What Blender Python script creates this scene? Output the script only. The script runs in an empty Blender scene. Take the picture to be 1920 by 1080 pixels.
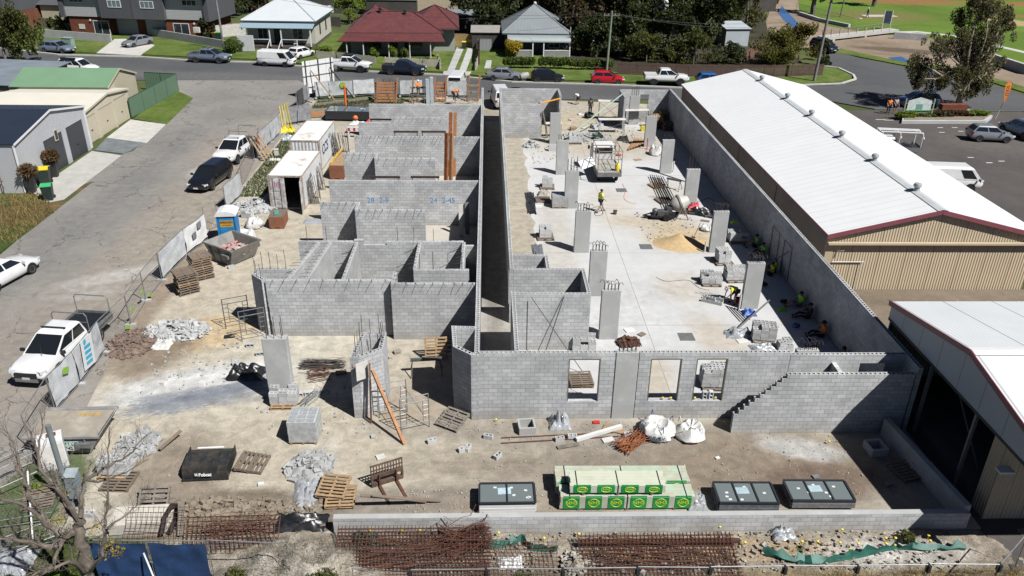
import bpy,bmesh,math,random
import numpy as np
from mathutils import Vector,Matrix
MT,MR,RR,cos,sin=Matrix.Translation,Matrix.Rotation,random.Random,math.cos,math.sin
S=bpy.context.scene
COL=S.collection
rnd=RR(11)
R=math.radians
PI=math.pi
# camera
FPX=1496.93
CAM=Vector((0.3326,-28.968,21.08))
_p,_y,_r=.4664,.0347,.016
_f=Vector((sin(_y)*cos(_p),cos(_y)*cos(_p),-sin(_p)))
_rt=Vector((cos(_y),-sin(_y),0))
_up=_rt.cross(_f)
_c,_s=cos(_r),sin(_r)
CR=_c*_rt+_s*_up
CU=-_s*_rt+_c*_up
cd=bpy.data.cameras.new('camera')
cam=bpy.data.objects.new('camera',cd)
COL.objects.link(cam)
cam.matrix_world=Matrix(((CR.x,CU.x,-_f.x,CAM.x),(CR.y,CU.y,-_f.y,CAM.y),(CR.z,CU.z,-_f.z,CAM.z),(0,0,0,1)))
cd.sensor_width=36
cd.lens=FPX/1920*36
cd.clip_start=.5
cd.clip_end=3000
S.camera=cam
# sky, sun, exposure
SUN=Vector((.612,-.52,1)).normalized()
w=bpy.data.worlds.new('World')
S.world=w
w.use_nodes=True
nt=w.node_tree
sky=nt.nodes.new('ShaderNodeTexSky')
sky.sky_type='NISHITA'
sky.sun_disc=False
sky.air_density=.3
sky.dust_density=.3
sky.ozone_density=2.0
sky.sun_elevation=math.asin(SUN.z)
sky.sun_rotation=math.atan2(SUN.x,SUN.y)
bg=nt.nodes['Background']
bg.inputs[1].default_value=.05
nt.links.new(sky.outputs[0],bg.inputs[0])
sl=bpy.data.lights.new('sun','SUN')
sl.energy=5
sl.angle=R(.5)
sl.color=(1,.975,.935)
so=bpy.data.objects.new('sun',sl)
COL.objects.link(so)
so.rotation_euler=SUN.to_track_quat('Z','Y').to_euler()
so.location=(30,-20,60)
S.view_settings.view_transform='Standard'
S.view_settings.look='None'
S.view_settings.exposure=1.12
S.view_settings.gamma=1
# helpers
def ray(u,v):
 return CR*((u-960)/FPX)+CU*((540-v)/FPX)+_f
def g(u,v,z=0):
 "ground point seen at a place of the photograph, for a surface of height z"
 d=ray(u,v)
 t=(z-CAM.z)/d.z
 p=CAM+d*t
 return (p.x,p.y)
def gy(u,v,y):
 "point of the upright plane at depth y"
 d=ray(u,v)
 p=CAM+d*((y-CAM.y)/d.y)
 return p
def dirpx(a,b,z=0):
 p,q=g(*a,z),g(*b,z)
 return math.atan2(q[1]-p[1],q[0]-p[0])
class MB:
 def __init__(s):
  s.v,s.f,s.mi,s.cm=[],[],[],0
 def add(s,vs,fs,M=None):
  n=len(s.v)
  s.v+=[tuple(M@Vector(p)) for p in vs] if M is not None else [tuple(p) for p in vs]
  s.f+=[tuple(i+n for i in q) for q in fs]
  s.mi+=[s.cm]*len(fs)
  return s
 def box(s,c,d,rz=0,M=None):
  x,y,z=d[0]/2,d[1]/2,d[2]/2
  vs=[(-x,-y,-z),(x,-y,-z),(x,y,-z),(-x,y,-z),(-x,-y,z),(x,-y,z),(x,y,z),(-x,y,z)]
  T=MT(c)
  if rz:T=T@MR(rz,4,'Z')
  if M is not None:T=M@T
  return s.add(vs,[(3,2,1,0),(4,5,6,7),(0,1,5,4),(1,2,6,5),(2,3,7,6),(3,0,4,7)],T)
 def bx(s,x0,x1,y0,y1,z0,z1):
  return s.box(((x0+x1)/2,(y0+y1)/2,(z0+z1)/2),(x1-x0,y1-y0,z1-z0))
 def bar(s,a,b,w,h=None):
  a,b=Vector(a),Vector(b)
  d=b-a
  L=d.length
  if L<1e-6:return s
  X=d/L
  Y=Vector((0,0,1)).cross(X)
  if Y.length<1e-3:Y=Vector((0,1,0))
  Y.normalize()
  Z=X.cross(Y)
  T=Matrix(((X.x,Y.x,Z.x,(a.x+b.x)/2),(X.y,Y.y,Z.y,(a.y+b.y)/2),(X.z,Y.z,Z.z,(a.z+b.z)/2),(0,0,0,1)))
  return s.box((0,0,0),(L,w,h or w),0,T)
 def tube(s,pts,r,n=6,caps=True):
  pts=[Vector(p) for p in pts]
  k=len(pts)
  rs=r if isinstance(r,(list,tuple)) else [r]*k
  vs,fs=[],[]
  ref=None
  for i,p in enumerate(pts):
   t=(pts[min(i+1,k-1)]-pts[max(i-1,0)]).normalized()
   if ref is None:
    ref=Vector((0,0,1)) if abs(t.z)<.9 else Vector((1,0,0))
   a=ref-t*ref.dot(t)
   if a.length<1e-4:
    a=t.orthogonal()
   a.normalize()
   ref=a
   b=t.cross(a)
   for j in range(n):
    q=2*PI*j/n
    vs.append(p+(a*cos(q)+b*sin(q))*rs[i])
  for i in range(k-1):
   for j in range(n):
    fs.append((i*n+j,i*n+(j+1)%n,(i+1)*n+(j+1)%n,(i+1)*n+j))
  if caps:
   fs.append(tuple(range(n-1,-1,-1)))
   fs.append(tuple((k-1)*n+j for j in range(n)))
  return s.add(vs,fs)
 def prism(s,poly,z0,z1):
  n=len(poly)
  a=sum(poly[i][0]*poly[(i+1)%n][1]-poly[(i+1)%n][0]*poly[i][1] for i in range(n))
  if a<0:poly=poly[::-1]
  vs=[(p[0],p[1],z0) for p in poly]+[(p[0],p[1],z1) for p in poly]
  fs=[tuple(range(n-1,-1,-1)),tuple(range(n,2*n))]
  fs+=[(i,(i+1)%n,n+(i+1)%n,n+i) for i in range(n)]
  return s.add(vs,fs)
 def extr(s,prof,y0,y1,M=None):
  "profile in x,z pushed along y"
  n=len(prof)
  a=sum(prof[i][0]*prof[(i+1)%n][1]-prof[(i+1)%n][0]*prof[i][1] for i in range(n))
  if a<0:prof=prof[::-1]
  vs=[(p[0],y0,p[1]) for p in prof]+[(p[0],y1,p[1]) for p in prof]
  fs=[tuple(range(n)),tuple(range(2*n-1,n-1,-1))]
  fs+=[(i,n+i,n+(i+1)%n,(i+1)%n) for i in range(n)]
  return s.add(vs,fs,M)
 def lathe(s,prof,n=16,M=None):
  vs,fs=[],[]
  k=len(prof)
  for r,z in prof:
   for j in range(n):
    q=2*PI*j/n
    vs.append((r*cos(q),r*sin(q),z))
  for i in range(k-1):
   for j in range(n):
    fs.append((i*n+j,i*n+(j+1)%n,(i+1)*n+(j+1)%n,(i+1)*n+j))
  if prof[0][0]>1e-4:fs.append(tuple(range(n-1,-1,-1)))
  if prof[-1][0]>1e-4:fs.append(tuple((k-1)*n+j for j in range(n)))
  return s.add(vs,fs,M)
 def quad(s,a,b,c,d):
  return s.add([a,b,c,d],[(0,1,2,3)])
 def slab(s,pts,t):
  "a flat polygon of any tilt given real thickness t, its top at pts"
  P=[Vector(p) for p in pts]
  n=(P[1]-P[0]).cross(P[2]-P[0]).normalized()
  if n.z<0:
   P=P[::-1]
   n=-n
  k=len(P)
  vs=[p for p in P]+[p-n*t for p in P]
  fs=[tuple(range(k)),tuple(range(2*k-1,k-1,-1))]
  fs+=[(i,k+i,k+(i+1)%k,(i+1)%k) for i in range(k)]
  return s.add(vs,fs)
 def blob(s,c,r,n=10,m=6,jit=.12,seed=0,flat=None):
  rr=RR(seed)
  vs,fs=[],[]
  for i in range(m+1):
   th=PI*i/m
   for j in range(n):
    ph=2*PI*j/n
    k=1+rr.uniform(-jit,jit)
    z=cos(th)*r[2]*k
    if flat is not None:z=max(z,flat)
    vs.append((c[0]+sin(th)*cos(ph)*r[0]*k,c[1]+sin(th)*sin(ph)*r[1]*k,c[2]+z))
  for i in range(m):
   for j in range(n):
    fs.append((i*n+j,(i+1)*n+j,(i+1)*n+(j+1)%n,i*n+(j+1)%n))
  return s.add(vs,fs)
 def mesh(s,name,mats,smooth=False):
  me=bpy.data.meshes.new(name)
  me.from_pydata(s.v,[],s.f)
  if not isinstance(mats,(list,tuple)):mats=[mats]
  for m in mats:me.materials.append(m)
  if len(mats)>1:me.polygons.foreach_set('material_index',s.mi)
  uv=me.uv_layers.new(name='UVMap').data
  vs=me.vertices
  for p in me.polygons:
   n=p.normal
   ax=max(range(3),key=lambda i:abs(n[i]))
   for li in p.loop_indices:
    co=vs[me.loops[li].vertex_index].co
    uv[li].uv=(co.x,co.y) if ax==2 else ((co.y,co.z) if ax==0 else (co.x,co.z))
  if smooth:
   me.polygons.foreach_set('use_smooth',[True]*len(me.polygons))
   me.set_sharp_from_angle(angle=R(42))
  me.update()
  return me
def tag(o,label=None,cat=None,group=None,kind=None):
 if label:o['label']=label
 if cat:o['category']=cat
 if group:o['group']=group
 if kind:o['kind']=kind
 return o
def thing(name,label,cat,loc=(0,0,0),rz=0,group=None):
 o=bpy.data.objects.new(name,None)
 COL.objects.link(o)
 o.empty_display_size=.3
 o.location=(loc[0],loc[1],loc[2] if len(loc)>2 else 0)
 o.rotation_euler=(0,0,rz)
 return tag(o,label,cat,group)
def part(mb,name,mat,parent=None,smooth=False):
 o=bpy.data.objects.new(name,mb.mesh(name,mat,smooth))
 COL.objects.link(o)
 if parent is not None:o.parent=parent
 return o
def solo(mb,name,mat,label,cat,loc=(0,0,0),rz=0,group=None,smooth=False):
 o=part(mb,name,mat,None,smooth)
 o.location=(loc[0],loc[1],loc[2] if len(loc)>2 else 0)
 o.rotation_euler=(0,0,rz)
 return tag(o,label,cat,group)
def struct(mb,name,mat,kind='structure',smooth=False):
 o=part(mb,name,mat,None,smooth)
 o['kind']=kind
 return o
def twin(o,loc,rz=0,label=None,group=None,scale=None):
 "copy of a thing with copies of its parts and sub-parts"
 def rec(a,par):
  c=a.copy()
  COL.objects.link(c)
  if par is not None:
   c.parent=par
  for ch in kids.get(a,[]):rec(ch,c)
  return c
 kids={}
 def collect(a):
  kids[a]=list(a.children)
  for ch in kids[a]:collect(ch)
 collect(o)
 c=rec(o,None)
 c.location=(loc[0],loc[1],loc[2] if len(loc)>2 else 0)
 c.rotation_euler=(0,0,rz)
 if scale:c.scale=scale
 if label:c['label']=label
 if group:c['group']=group
 return c
def clone(o,loc,rot=(0,0,0),parent=None):
 c=o.copy()
 COL.objects.link(c)
 c.location=loc
 c.rotation_euler=rot
 if parent is not None:c.parent=parent
 return c
# materials
MATS={}
ALB = .52
class NB:
 def __init__(s,name):
  s.m=bpy.data.materials.new(name)
  s.m.use_nodes=True
  s.t=s.m.node_tree
  s.b=s.t.nodes['Principled BSDF']
 def n(s,typ,**kw):
  x=s.t.nodes.new('ShaderNode'+typ)
  for k,v in kw.items():setattr(x,k,v)
  return x
 def l(s,a,b):s.t.links.new(a,b)
 def coord(s,kind='Object'):
  return s.n('TexCoord').outputs[kind]
 def pos(s):
  return s.n('NewGeometry').outputs['Position']
 def noise(s,vec,scale,det=4,rough=.55,dist=0):
  x=s.n('TexNoise')
  x.inputs['Scale'].default_value=scale
  x.inputs['Detail'].default_value=det
  x.inputs['Roughness'].default_value=rough
  x.inputs['Distortion'].default_value=dist
  if vec is not None:s.l(vec,x.inputs['Vector'])
  return x.outputs['Fac']
 def ramp(s,fac,stops):
  x=s.n('ValToRGB')
  e=x.color_ramp.elements
  while len(e)<len(stops):e.new(.5)
  for i,(p,c) in enumerate(stops):
   e[i].position=p
   e[i].color=(*c,1) if not isinstance(c,(int,float)) else (c,c,c,1)
  s.l(fac,x.inputs[0])
  return x.outputs[0]
 def mix(s,fac,a,b,mode='MIX'):
  x=s.n('Mix',data_type='RGBA',blend_type=mode)
  for sock,val in ((x.inputs['Factor'],fac),(x.inputs['A'],a),(x.inputs['B'],b)):
   pass
  ins=[i for i in x.inputs]
  F,A,B=ins[0],ins[6],ins[7]
  if isinstance(fac,(int,float)):F.default_value=fac
  else:s.l(fac,F)
  for sock,val in ((A,a),(B,b)):
   if isinstance(val,(tuple,list)):sock.default_value=(*val[:3],1)
   else:s.l(val,sock)
  return x.outputs[2]
 def math(s,op,a,b=None,clamp=False):
  x=s.n('Math',operation=op,use_clamp=clamp)
  for i,v in enumerate((a,b)):
   if v is None:continue
   if isinstance(v,(int,float)):x.inputs[i].default_value=v
   else:s.l(v,x.inputs[i])
  return x.outputs[0]
 def vmath(s,op,a,b=None):
  x=s.n('VectorMath',operation=op)
  for i,v in enumerate((a,b)):
   if v is None:continue
   if isinstance(v,(tuple,list)):x.inputs[i].default_value=v
   else:s.l(v,x.inputs[i])
  return x
 def bump(s,h,strength=.3,dist=.02):
  x=s.n('Bump')
  x.inputs['Strength'].default_value=strength
  x.inputs['Distance'].default_value=dist
  s.l(h,x.inputs['Height'])
  s.l(x.outputs[0],s.b.inputs['Normal'])
 def set(s,**kw):
  for k,v in kw.items():
   if k=='Base_Color':v=tuple(c*ALB for c in v) if isinstance(v,(tuple,list)) else s.mix(1.0,v,(ALB,ALB,ALB),'MULTIPLY')
   i=s.b.inputs[k.replace('_',' ')]
   if isinstance(v,(int,float)):i.default_value=v
   elif isinstance(v,(tuple,list)):i.default_value=(*v[:3],1)
   else:s.l(v,i)
  return s
def mat(name,col,rough=.75,var=.18,scale=3.0,metal=0,bump=0,col2=None,amt=.5,spec=.4,coat=0,rv=.08,det=5):
 "general worn material: base colour with cloudy variation, an optional second colour in patches, a little per-copy brightness change"
 if name in MATS:return MATS[name]
 b=NB(name)
 co=b.coord()
 oi=b.n('ObjectInfo').outputs['Random']
 off=b.vmath('ADD',co,None)
 mu=b.n('VectorMath',operation='SCALE')
 mu.inputs[0].default_value=(17,31,9)
 b.l(oi,mu.inputs['Scale'])
 b.l(mu.outputs[0],off.inputs[1])
 n1=b.noise(off.outputs[0],scale,det,.6)
 lo=tuple(max(0,c*(1-var*1.3)) for c in col)
 hi=tuple(min(1,c*(1+var)) for c in col)
 c=b.ramp(n1,[(.3,lo),(.72,hi)])
 if col2 is not None:
  n2=b.noise(off.outputs[0],scale*.6,6,.65,.6)
  f=b.ramp(n2,[(max(0,.62-amt*.4),0.0),(min(1,.74-amt*.3),1.0)])
  c=b.mix(f,c,col2)
 if rv:
  br=b.math('MULTIPLY_ADD',oi,2*rv)
  b.t.nodes[-1].inputs[2].default_value=1-rv
  c=b.mix(1.0,c,br,'MULTIPLY')
 b.set(Base_Color=c,Roughness=rough,Metallic=metal,Specular_IOR_Level=spec,Coat_Weight=coat)
 if bump:b.bump(n1,bump,.02)
 MATS[name]=b.m
 return b.m
def plain(name,col,rough=.5,metal=0,spec=.5,coat=0):
 return mat(name,col,rough,.05,2,metal,0,None,.5,spec,coat,0,2)
# special materials
def block_mat(name,c1,c2,mortar,stain=.5):
 b=NB(name)
 uv=b.n('UVMap').outputs[0]
 br=b.n('TexBrick')
 br.offset=.5
 for k,v in (('Scale',1),('Mortar Size',.0085),('Mortar Smooth',.25),('Bias',-.1),('Brick Width',.4),('Row Height',.2)):
  br.inputs[k].default_value=v
 br.inputs['Color1'].default_value=(*c1,1)
 br.inputs['Color2'].default_value=(*c2,1)
 br.inputs['Mortar'].default_value=(*mortar,1)
 b.l(uv,br.inputs['Vector'])
 P=b.pos()
 n=b.noise(P,.55,6,.65,.4)
 c=b.mix(1.0,br.outputs['Color'],b.ramp(n,[(.28,.76),(.7,1.14)]),'MULTIPLY')
 c=b.mix(1.0,c,b.ramp(b.noise(b.n('UVMap').outputs[0],.19,3),[(.35,.86),(.65,1.1)]),'MULTIPLY')
 sm=b.n('Mapping')
 sm.inputs['Scale'].default_value=(3.2,3.2,.22)
 b.l(P,sm.inputs['Vector'])
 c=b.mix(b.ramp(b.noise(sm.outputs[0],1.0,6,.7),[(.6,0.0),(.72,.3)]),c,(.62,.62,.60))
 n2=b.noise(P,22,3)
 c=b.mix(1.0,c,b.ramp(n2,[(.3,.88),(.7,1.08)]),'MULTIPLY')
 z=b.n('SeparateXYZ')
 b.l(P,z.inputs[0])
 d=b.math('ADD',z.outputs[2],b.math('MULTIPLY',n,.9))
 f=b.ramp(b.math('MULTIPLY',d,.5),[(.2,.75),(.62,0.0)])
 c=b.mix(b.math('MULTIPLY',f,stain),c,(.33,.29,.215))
 b.set(Base_Color=c,Roughness=.93,Specular_IOR_Level=.15)
 h=b.math('MULTIPLY_ADD',br.outputs['Fac'],-1.0)
 b.t.nodes[-1].inputs[2].default_value=1
 h=b.math('ADD',h,b.math('MULTIPLY',n2,.35))
 b.bump(h,.6,.012)
 MATS[name]=b.m
 return b.m
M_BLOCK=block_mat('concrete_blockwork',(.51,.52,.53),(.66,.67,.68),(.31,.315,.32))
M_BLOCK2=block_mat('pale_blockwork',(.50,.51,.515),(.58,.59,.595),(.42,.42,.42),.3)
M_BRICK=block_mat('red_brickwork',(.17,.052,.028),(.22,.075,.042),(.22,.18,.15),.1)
def ribs(name,col,period,axis='X',rough=.45,metal=0,bump=.6,var=.06,prof='SIN',dist=.02,col2=None,spec=.4,seam=0):
 if name in MATS:return MATS[name]
 b=NB(name)
 uv=b.n('UVMap').outputs[0]
 wv=b.n('TexWave')
 wv.wave_type='BANDS'
 wv.bands_direction=axis
 wv.wave_profile=prof
 wv.inputs['Scale'].default_value=2*PI/period/20
 b.l(uv,wv.inputs['Vector'])
 P=b.pos()
 n=b.noise(P,.45,6,.65,.3)
 n2=b.noise(P,6,3)
 c=b.ramp(n,[(.3,tuple(x*(1-var) for x in col)),(.7,tuple(min(1,x*(1+var)) for x in col))])
 if col2:c=b.mix(b.ramp(b.noise(P,1.3,6,.7,.8),[(.55,0.0),(.7,.8)]),c,col2)
 if seam:
  w2=b.n('TexWave')
  w2.bands_direction=axis
  w2.inputs['Scale'].default_value=2*PI/seam/20
  b.l(uv,w2.inputs['Vector'])
  c=b.mix(b.ramp(w2.outputs['Fac'],[(.0,.75),(.006,0.0)]),c,tuple(x*.45 for x in col))
 b.set(Base_Color=c,Roughness=rough,Metallic=metal,Specular_IOR_Level=spec)
 b.bump(b.math('ADD',wv.outputs['Fac'],b.math('MULTIPLY',n2,.06)),bump,dist)
 MATS[name]=b.m
 return b.m
def tiles(name,c1,c2):
 b=NB(name)
 uv=b.n('UVMap').outputs[0]
 br=b.n('TexBrick')
 for k,v in (('Scale',1),('Mortar Size',.028),('Mortar Smooth',.6),('Brick Width',.3),('Row Height',.36)):
  br.inputs[k].default_value=v
 br.inputs['Color1'].default_value=(*c1,1)
 br.inputs['Color2'].default_value=(*c2,1)
 br.inputs['Mortar'].default_value=(*[x*.6 for x in c1],1)
 b.l(uv,br.inputs['Vector'])
 n=b.noise(b.pos(),.8,6,.7)
 c=b.mix(1.0,br.outputs['Color'],b.ramp(n,[(.3,.75),(.7,1.2)]),'MULTIPLY')
 b.set(Base_Color=c,Roughness=.7)
 b.bump(br.outputs['Fac'],-.5,.04)
 MATS[name]=b.m
 return b.m
def ground(name,stops,scale,patches=(),rough=.95,bump=.6,grit=1.0,bdist=.05,cracks=None):
 b=NB(name)
 P=b.pos()
 big=b.noise(P,scale,8,.62,.5)
 c=b.ramp(big,stops)
 mid=b.noise(P,1.6,8,.68,.4)
 fine=b.noise(P,14,4,.7)
 for (x,y,rx,ry,tr,col,soft,rag,st) in patches:
  mp=b.n('Mapping',vector_type='TEXTURE')
  mp.inputs['Location'].default_value=(x,y,0)
  mp.inputs['Rotation'].default_value=(0,0,tr)
  mp.inputs['Scale'].default_value=(rx,ry,1000)
  b.l(P,mp.inputs['Vector'])
  d=b.vmath('LENGTH',mp.outputs[0]).outputs['Value']
  st_n=b.noise(mp.outputs[0],2.2 if rag<.85 else 4.5,10,.74,1.2)
  d=b.math('ADD',d,b.math('MULTIPLY',b.math('SUBTRACT',st_n,.5),rag*2))
  mr=b.n('MapRange',interpolation_type='SMOOTHSTEP')
  mr.inputs[1].default_value=1+soft
  mr.inputs[2].default_value=1-soft
  mr.inputs[3].default_value=0
  mr.inputs[4].default_value=st
  b.l(d,mr.inputs[0])
  cc=b.mix(1.0,col,b.ramp(mid,[(.3,.8),(.7,1.15)]),'MULTIPLY')
  c=b.mix(mr.outputs[0],c,cc)
 c=b.mix(1.0,c,b.ramp(mid,[(.25,1-.22*grit),(.75,1+.15*grit)]),'MULTIPLY')
 c=b.mix(1.0,c,b.ramp(fine,[(.25,1-.25*grit),(.75,1+.2*grit)]),'MULTIPLY')
 if cracks:
  vo=b.n('TexVoronoi',feature='DISTANCE_TO_EDGE')
  vo.inputs['Scale'].default_value=cracks
  dn=b.n('TexNoise')
  dn.inputs['Scale'].default_value=.9
  dn.inputs['Detail'].default_value=5
  b.l(P,dn.inputs['Vector'])
  sc=b.n('VectorMath',operation='SCALE')
  b.l(dn.outputs['Color'],sc.inputs[0])
  sc.inputs['Scale'].default_value=2.2
  b.l(b.vmath('ADD',P,sc.outputs[0]).outputs[0],vo.inputs['Vector'])
  lim=b.math('MULTIPLY',b.ramp(b.noise(P,.22,3),[(.42,0.0),(.62,1.0)]),.013)
  f=b.math('LESS_THAN',vo.outputs['Distance'],lim)
  c=b.mix(b.math('MULTIPLY',f,.6),c,(.055,.052,.05))
 b.set(Base_Color=c,Roughness=rough,Specular_IOR_Level=.2)
 b.bump(b.math('ADD',b.math('MULTIPLY',mid,1.0),b.math('MULTIPLY',fine,.35)),bump,bdist)
 MATS[name]=b.m
 return b.m
def glassy(name,col,rough=.06):
 if name in MATS:return MATS[name]
 b=NB(name)
 b.set(Base_Color=col,Roughness=rough,Specular_IOR_Level=.7)
 MATS[name]=b.m
 return b.m
def leafm(name,c1,c2,rough=.6):
 if name in MATS:return MATS[name]
 b=NB(name)
 n=b.noise(b.pos(),1.1,5,.7)
 n2=b.noise(b.pos(),9,2)
 f=b.math('ADD',b.math('MULTIPLY',n,.6),b.math('MULTIPLY',n2,.4))
 c=b.ramp(f,[(.36,c1),(.62,c2)])
 b.set(Base_Color=c,Roughness=rough,Specular_IOR_Level=.25)
 tr,mx=b.n('BsdfTranslucent'),b.n('MixShader')
 mx.inputs[0].default_value=.38
 b.l(b.mix(1.0,c,(1.0,1.0,.5),'MULTIPLY'),tr.inputs[0])
 b.l(b.b.outputs[0],mx.inputs[1])
 b.l(tr.outputs[0],mx.inputs[2])
 b.l(mx.outputs[0],b.t.nodes['Material Output'].inputs[0])
 MATS[name]=b.m
 return b.m
def paint(name,col,rough=.28,metal=0.0):
 if name in MATS:return MATS[name]
 b=NB(name)
 n=b.noise(b.coord(),1.5,4)
 c=b.ramp(n,[(.3,tuple(x*.93 for x in col)),(.7,tuple(min(1,x*1.04) for x in col))])
 b.set(Base_Color=c,Roughness=rough,Metallic=metal,Coat_Weight=.5,Specular_IOR_Level=.5)
 b.b.inputs['Coat Roughness'].default_value=.08
 MATS[name]=b.m
 return b.m
M_CONC=mat('cast_concrete',(.49,.50,.495),.88,.14,1.1,bump=.2,col2=(.42,.425,.42),amt=.6)
M_CONCW=mat('pale_concrete',(.50,.49,.46),.9,.12,1.4,bump=.2)
M_REBAR=mat('rebar_steel',(.055,.045,.042),.8,.25,9)
M_RUST=mat('rusted_steel',(.17,.06,.03),.9,.4,5,bump=.3,col2=(.09,.035,.022),amt=.7)
M_RUSTO=mat('orange_rust',(.30,.10,.035),.9,.35,4,bump=.3)
M_GALV=mat('galvanised_steel',(.42,.44,.45),.42,.15,4,metal=.65)
M_GALVD=mat('dull_galvanised_pipe',(.27,.28,.285),.55,.2,4,metal=.4)
M_BLACKS=mat('black_steel',(.022,.022,.024),.55,.3,5)
M_TIMB=mat('weathered_pallet_timber',(.25,.18,.115),.9,.35,7,bump=.3,col2=(.19,.155,.125),amt=.7,rv=.16)
M_TIMBL=mat('fresh_pallet_timber',(.40,.27,.15),.85,.25,7,bump=.3,rv=.14)
M_TIMBO=mat('orange_formwork_timber',(.42,.19,.075),.75,.22,5,bump=.2,rv=.12)
M_TIMBG=mat('grey_weathered_timber',(.22,.195,.165),.92,.3,6,bump=.3,rv=.15)
M_WHITE=mat('white_paint',(.78,.79,.79),.45,.06,2)
M_OFFW=mat('off_white_board',(.62,.61,.57),.7,.12,2.5)
M_BLACK=plain('black_rubber',(.014,.014,.015),.75,spec=.3)
M_BLKPL=mat('black_plastic_sheet',(.018,.019,.022),.35,.3,5,bump=.6)
M_CLRPL=mat('crumpled_clear_plastic',(.55,.58,.61),.25,.28,9,bump=.9,spec=.8,col2=(.36,.38,.40),amt=.8)
M_GLASS=glassy('dark_glass',(.012,.015,.018))
M_WGLASS=glassy('house_window_glass',(.03,.04,.05))
M_BAG=mat('woven_white_bag',(.66,.66,.64),.75,.16,5,bump=.9)
M_SAND=mat('yellow_sand',(.50,.36,.19),.95,.14,5,bump=.5)
M_SOIL=mat('brown_soil',(.19,.145,.105),.97,.35,3.0,bump=.9,col2=(.27,.225,.17),amt=.7)
M_RUBBLE=mat('grey_rubble',(.42,.43,.43),.93,.22,4,bump=.5,rv=.1)
M_STONE=mat('loose_stone',(.30,.265,.22),.95,.4,2,bump=.4,col2=(.43,.40,.36),amt=.5)
M_YEL=plain('yellow_plastic',(.75,.60,.03),.5)
M_ORANGE=plain('orange_plastic',(.85,.17,.02),.55)
M_RED=plain('red_plastic',(.55,.02,.02),.5)
M_BLUEP=plain('blue_plastic',(.02,.10,.42),.45)
M_GREEN=plain('green_plastic',(.03,.26,.10),.5)
M_SHADE=mat('grey_shade_cloth',(.40,.42,.44),.8,.2,2.5,bump=.5,col2=(.50,.51,.53),amt=.6)
M_SHADED=mat('dirty_shade_cloth',(.23,.235,.25),.85,.25,3,bump=.5)
M_PVC=plain('white_pipe',(.72,.73,.72),.35)
M_BARK=mat('grey_bark',(.24,.205,.175),.95,.4,5,bump=.8,col2=(.13,.105,.085),amt=.7)
M_PALEBARK=mat('pale_gum_bark',(.40,.33,.26),.9,.3,3,bump=.4)
def text_mesh(txt,size,mat_,name,parent,M,bold=0.0,extr=.004,align='CENTER'):
 cu=bpy.data.curves.new(name,'FONT')
 cu.body=txt
 cu.size=size
 cu.align_x=align
 cu.align_y='CENTER'
 cu.extrude=extr
 cu.offset=bold
 o=bpy.data.objects.new(name,cu)
 COL.objects.link(o)
 dg=bpy.context.evaluated_depsgraph_get()
 me=bpy.data.meshes.new_from_object(o.evaluated_get(dg))
 bpy.data.objects.remove(o)
 bpy.data.curves.remove(cu)
 me.materials.clear()
 me.materials.append(mat_)
 t=bpy.data.objects.new(name,me)
 COL.objects.link(t)
 t.parent=parent
 t.matrix_local=M
 return t
def facing(loc,rz=0,tilt=PI/2):
 "lettering standing upright and read from the -y side, turned by rz"
 return MT(loc)@MR(rz,4,'Z')@MR(tilt,4,'X')
def leaves(name,mat_,clumps,n,size,parent=None,seed=1,droop=0.0,aspect=.55):
 "many small leaf faces spread through clumps (x, y, z, rx, ry, rz)"
 rs=np.random.RandomState(seed)
 cl=np.array(clumps,float)
 wt=cl[:,3]*cl[:,4]*cl[:,5]
 wt=wt**.67
 idx=rs.choice(len(cl),n,p=wt/wt.sum())
 d=rs.normal(size=(n,3))
 d/=np.linalg.norm(d,axis=1)[:,None]
 rad=rs.uniform(.25,1,n)**.45
 c=cl[idx,:3]+d*rad[:,None]*cl[idx,3:6]
 a=rs.normal(size=(n,3))
 a[:,2]-=droop*2
 a/=np.linalg.norm(a,axis=1)[:,None]
 nn=rs.normal(size=(n,3))+d*.8+np.array([0,0,.5])
 bb=np.cross(a,nn)
 bb/=np.linalg.norm(bb,axis=1)[:,None]+1e-9
 s=size*rs.uniform(.6,1.4,n)
 a*=s[:,None]
 bb*=(s*aspect)[:,None]
 v=np.stack([c-a*.5,c+bb*.5,c+a*.5,c-bb*.5],1).reshape(-1,3)
 me=bpy.data.meshes.new(name)
 me.vertices.add(n*4)
 me.vertices.foreach_set('co',v.ravel())
 me.loops.add(n*4)
 me.loops.foreach_set('vertex_index',np.arange(n*4))
 me.polygons.add(n)
 me.polygons.foreach_set('loop_start',np.arange(n)*4)
 me.polygons.foreach_set('loop_total',np.full(n,4))
 me.materials.append(mat_)
 me.update()
 o=bpy.data.objects.new(name,me)
 COL.objects.link(o)
 if parent is not None:o.parent=parent
 return o
def blades(name,mat_,pts,hgt,seed=3,lean=.5,wid=.03):
 "grass: one thin upright triangle per point"
 rs=np.random.RandomState(seed)
 p=np.array(pts,float)
 n=len(p)
 ang=rs.uniform(0,2*PI,n)
 h=hgt*rs.uniform(.5,1.4,n)
 sx=np.stack([np.cos(ang),np.sin(ang),np.zeros(n)],1)*wid
 tip=np.stack([rs.normal(0,lean,n)*h,rs.normal(0,lean,n)*h,h],1)
 v=np.stack([p-sx,p+sx,p+tip],1).reshape(-1,3)
 me=bpy.data.meshes.new(name)
 me.vertices.add(n*3)
 me.vertices.foreach_set('co',v.ravel())
 me.loops.add(n*3)
 me.loops.foreach_set('vertex_index',np.arange(n*3))
 me.polygons.add(n)
 me.polygons.foreach_set('loop_start',np.arange(n)*3)
 me.polygons.foreach_set('loop_total',np.full(n,3))
 me.materials.append(mat_)
 me.update()
 o=bpy.data.objects.new(name,me)
 COL.objects.link(o)
 o['kind']='stuff'
 return o
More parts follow.
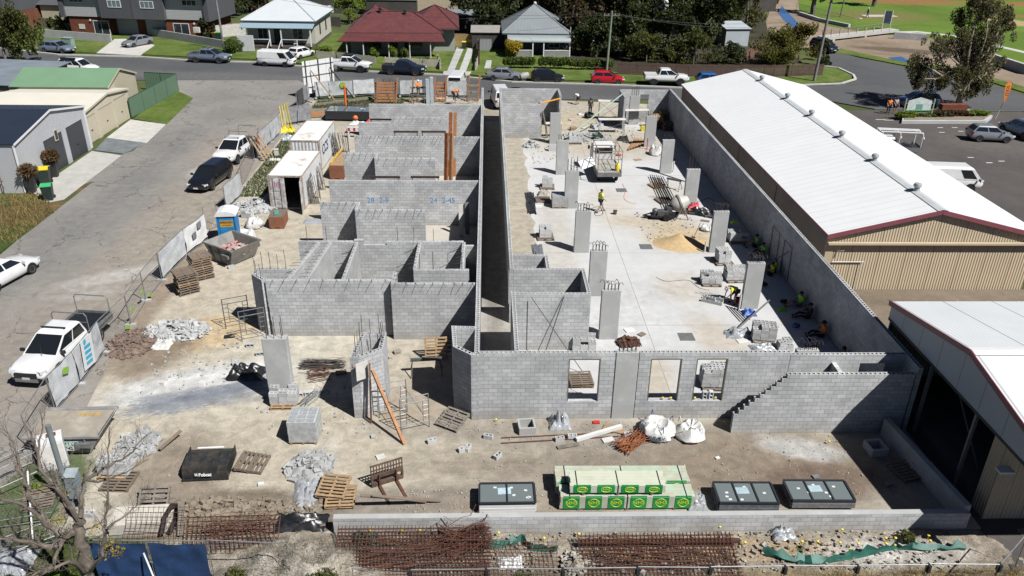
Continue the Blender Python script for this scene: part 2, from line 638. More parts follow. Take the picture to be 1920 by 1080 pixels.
def inpoly(x,y,poly):
 c=False
 j=len(poly)-1
 for i in range(len(poly)):
  if (poly[i][1]>y)!=(poly[j][1]>y) and x<(poly[j][0]-poly[i][0])*(y-poly[i][1])/(poly[j][1]-poly[i][1])+poly[i][0]:
   c=not c
  j=i
 return c
def scatter(poly,n,z=0,seed=5):
 r=RR(seed)
 xs,ys=[p[0] for p in poly],[p[1] for p in poly]
 out=[]
 while len(out)<n:
  x,y=r.uniform(min(xs),max(xs)),r.uniform(min(ys),max(ys))
  if inpoly(x,y,poly):out.append((x,y,z))
 return out
def stones(name,mat_,pts,lo,hi,seed=2,kind='stuff',boxy=False):
 r=RR(seed)
 m=MB()
 for p in pts:
  k=r.uniform(lo,hi)
  T=MT((p[0],p[1],p[2]+k*.25))@MR(r.uniform(0,6.3),4,'Z')@MR(r.uniform(-.6,.6),4,'X')
  d=(k,k*r.uniform(.5,1),k*r.uniform(.4,.9))
  if boxy:
   m.box((0,0,0),d,0,T)
  else:
   vs=[(d[0]*.5*x*r.uniform(.55,1),d[1]*.5*y*r.uniform(.55,1),d[2]*.5*z*r.uniform(.55,1)) for x,y,z in
     ((-1,-1,-1),(1,-1,-1),(1,1,-1),(-1,1,-1),(-1,-1,1),(1,-1,1),(1,1,1),(-1,1,1))]
   m.add(vs,[(3,2,1,0),(4,5,6,7),(0,1,5,4),(1,2,6,5),(2,3,7,6),(3,0,4,7)],T)
 o=part(m,name,mat_)
 o['kind']=kind
 return o
# ground, roads, paths
GRASS=leafm('lawn_grass',(.045,.085,.012),(.10,.15,.03),.9)
def sheet(name,pts,z,mat_,px=True,kind='structure'):
 m=MB()
 P=[g(*p,z) if px else p for p in pts]
 m.prism(P,z-.12,z)
 return struct(m,name,mat_,kind)
M_EARTH=ground('earth',[(.35,(.06,.085,.025)),(.6,(.105,.125,.04))],.06,grit=1.2)
m=MB()
m.bx(-400,500,-120,700,-.6,-.10)
struct(m,'ground',M_EARTH)
M_LANE=ground('old_asphalt',[(.3,(.205,.20,.19)),(.7,(.29,.275,.255))],.13,
 [(-20.5,24,3.2,22,0,(.36,.31,.25),.7,.35,.6),(-21.5,14.6,3.4,.9,.5,(.47,.46,.43),.5,.5,.7),(-22.5,12.2,1.8,.8,.3,(.44,.43,.41),.5,.5,.5),
  (-23,40,2.2,5,.2,(.36,.29,.24),.8,.4,.45),(-27.6,20,1.3,30,-.02,(.19,.19,.185),.6,.25,.5),(-22.2,34.4,1.5,2.2,-.5,(.45,.45,.43),.3,.3,.6),(-24,4,3,8,0,(.30,.26,.22),.7,.4,.5)],
 bump=.25,grit=.7,cracks=.3)
sheet('lane',[(-520,1500),(-20,1090),(140,815),(300,560),(420,420),(565,222),(600,170),(575,140),(330,130),(300,163),(335,175),(357,186),(250,283),(228,290),(130,366),(0,478)],-.006,M_LANE)
M_STREET=ground('dark_asphalt',[(.3,(.075,.078,.085)),(.7,(.115,.117,.122))],.09,
 [(-28,69,22,2.2,-.14,(.15,.148,.145),.5,.25,.6),(6,60,12,1.5,-.05,(.15,.15,.15),.6,.3,.5)],bump=.2,grit=.5)
sheet('street',[(-400,40),(0,92),(110,104),(260,108),(360,115),(475,118),(640,133),(830,142),(960,155),(1130,160),(1300,167),(1450,160),(1470,162),(1560,160),
 (1600,155),(1607,148),(1600,140),(1575,127),(1545,125),(1548,110),(1560,95),(1610,108),(1700,126),(1780,135),(1920,178),(2300,250),(2300,300),(1920,208),(1640,204),(1560,190),(1300,188),(1262,186),(900,185),(640,174),
 (600,170),(560,150),(330,150),(280,150),(0,146),(-500,140)],.012,M_STREET)
M_PARK=ground('car_park_asphalt',[(.3,(.075,.068,.066)),(.7,(.115,.10,.095))],.15,[(52,44,9,6,0,(.15,.135,.125),.7,.4,.5)],bump=.2,grit=.6)
m=MB()
m.prism([(18.7,12.6),(33,12.6),(33,52.5),(30,54.5),(42,55.6),(58.6,55.2),(110,45),(110,-20),(18.7,-20)],-.13,-.01)
struct(m,'car_park',M_PARK)
m=MB()
m.prism([(18.75,7.5),(33,7.5),(33,12.7),(18.75,12.7)],-.12,-.004)
struct(m,'yard',ground('brown_yard',[(.3,(.17,.135,.10)),(.7,(.25,.20,.15))],.3,bump=.3))
LAWN=ground('verge_grass',[(.3,(.06,.10,.014)),(.52,(.11,.165,.028)),(.75,(.20,.20,.06))],.35,grit=1.3,bump=1.0,bdist=.08)
sheet('verge',[(-400,-40),(-60,78),(0,84),(110,96),(260,101),(360,106),(475,110),(640,125),(830,134),(960,147),(1130,151),(1300,157),(1450,150),(1450,100),(1000,85),(600,60),(300,60),(-100,20)],.06,LAWN)
sheet('corner_lawn',[(1380,152),(1450,156),(1500,156),(1575,152),(1597,147),(1597,141),(1570,128),(1540,124),(1480,118),(1380,130)],.08,LAWN)
sheet('lane_verge',[(-600,470),(-100,420),(0,391),(110,366),(150,347),(175,340),(130,375),(60,430),(0,473),(-600,800)],.0,ground('dry_verge',[(.35,(.05,.085,.016)),(.5,(.12,.10,.04)),(.68,(.24,.15,.075))],.3,
 [(-31.5,19,2.3,3.5,0,(.05,.09,.016),.4,.4,.9)],grit=1.4,bump=1.0,bdist=.1))
sheet('corner_verge',[(250,222),(325,166),(362,184),(312,233)],.02,LAWN)
def kerb(name,pts,wdt,h,mat_=M_CONC):
 m=MB()
 P=[Vector((*g(*p),0)) for p in pts]
 for a,b in zip(P,P[1:]):
  m.bar(a+Vector((0,0,h/2-.02)),b+Vector((0,0,h/2-.02)),wdt,h+.04)
 return struct(m,name,mat_)
kerb('kerb',[(-60,84),(0,91),(110,103),(260,107),(360,114),(475,117),(640,132),(830,141),(960,154),(1130,159),(1300,166),(1450,159.5),(1500,160),(1577,157),(1604,149),(1600,141),(1572,128),(1545,125)],.3,.12,M_CONCW)
sheet('dark_tree_ground',[(1065,118),(1160,136),(1450,141),(1535,138),(1480,100),(1440,60),(1420,-40),(930,-40),(930,60),(1065,95)],.075,ground('dark_ground',[(.3,(.022,.022,.012)),(.7,(.07,.06,.035))],.3,grit=1.3))  # very dark brown-green ground sheet beneath the tree belt
sheet('creek_verge',[(1556,96),(1600,104),(1700,123),(1790,132),(1925,174),(1925,164),(1800,127),(1700,117),(1610,98),(1562,88)],.03,LAWN)
sheet('driveway',[(181,99),(262,104),(290,85),(262,72),(215,73)],.075,M_CONCW)
sheet('garage_apron',[(200,258),(245,224),(311,233),(275,268)],.006,M_CONCW)
sheet('garage_slab',[(60,360),(172,283),(228,291),(120,374),(90,380)],.006,M_CONCW)
sheet('gravel_apron',[(178,281),(200,258),(270,268),(232,288)],.004,ground('blue_gravel',[(.3,(.14,.16,.17)),(.7,(.22,.24,.25))],1.2))
for i,pts in enumerate(([(857,88),(870,90),(851,134),(838,134)],[(877,90),(889,92),(873,135),(860,135)])):
 sheet('wheel_track',pts,.066,M_CONC)
sheet('path',[(832,133),(884,134),(880,141),(830,140)],.068,M_CONC)
sheet('path',[(912,113),(922,113),(920,128),(908,128)],.068,M_CONC)
# the building site ground
SAND=(.55,.515,.43)
P_SITE=[
 (-10,2,9,7,0,SAND,.35,.5,.9),(-15,20,4,22,0,(.49,.44,.35),.4,.4,.85),(-6,-2,9,3.2,.05,(.46,.415,.33),.4,.5,.9),
 (-2.5,4.6,5,2.2,0,(.45,.40,.32),.4,.4,.8),
 (-14.5,7.6,2.8,1.7,.4,(.55,.42,.25),.35,.4,.85),(-11.8,2.4,2.2,1.2,.3,(.55,.42,.25),.4,.4,.8),
 (-13.2,2.7,4.2,1.7,.28,(.56,.56,.55),.3,.9,.95),(-12.9,1.6,3.2,.8,.35,(.23,.25,.28),.25,1.5,.9),(-11.6,3.9,2.4,.7,.4,(.62,.62,.61),.4,1.0,.8),
 (-17.0,-4.4,1.7,2.9,.15,(.06,.10,.025),.35,.7,.9),(-12.2,2.2,2.6,.3,.38,(.20,.22,.26),.4,1.6,.8),(-14.0,2.0,2.2,.25,.3,(.24,.26,.29),.4,1.6,.7),(-11.2,2.9,1.8,.25,.5,(.24,.26,.30),.4,1.6,.8),(-13.4,3.4,2.6,.3,.3,(.66,.66,.65),.4,1.4,.8),(-10.6,1.6,1.6,.3,.2,(.30,.30,.30),.5,1.5,.7),
 (-8.9,-5.6,2.6,1.1,.0,(.17,.135,.10),.3,.6,.95),(-6.2,-5.9,1.2,.9,0,(.17,.135,.10),.3,.6,.95),
 (-16.3,6.0,1.7,2.8,-.2,(.21,.16,.12),.4,.5,.85),(-18.3,12,.7,12,0,(.26,.20,.15),.5,.5,.8),
 (8,-3.4,10,1.4,-.03,(.20,.165,.13),.5,.6,.75),(5,-1.2,9,1.1,-.06,(.28,.25,.215),.5,.6,.8),(12,-3.3,5,2.6,0,(.255,.205,.155),.4,.5,.85),(13.5,-4.4,2.6,1.2,.1,(.15,.105,.08),.4,.6,.75),
 (13.6,-2.2,1.8,.7,-.3,(.47,.47,.46),.4,.7,.8),(-2,-5.2,5.5,.8,.08,(.23,.20,.17),.5,.7,.8),(3,-5.6,4,.7,0,(.26,.21,.16),.5,.6,.7),
 (-12,-3.6,2.0,2.8,.2,(.25,.205,.16),.5,.5,.85),(-9.5,-6.2,3,1.2,0,(.24,.20,.155),.4,.5,.9),(12,54,8,4,0,(.44,.40,.33),.5,.5,.8),(-3.2,1.3,2,1.4,0,(.30,.235,.18),.5,.5,.6),
 (-6.6,-2.7,.8,1.3,0,(.52,.50,.46),.5,.6,.6),(-15.6,37,1.6,8,0,(.085,.12,.03),.4,.5,.9),(-14,54,6,3,0,(.18,.15,.11),.5,.5,.8),(-6,52,9,5,0,(.30,.255,.20),.5,.5,.8),
 (9,48.5,6,5,0,(.47,.41,.30),.4,.5,.8),(2.6,30,.9,30,0,(.40,.36,.29),.3,.3,.9),
]
XS=.5
SB=[(.32,(.37,.335,.275)),(.55,(.47,.435,.365)),(.72,(.53,.50,.425))]
for nm_,ps,poly in (('site_dirt',[p for p in P_SITE if p[0]-p[2]*1.3<XS],[(-19.2,-6.95),(XS,-6.95),(XS,60.2),(-1,60.4),(-18.8,58),(-18.6,20),(-19,10),(-17.4,0)]),
      ('yard_dirt',[p for p in P_SITE if p[0]+p[2]*1.3>XS],[(XS,-6.95),(18.7,-6.95),(18.7,57.5),(8,59),(XS,60.2)])):
 m=MB()
 m.prism(poly,-.12,.0)
 struct(m,'site_ground',ground(nm_,SB,.22,ps,grit=.85,bump=.7))
P_SLAB=[(7.5,8,3,3,.3,(.58,.585,.59),.6,.4,.6),(13.5,20.5,2.6,2.4,0,(.50,.40,.25),.5,.5,.9),(12,23.4,3,1.2,0,(.46,.38,.26),.5,.6,.7),(9.5,26,1.6,4,0,(.52,.46,.36),.7,.5,.5),
 (8.2,3.6,1.2,2.0,0,(.47,.40,.30),.5,.6,.7),(12.5,6.5,1.2,3,.2,(.46,.39,.29),.5,.7,.6),(11,43,7,5,0,(.45,.40,.31),.5,.5,.85),(5,20,1.2,10,0,(.46,.42,.35),.6,.5,.5),
 (9.4,12.2,3,1.2,.2,(.53,.53,.53),.4,.4,.6),(14.5,29,2,3,0,(.50,.46,.38),.5,.6,.5),(12.2,13,2,2,0,(.48,.42,.33),.5,.7,.5)]
M_SLAB=ground('slab_concrete',[(.3,(.52,.525,.53)),(.7,(.60,.605,.61))],.3,P_SLAB,grit=.35,bump=.15,rough=.85)
m=MB()
r=RR(4)
edge=[(3.55+r.uniform(-.12,.12)+(.25 if i%5==2 else 0),11+i*1.0) for i in range(34)]
m.prism([(1.75,.22),(18.35,.22),(18.35,49.8),(14,49.6),(7,46),(3.7,44.9)]+edge[::-1]+[(1.75,10.6)],-.11,.012)
struct(m,'floor_slab',M_SLAB)
m=MB()
for x0,y0,x1,y1 in ((8.9,.4,8.9,45),(1.9,17.9,18.3,17.9),(5.6,8.4,18.3,8.4),(4,25.8,18.3,25.8),(4,33.4,18.3,33.4)):
 m.bar((x0,y0,.0135),(x1,y1,.0135),.03,.004)
struct(m,'slab_joint',mat('joint_line',(.30,.30,.30),.9))
m=MB()
m.prism([(-.02,.2),(1.5,.2),(1.5,50),(-.02,50)],-.1,.006)
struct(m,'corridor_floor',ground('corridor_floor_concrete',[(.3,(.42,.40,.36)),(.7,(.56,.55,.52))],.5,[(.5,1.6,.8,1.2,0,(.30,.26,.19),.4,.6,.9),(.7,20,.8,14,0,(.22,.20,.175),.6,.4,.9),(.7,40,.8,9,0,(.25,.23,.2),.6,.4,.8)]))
m=MB()
for y0,y1 in ((7.6,12.2),(12.5,22.5),(22.8,33.1),(33.4,43.5)):
 m.bx(-10.1,-.25,y0,y1,-.09,.008)
struct(m,'house_floor',ground('house_floor_concrete',[(.3,(.48,.45,.39)),(.7,(.58,.55,.49))],.4,grit=.4,bump=.2))
def relief(name,x0,x1,y0,y1,step,fn,mat_):
 m=MB()
 nx,ny=int((x1-x0)/step)+1,int((y1-y0)/step)+1
 vs=[]
 for j in range(ny):
  for i in range(nx):
   x,y=x0+i*step,y0+j*step
   vs.append((x,y,fn(x,y)))
 fs=[(j*nx+i,j*nx+i+1,(j+1)*nx+i+1,(j+1)*nx+i) for j in range(ny-1) for i in range(nx-1)]
 m.add(vs,fs)
 return struct(m,name,mat_,smooth=True)
from mathutils import noise as mn
def bankz(x,y):
 v=Vector((x,y,0))
 z=.10*mn.noise(v*.7)+.06*mn.noise(v*2.3)+.03*mn.noise(v*6)
 k=math.exp(-(((x+6.2)/2.2)**2+((y+8.6)/1.3)**2))
 z+=.75*k*(1+.5*mn.noise(v*1.7))+.12*mn.noise(v*4)*(k+.2)+.06*mn.noise(v*9)*(k+.3)
 z-=.25*max(0,-9.6-y)
 if x<-12:z-=.06*(-12-x)
 return z-.02
M_BANK=ground('bank_earth',[(.3,(.22,.18,.14)),(.5,(.34,.295,.235)),(.72,(.46,.42,.36))],1.1,
 [(-2.6,-7.9,2.4,.6,0,(.17,.155,.145),.3,.7,.9),(9,-7.9,5,.55,0,(.43,.32,.2),.4,.6,.8),(14.8,-8.2,2.6,.8,0,(.55,.53,.50),.4,.6,.85),(13,-10.3,7,1.5,0,(.25,.175,.075),.4,.6,.9),
  (2.5,-10,6,1.3,0,(.12,.085,.05),.5,.8,.8),(-15,-8.5,4,2.5,0,(.06,.085,.025),.4,.6,.9),(-10,-10.4,5,1.2,0,(.055,.07,.025),.4,.6,.8),(-6.3,-9.2,2,1.3,0,(.42,.395,.35),.5,.9,.6)],grit=2.0,bump=1.0,bdist=.1)
relief('bank',-24,22,-13.5,-6.96,.11,bankz,M_BANK)
def leftz(x,y):
 v=Vector((x,y,0))
 return-.03+.09*max(0,mn.noise(v*.8))+(.03+.12*math.exp(-(((x+8.6)/2.6)**2+((y+6.0)/.8)**2)))*(mn.noise(v*4)+.8*abs(mn.noise(v*8)))+.22*math.exp(-(((x+8.7)/1.9)**2+((y+6.7)/.6)**2))+.16*math.exp(-(((x+13.9)/.8)**2+((y+.8)/1.3)**2))
relief('rough_soil',-15.8,-5.3,-6.93,-4.9,.09,leftz,ground('clod_soil',[(.3,(.16,.13,.10)),(.7,(.31,.265,.21))],.8,grit=1.6,bump=1.0,bdist=.09))
sheet('weedy_verge',[(-200,1500),(-300,1000),(60,790),(128,850),(165,1000),(175,1090),(120,1500)],-.02,ground('weeds',[(.35,(.045,.07,.015)),(.55,(.09,.10,.035)),(.7,(.27,.24,.19))],.8,grit=1.6,bump=1,bdist=.1))
stones('loose_stones',M_STONE,scatter([(-5,-8.9),(17,-8.9),(17,-7.05),(-5,-7.05)],900,.0,3),.04,.14)
stones('site_pebbles',M_STONE,scatter([(-.5,-4.5),(17,-5.5),(17,-.2),(-.5,-.2)],380,0,4)+scatter([(-14,-7),(-5,-7),(-5,-1),(-14,-1)],120,0,6)+scatter([(-3,-6.6),(3,-6.6),(3,-4.6),(-3,-4.6)],260,0,7),.025,.09,8)
stones('soil_clods',M_SOIL,scatter([(-11.5,-6.7),(-5.6,-6.7),(-6,-5.2),(-10.8,-5.0)],420,.03,41),.06,.3,42)
stones('spoil_stones',M_STONE,[(x,y,bankz(x,y)) for x,y,_ in scatter([(4,-9),(11,-9),(11,-7.6),(4,-7.6)],110,0,12)],.06,.24,9)
DRY=leafm('dry_grass_blades',(.17,.125,.05),(.42,.31,.13),.9)
GRN=leafm('green_grass_blades',(.035,.065,.012),(.10,.14,.03),.9)
blades('dry_grass',DRY,[(x,y,bankz(x,y)) for x,y,_ in scatter([(7.5,-11.6),(18.6,-11.6),(19,-8.9),(12,-9.2),(7.5,-10)],5200,0,21)],.3,4,.5,.014)
blades('weeds',GRN,[(x,y,max(bankz(x,y),-.1)) for x,y,_ in scatter([(-22,-12.5),(-8,-12.5),(-8,-9.6),(-14,-8.2),(-15.2,-4),(-17.5,-1.6),(-19,-4)],9000,0,22)]+[(x,y,bankz(x,y)) for x,y,_ in scatter([(-6,-12),(5,-12),(5,-9.7),(-6,-10)],1100,0,23)],.22,5,.6,.018)
blades('dry_brush',leafm('grey_brush',(.22,.19,.14),(.45,.41,.33),.9),[(x,y,bankz(x,y)) for x,y,_ in scatter([(-8.3,-10.5),(-4.2,-10.5),(-4.2,-7.6),(-8.3,-7.4)],3000,0,27)],.16,8,.8,.008)
blades('verge_weeds',DRY,[p for p in scatter([(-36,20),(-30.3,19),(-30.2,25),(-33,28.5),(-36,28)],2200,0,24)],.3,6,.5,.03)
blades('fence_weeds',GRN,scatter([(-18.4,28),(-16.4,28),(-16.2,44),(-18.5,46)],7000,0,25)+scatter([(-18,54.5),(-9,56.5),(-8,59),(-18,57.8)],5000,0,26),.16,7,.5,.025)
# park and creek beyond
PKG=ground('park_grass',[(.3,(.075,.135,.012)),(.6,(.13,.215,.022)),(.8,(.19,.23,.04))],.05,
 [(75,128,9,7,0,(.19,.16,.055),.5,.5,.8),(96,122,4,5,.3,(.45,.34,.19),.3,.3,.9),(112,131,14,1.8,.12,(.33,.13,.06),.4,.3,.8),(92,150,12,5,0,(.33,.13,.06),.4,.3,.7),(118,148,8,4,0,(.33,.13,.06),.4,.3,.8)],grit=.8,bump=.8)
sheet('park_lawn',[(1490,-60),(1500,30),(1560,50),(1660,65),(1790,75),(1920,125),(2400,200),(2400,-100)],.0,PKG)
M_BED=ground('creek_bed',[(.3,(.20,.15,.105)),(.7,(.36,.285,.215))],.12,[(62,92,7,2,-.4,(.10,.07,.05),.4,.5,.8),(70,112,4,9,.5,(.12,.085,.06),.4,.5,.7)],grit=.8)
sheet('creek_bed',[(1430,60),(1470,-60),(1500,-60),(1500,25),(1560,50),(1660,62),(1790,72),(1920,118),(2300,190),(2300,240),(1920,165),(1800,128),(1700,122),(1600,103),(1520,92),(1440,78)],-.02,M_BED)
M_WATER=NB('creek_water')
M_WATER.set(Base_Color=(.03,.11,.30),Roughness=.12,Specular_IOR_Level=.9)
M_WATER=M_WATER.m
sheet('creek_water',[(1459,25),(1466,10),(1474,20),(1492,38),(1503,52),(1486,52),(1470,38)],.0,M_WATER)
sheet('creek_water',[(1665,108),(1690,106),(1712,118),(1700,121)],.0,M_WATER)
sheet('footpath',[(1672,59),(1720,58),(1790,66),(1930,98),(1930,102),(1790,69),(1720,61),(1674,62)],.02,M_CONCW)
m=MB()
for a,b,h in (((1498,28),(1535,40),1.6),((1535,40),(1592,52),1.6),((1675,72),(1735,76),2.0),((1860,118),(1925,140),2.2)):
 p,q=g(*a),g(*b)
 m.bar((*p,h/2-1),(*q,h/2-1),.5,h)
struct(m,'creek_wall',M_CONC)
# blockwork walls of the new building
WG='unfinished concrete block walls'
BAR={}
def bar_mesh(kind):
 "one starter bar: h = bent over to lie level, v = upright, k = upright with a hook"
 if kind not in BAR:
  m=MB()
  if kind=='h':m.tube([(0,0,-.06),(0,0,.03),(.04,-.05,.05),(.14,-.42,.03)],.011,4)
  elif kind=='v':m.tube([(0,0,-.08),(.012,0,.5),(0,.02,.95)],.015,4)
  elif kind=='k':m.tube([(0,0,-.08),(0,0,.36),(.05,-.03,.47),(.15,-.09,.5),(.2,-.12,.36)],.017,4)
  elif kind=='j':m.tube([(0,0,-.08),(.01,0,.3),(-.09,.0,.5)],.012,4)
  BAR[kind]=m.mesh('starter_bar',M_REBAR)
 return BAR[kind]
def add_bar(par,kind,loc,rz=0,s=1,tilt=0):
 o=bpy.data.objects.new('starter_bar',bar_mesh(kind))
 COL.objects.link(o)
 o.parent=par
 o.location=loc
 o.rotation_euler=(tilt,0,rz)
 o.scale=(s,s,s)
 return o
def cores(m,x0,x1,th,z0,z1,pitch=.2,y0=0):
 "the open cells along the top course"
 t=.034
 h=th/2
 m.bx(x0,x1,y0-h,y0-h+t,z0,z1)
 m.bx(x0,x1,y0+h-t,y0+h,z0,z1)
 n=max(1,round((x1-x0)/pitch))
 p=(x1-x0)/n
 for i in range(n+1):
  c=x0+i*p
  a,b=max(x0,c-.028),min(x1,c+.028)
  m.bx(a,b,y0-h+t,y0+h-t,z0,z1)
def bwall(a,b,h,label,th=.19,ops=(),bars=None,top='core',steps=(),mat_=None,z0=-.15,name='block_wall',jit=.0):
 A,B=Vector((*a,0)),Vector((*b,0))
 L=(B-A).length
 rz=math.atan2(B.y-A.y,B.x-A.x)
 t=thing(name,label,'wall',A,rz,WG)
 m=MB()
 cuts=sorted(set([0,L]+[o[0] for o in ops]+[o[1] for o in ops]+[s[0] for s in steps]+[s[1] for s in steps]))
 cuts=[c for c in cuts if 0<=c<=L]
 for x0,x1 in zip(cuts,cuts[1:]):
  if x1-x0<.01:continue
  mid=(x0+x1)/2
  hh=h
  for s in steps:
   if s[0]<=mid<=s[1]:hh=s[2]
  cut=[o for o in ops if o[0]<=mid<=o[1]]
  zt=hh-.3 if top=='core' else hh
  zs=z0
  for o in sorted(cut,key=lambda o:o[2]):
   if o[2]>zs:m.bx(x0,x1,-th/2,th/2,zs,o[2])
   zs=max(zs,o[3])
  if zt>zs:m.bx(x0,x1,-th/2,th/2,zs,zt)
  if top=='core' and hh>zs:cores(m,x0,x1,th,zt,hh)
 if top=='fill':
  r=RR(int(L*100))
  x=.1
  while x<L-.1:
   if not any(s[0]-.1<=x<=s[1]+.1 for s in steps):m.box((x,r.uniform(-.02,.02),h+.012),(r.uniform(.06,.16),r.uniform(.08,.13),.022),r.uniform(-.3,.3))
   x+=r.uniform(.14,.26)
 part(m,'wall',mat_ or M_BLOCK,t)
 if bars:
  kind,sp,side=bars
  r=RR(int(L*37+h))
  n=int(L/sp)
  for i in range(n):
   x=(i+.5)*L/n+r.uniform(-.06,.06)
   if any(s[0]-.05<=x<=s[1]+.05 for s in steps):continue
   add_bar(t,kind,(x,0,h),(0 if side<0 else PI)+r.uniform(-.22,.22),r.uniform(.8,1.1))
 return t
H=3.2
fx=lambda u,v:gy(u,v,0).x
wins=[(fx(1065,712),fx(1124,712)),(fx(1217,712),fx(1275,712)),(fx(1302,712),fx(1360,712))]
cx0,cx1=fx(1151,720),fx(1193,720)
fr=bwall((-.02,.095),(cx0-.03,.095),3.4,'grey block front wall with one window opening, left of the flush concrete column',ops=[(wins[0][0]+.02,wins[0][1]+.02,.92,3.1)])
bwall((cx1+.03,.095),(13.35,.095),3.4,'grey block front wall with two window openings, right of the flush concrete column',
  ops=[(a-cx1-.03,b-cx1-.03,.92,3.1) for a,b in wins[1:]])
bwall((13.37,.095),(18.4,.095),3.28,'lower stretch of the block front wall behind the stepped ramp wall',ops=[(3.1,4.2,1.6,2.85)])
for k,(a,b) in enumerate(wins):
 m=MB()
 for x in (a+.022,b-.022):m.bx(x-.02,x+.02,.0,.19,.94,3.09)
 m.bx(a+.042,b-.042,.0,.19,3.045,3.09)
 solo(m,'opening_frame',mat('olive_frame_steel',(.16,.165,.12),.6),['olive steel frame lining the window opening left of the flush column','olive steel frame lining the middle window opening of the front wall','olive steel frame lining the right window opening with two blocks on its sill'][k],'window frame',(0,-.004,0))
m=MB()
x=10.9
steps=[(10.9+.2*i,1.0+.2*i) for i in range(11)]
t=thing('stepped_wall','stepped grey block wall rising like stairs in front of the main wall','wall',(0,0,0),0,WG)
for i,(x0,zt) in enumerate(steps):
 x1=steps[i+1][0] if i<10 else 18.33
 m.bx(x0,x1,-1.12,-.93,-.15,zt-.3)
 cores(m,x0,x1,.19,zt-.3,zt,.2,-1.025)
m.bx(15.2,15.39,-.93,0,-.15,2.9)
part(m,'wall',M_BLOCK,t)
bwall((18.5,-1.12),(18.5,50.3),3.3,'long grey block boundary wall beside the white roofed warehouse')
t=bwall((-5.2,-6.86),(18.1,-6.86),.72,'low block wall along the front of the dirt yard',top='solid',th=.24)
m=MB()
m.bx(0,23.1,-.118,.118,.72,.745)
part(m,'capping',M_CONC,t)
bwall((18.1,-6.74),(17.5,-1.3),.9,'low concrete kerb wall in deep shade beside the open shed',top='solid',th=.24,mat_=M_CONC,name='kerb_wall')
def hollow(pts,h,label,closed=True,th=.19,bars=None,ops={}):
 t=thing('block_wall',label,'wall',(0,0,0),0,WG)
 n=len(pts)
 P=[Vector((*p,0)) for p in pts]
 def mitre(k,s):
  "corner k pushed s sideways (left of the run)"
  def nrm(a,b):
   q=(b-a).normalized()
   return Vector((-q.y,q.x,0))
  prv=nrm(P[k-1],P[k]) if (closed or k>0) else None
  nxt=nrm(P[k],P[(k+1)%n]) if (closed or k<n-1) else None
  if prv is None:return P[k]+nxt*s
  if nxt is None:return P[k]+prv*s
  q=(prv+nxt).normalized()
  return P[k]+q*(s/max(.3,q.dot(nxt)))
 hh=th/2
 for i in range(n if closed else n-1):
  j=(i+1)%n
  a,b=P[i],P[j]
  rz=math.atan2((b-a).y,(b-a).x)
  W=(MT(a)@MR(rz,4,'Z')).inverted()
  q=lambda k,s:tuple((W@mitre(k,s))[:2])
  m=MB()
  m.prism([q(i,-hh),q(j,-hh),q(j,hh),q(i,hh)],-.15,h-.3)
  t1=hh-.034
  m.prism([q(i,-hh),q(j,-hh),q(j,-t1),q(i,-t1)],h-.3,h)
  m.prism([q(i,t1),q(j,t1),q(j,hh),q(i,hh)],h-.3,h)
  L=(b-a).length
  k0,k1=max(q(i,-t1)[0],q(i,t1)[0])+.01,min(q(j,-t1)[0],q(j,t1)[0])-.06
  c=max(1,round((k1-k0)/.2))
  for k in range(c+1):
   x=k0+(k1-k0)*k/c
   m.bx(x,x+.055,-t1,t1,h-.3,h)
  o=part(m,'wall',M_BLOCK,t)
  o.location=a
  o.rotation_euler=(0,0,rz)
  if bars:
   for k in range(max(1,int(L/.4))):
    add_bar(o,bars,(min(L-.1,(k+.5)*.4),0,h),rnd.uniform(-1,1),rnd.uniform(.75,1.1))
 return t
hollow([(-.22,2.3),(-1.18,2.35),(-1.05,.68),(-.32,.03),(-.02,.03)],3.35,'boxed block corner with a slanted shaded face beside the corridor mouth',False)
hollow([(-5.4,.2),(-5.15,.2),(-4.28,.8),(-4.28,2.15),(-5.2,2.12)],3.15,'free-standing hollow block pier with a timber prop leaning on it',True,bars='v')
hollow([(-10.95,7.45),(-11.6,8.1),(-11.5,8.75),(-9.75,8.75)],3.2,'slanted block corner box at the left end of the house front wall',False,bars='v')
bwall((-10.8,7.43),(-4.52,7.43),H,'house front wall of grey blocks, left stretch with bars bent over its top',bars=('h',.62,-1),top='fill')
bwall((-4.5,7.05),(-.24,7.05),H,'house front wall of grey blocks, right stretch nearer the camera beside the corridor',bars=('h',.46,-1),top='fill')
bwall((-4.42,7.15),(-4.42,8.45),H,'short block return wall between the two stretches of house front wall',top='fill',bars=('h',.4,-1))
bwall((-.12,-.0),(-.12,50.2),3.3,'long block wall along the left side of the narrow corridor')
for (a,b),lb in ((((-9.72,7.55),(-9.06,12.2)),'left of three parallel block walls with bars in the house front room'),(((-8.78,7.55),(-8.42,12.2)),'middle of three parallel block walls with bars in the house front room'),
    (((-6.95,7.55),(-6.95,12.2)),'right of three parallel block walls with bars, with a small door gap at its foot')):
 bwall(a,b,H,lb,top='fill',mat_=M_BLOCK2,bars=('h',.42,1),ops=[(.1,1.0,.0,2.1)] if 'right of' in lb else ())
bwall((-10.2,12.35),(-.24,12.35),H,'block cross wall behind the house front rooms with an uneven notched top',top='fill',steps=[(3.1,3.6,3.3),(3.6,4.9,3.0),(9.2,9.96,2.95)],bars=('v',.95,-1))
bwall((-3.5,8.65),(-.62,8.65),H,'front wall of the small square block room beside the corridor',top='fill',bars=('v',.6,1))
bwall((-3.44,8.76),(-3.44,12.24),H,'left side wall of the small square block room',top='fill',mat_=M_BLOCK2,bars=('h',.4,1))
bwall((-.98,8.76),(-.98,12.24),H,'right side wall of the small square block room',top='fill',bars=('h',.4,1))
bwall((-10.15,18.45),(-7.83,18.45),H,'short block wall panel behind the house front rooms, left of a wider lower looking one',top='fill',bars=('h',.45,-1))
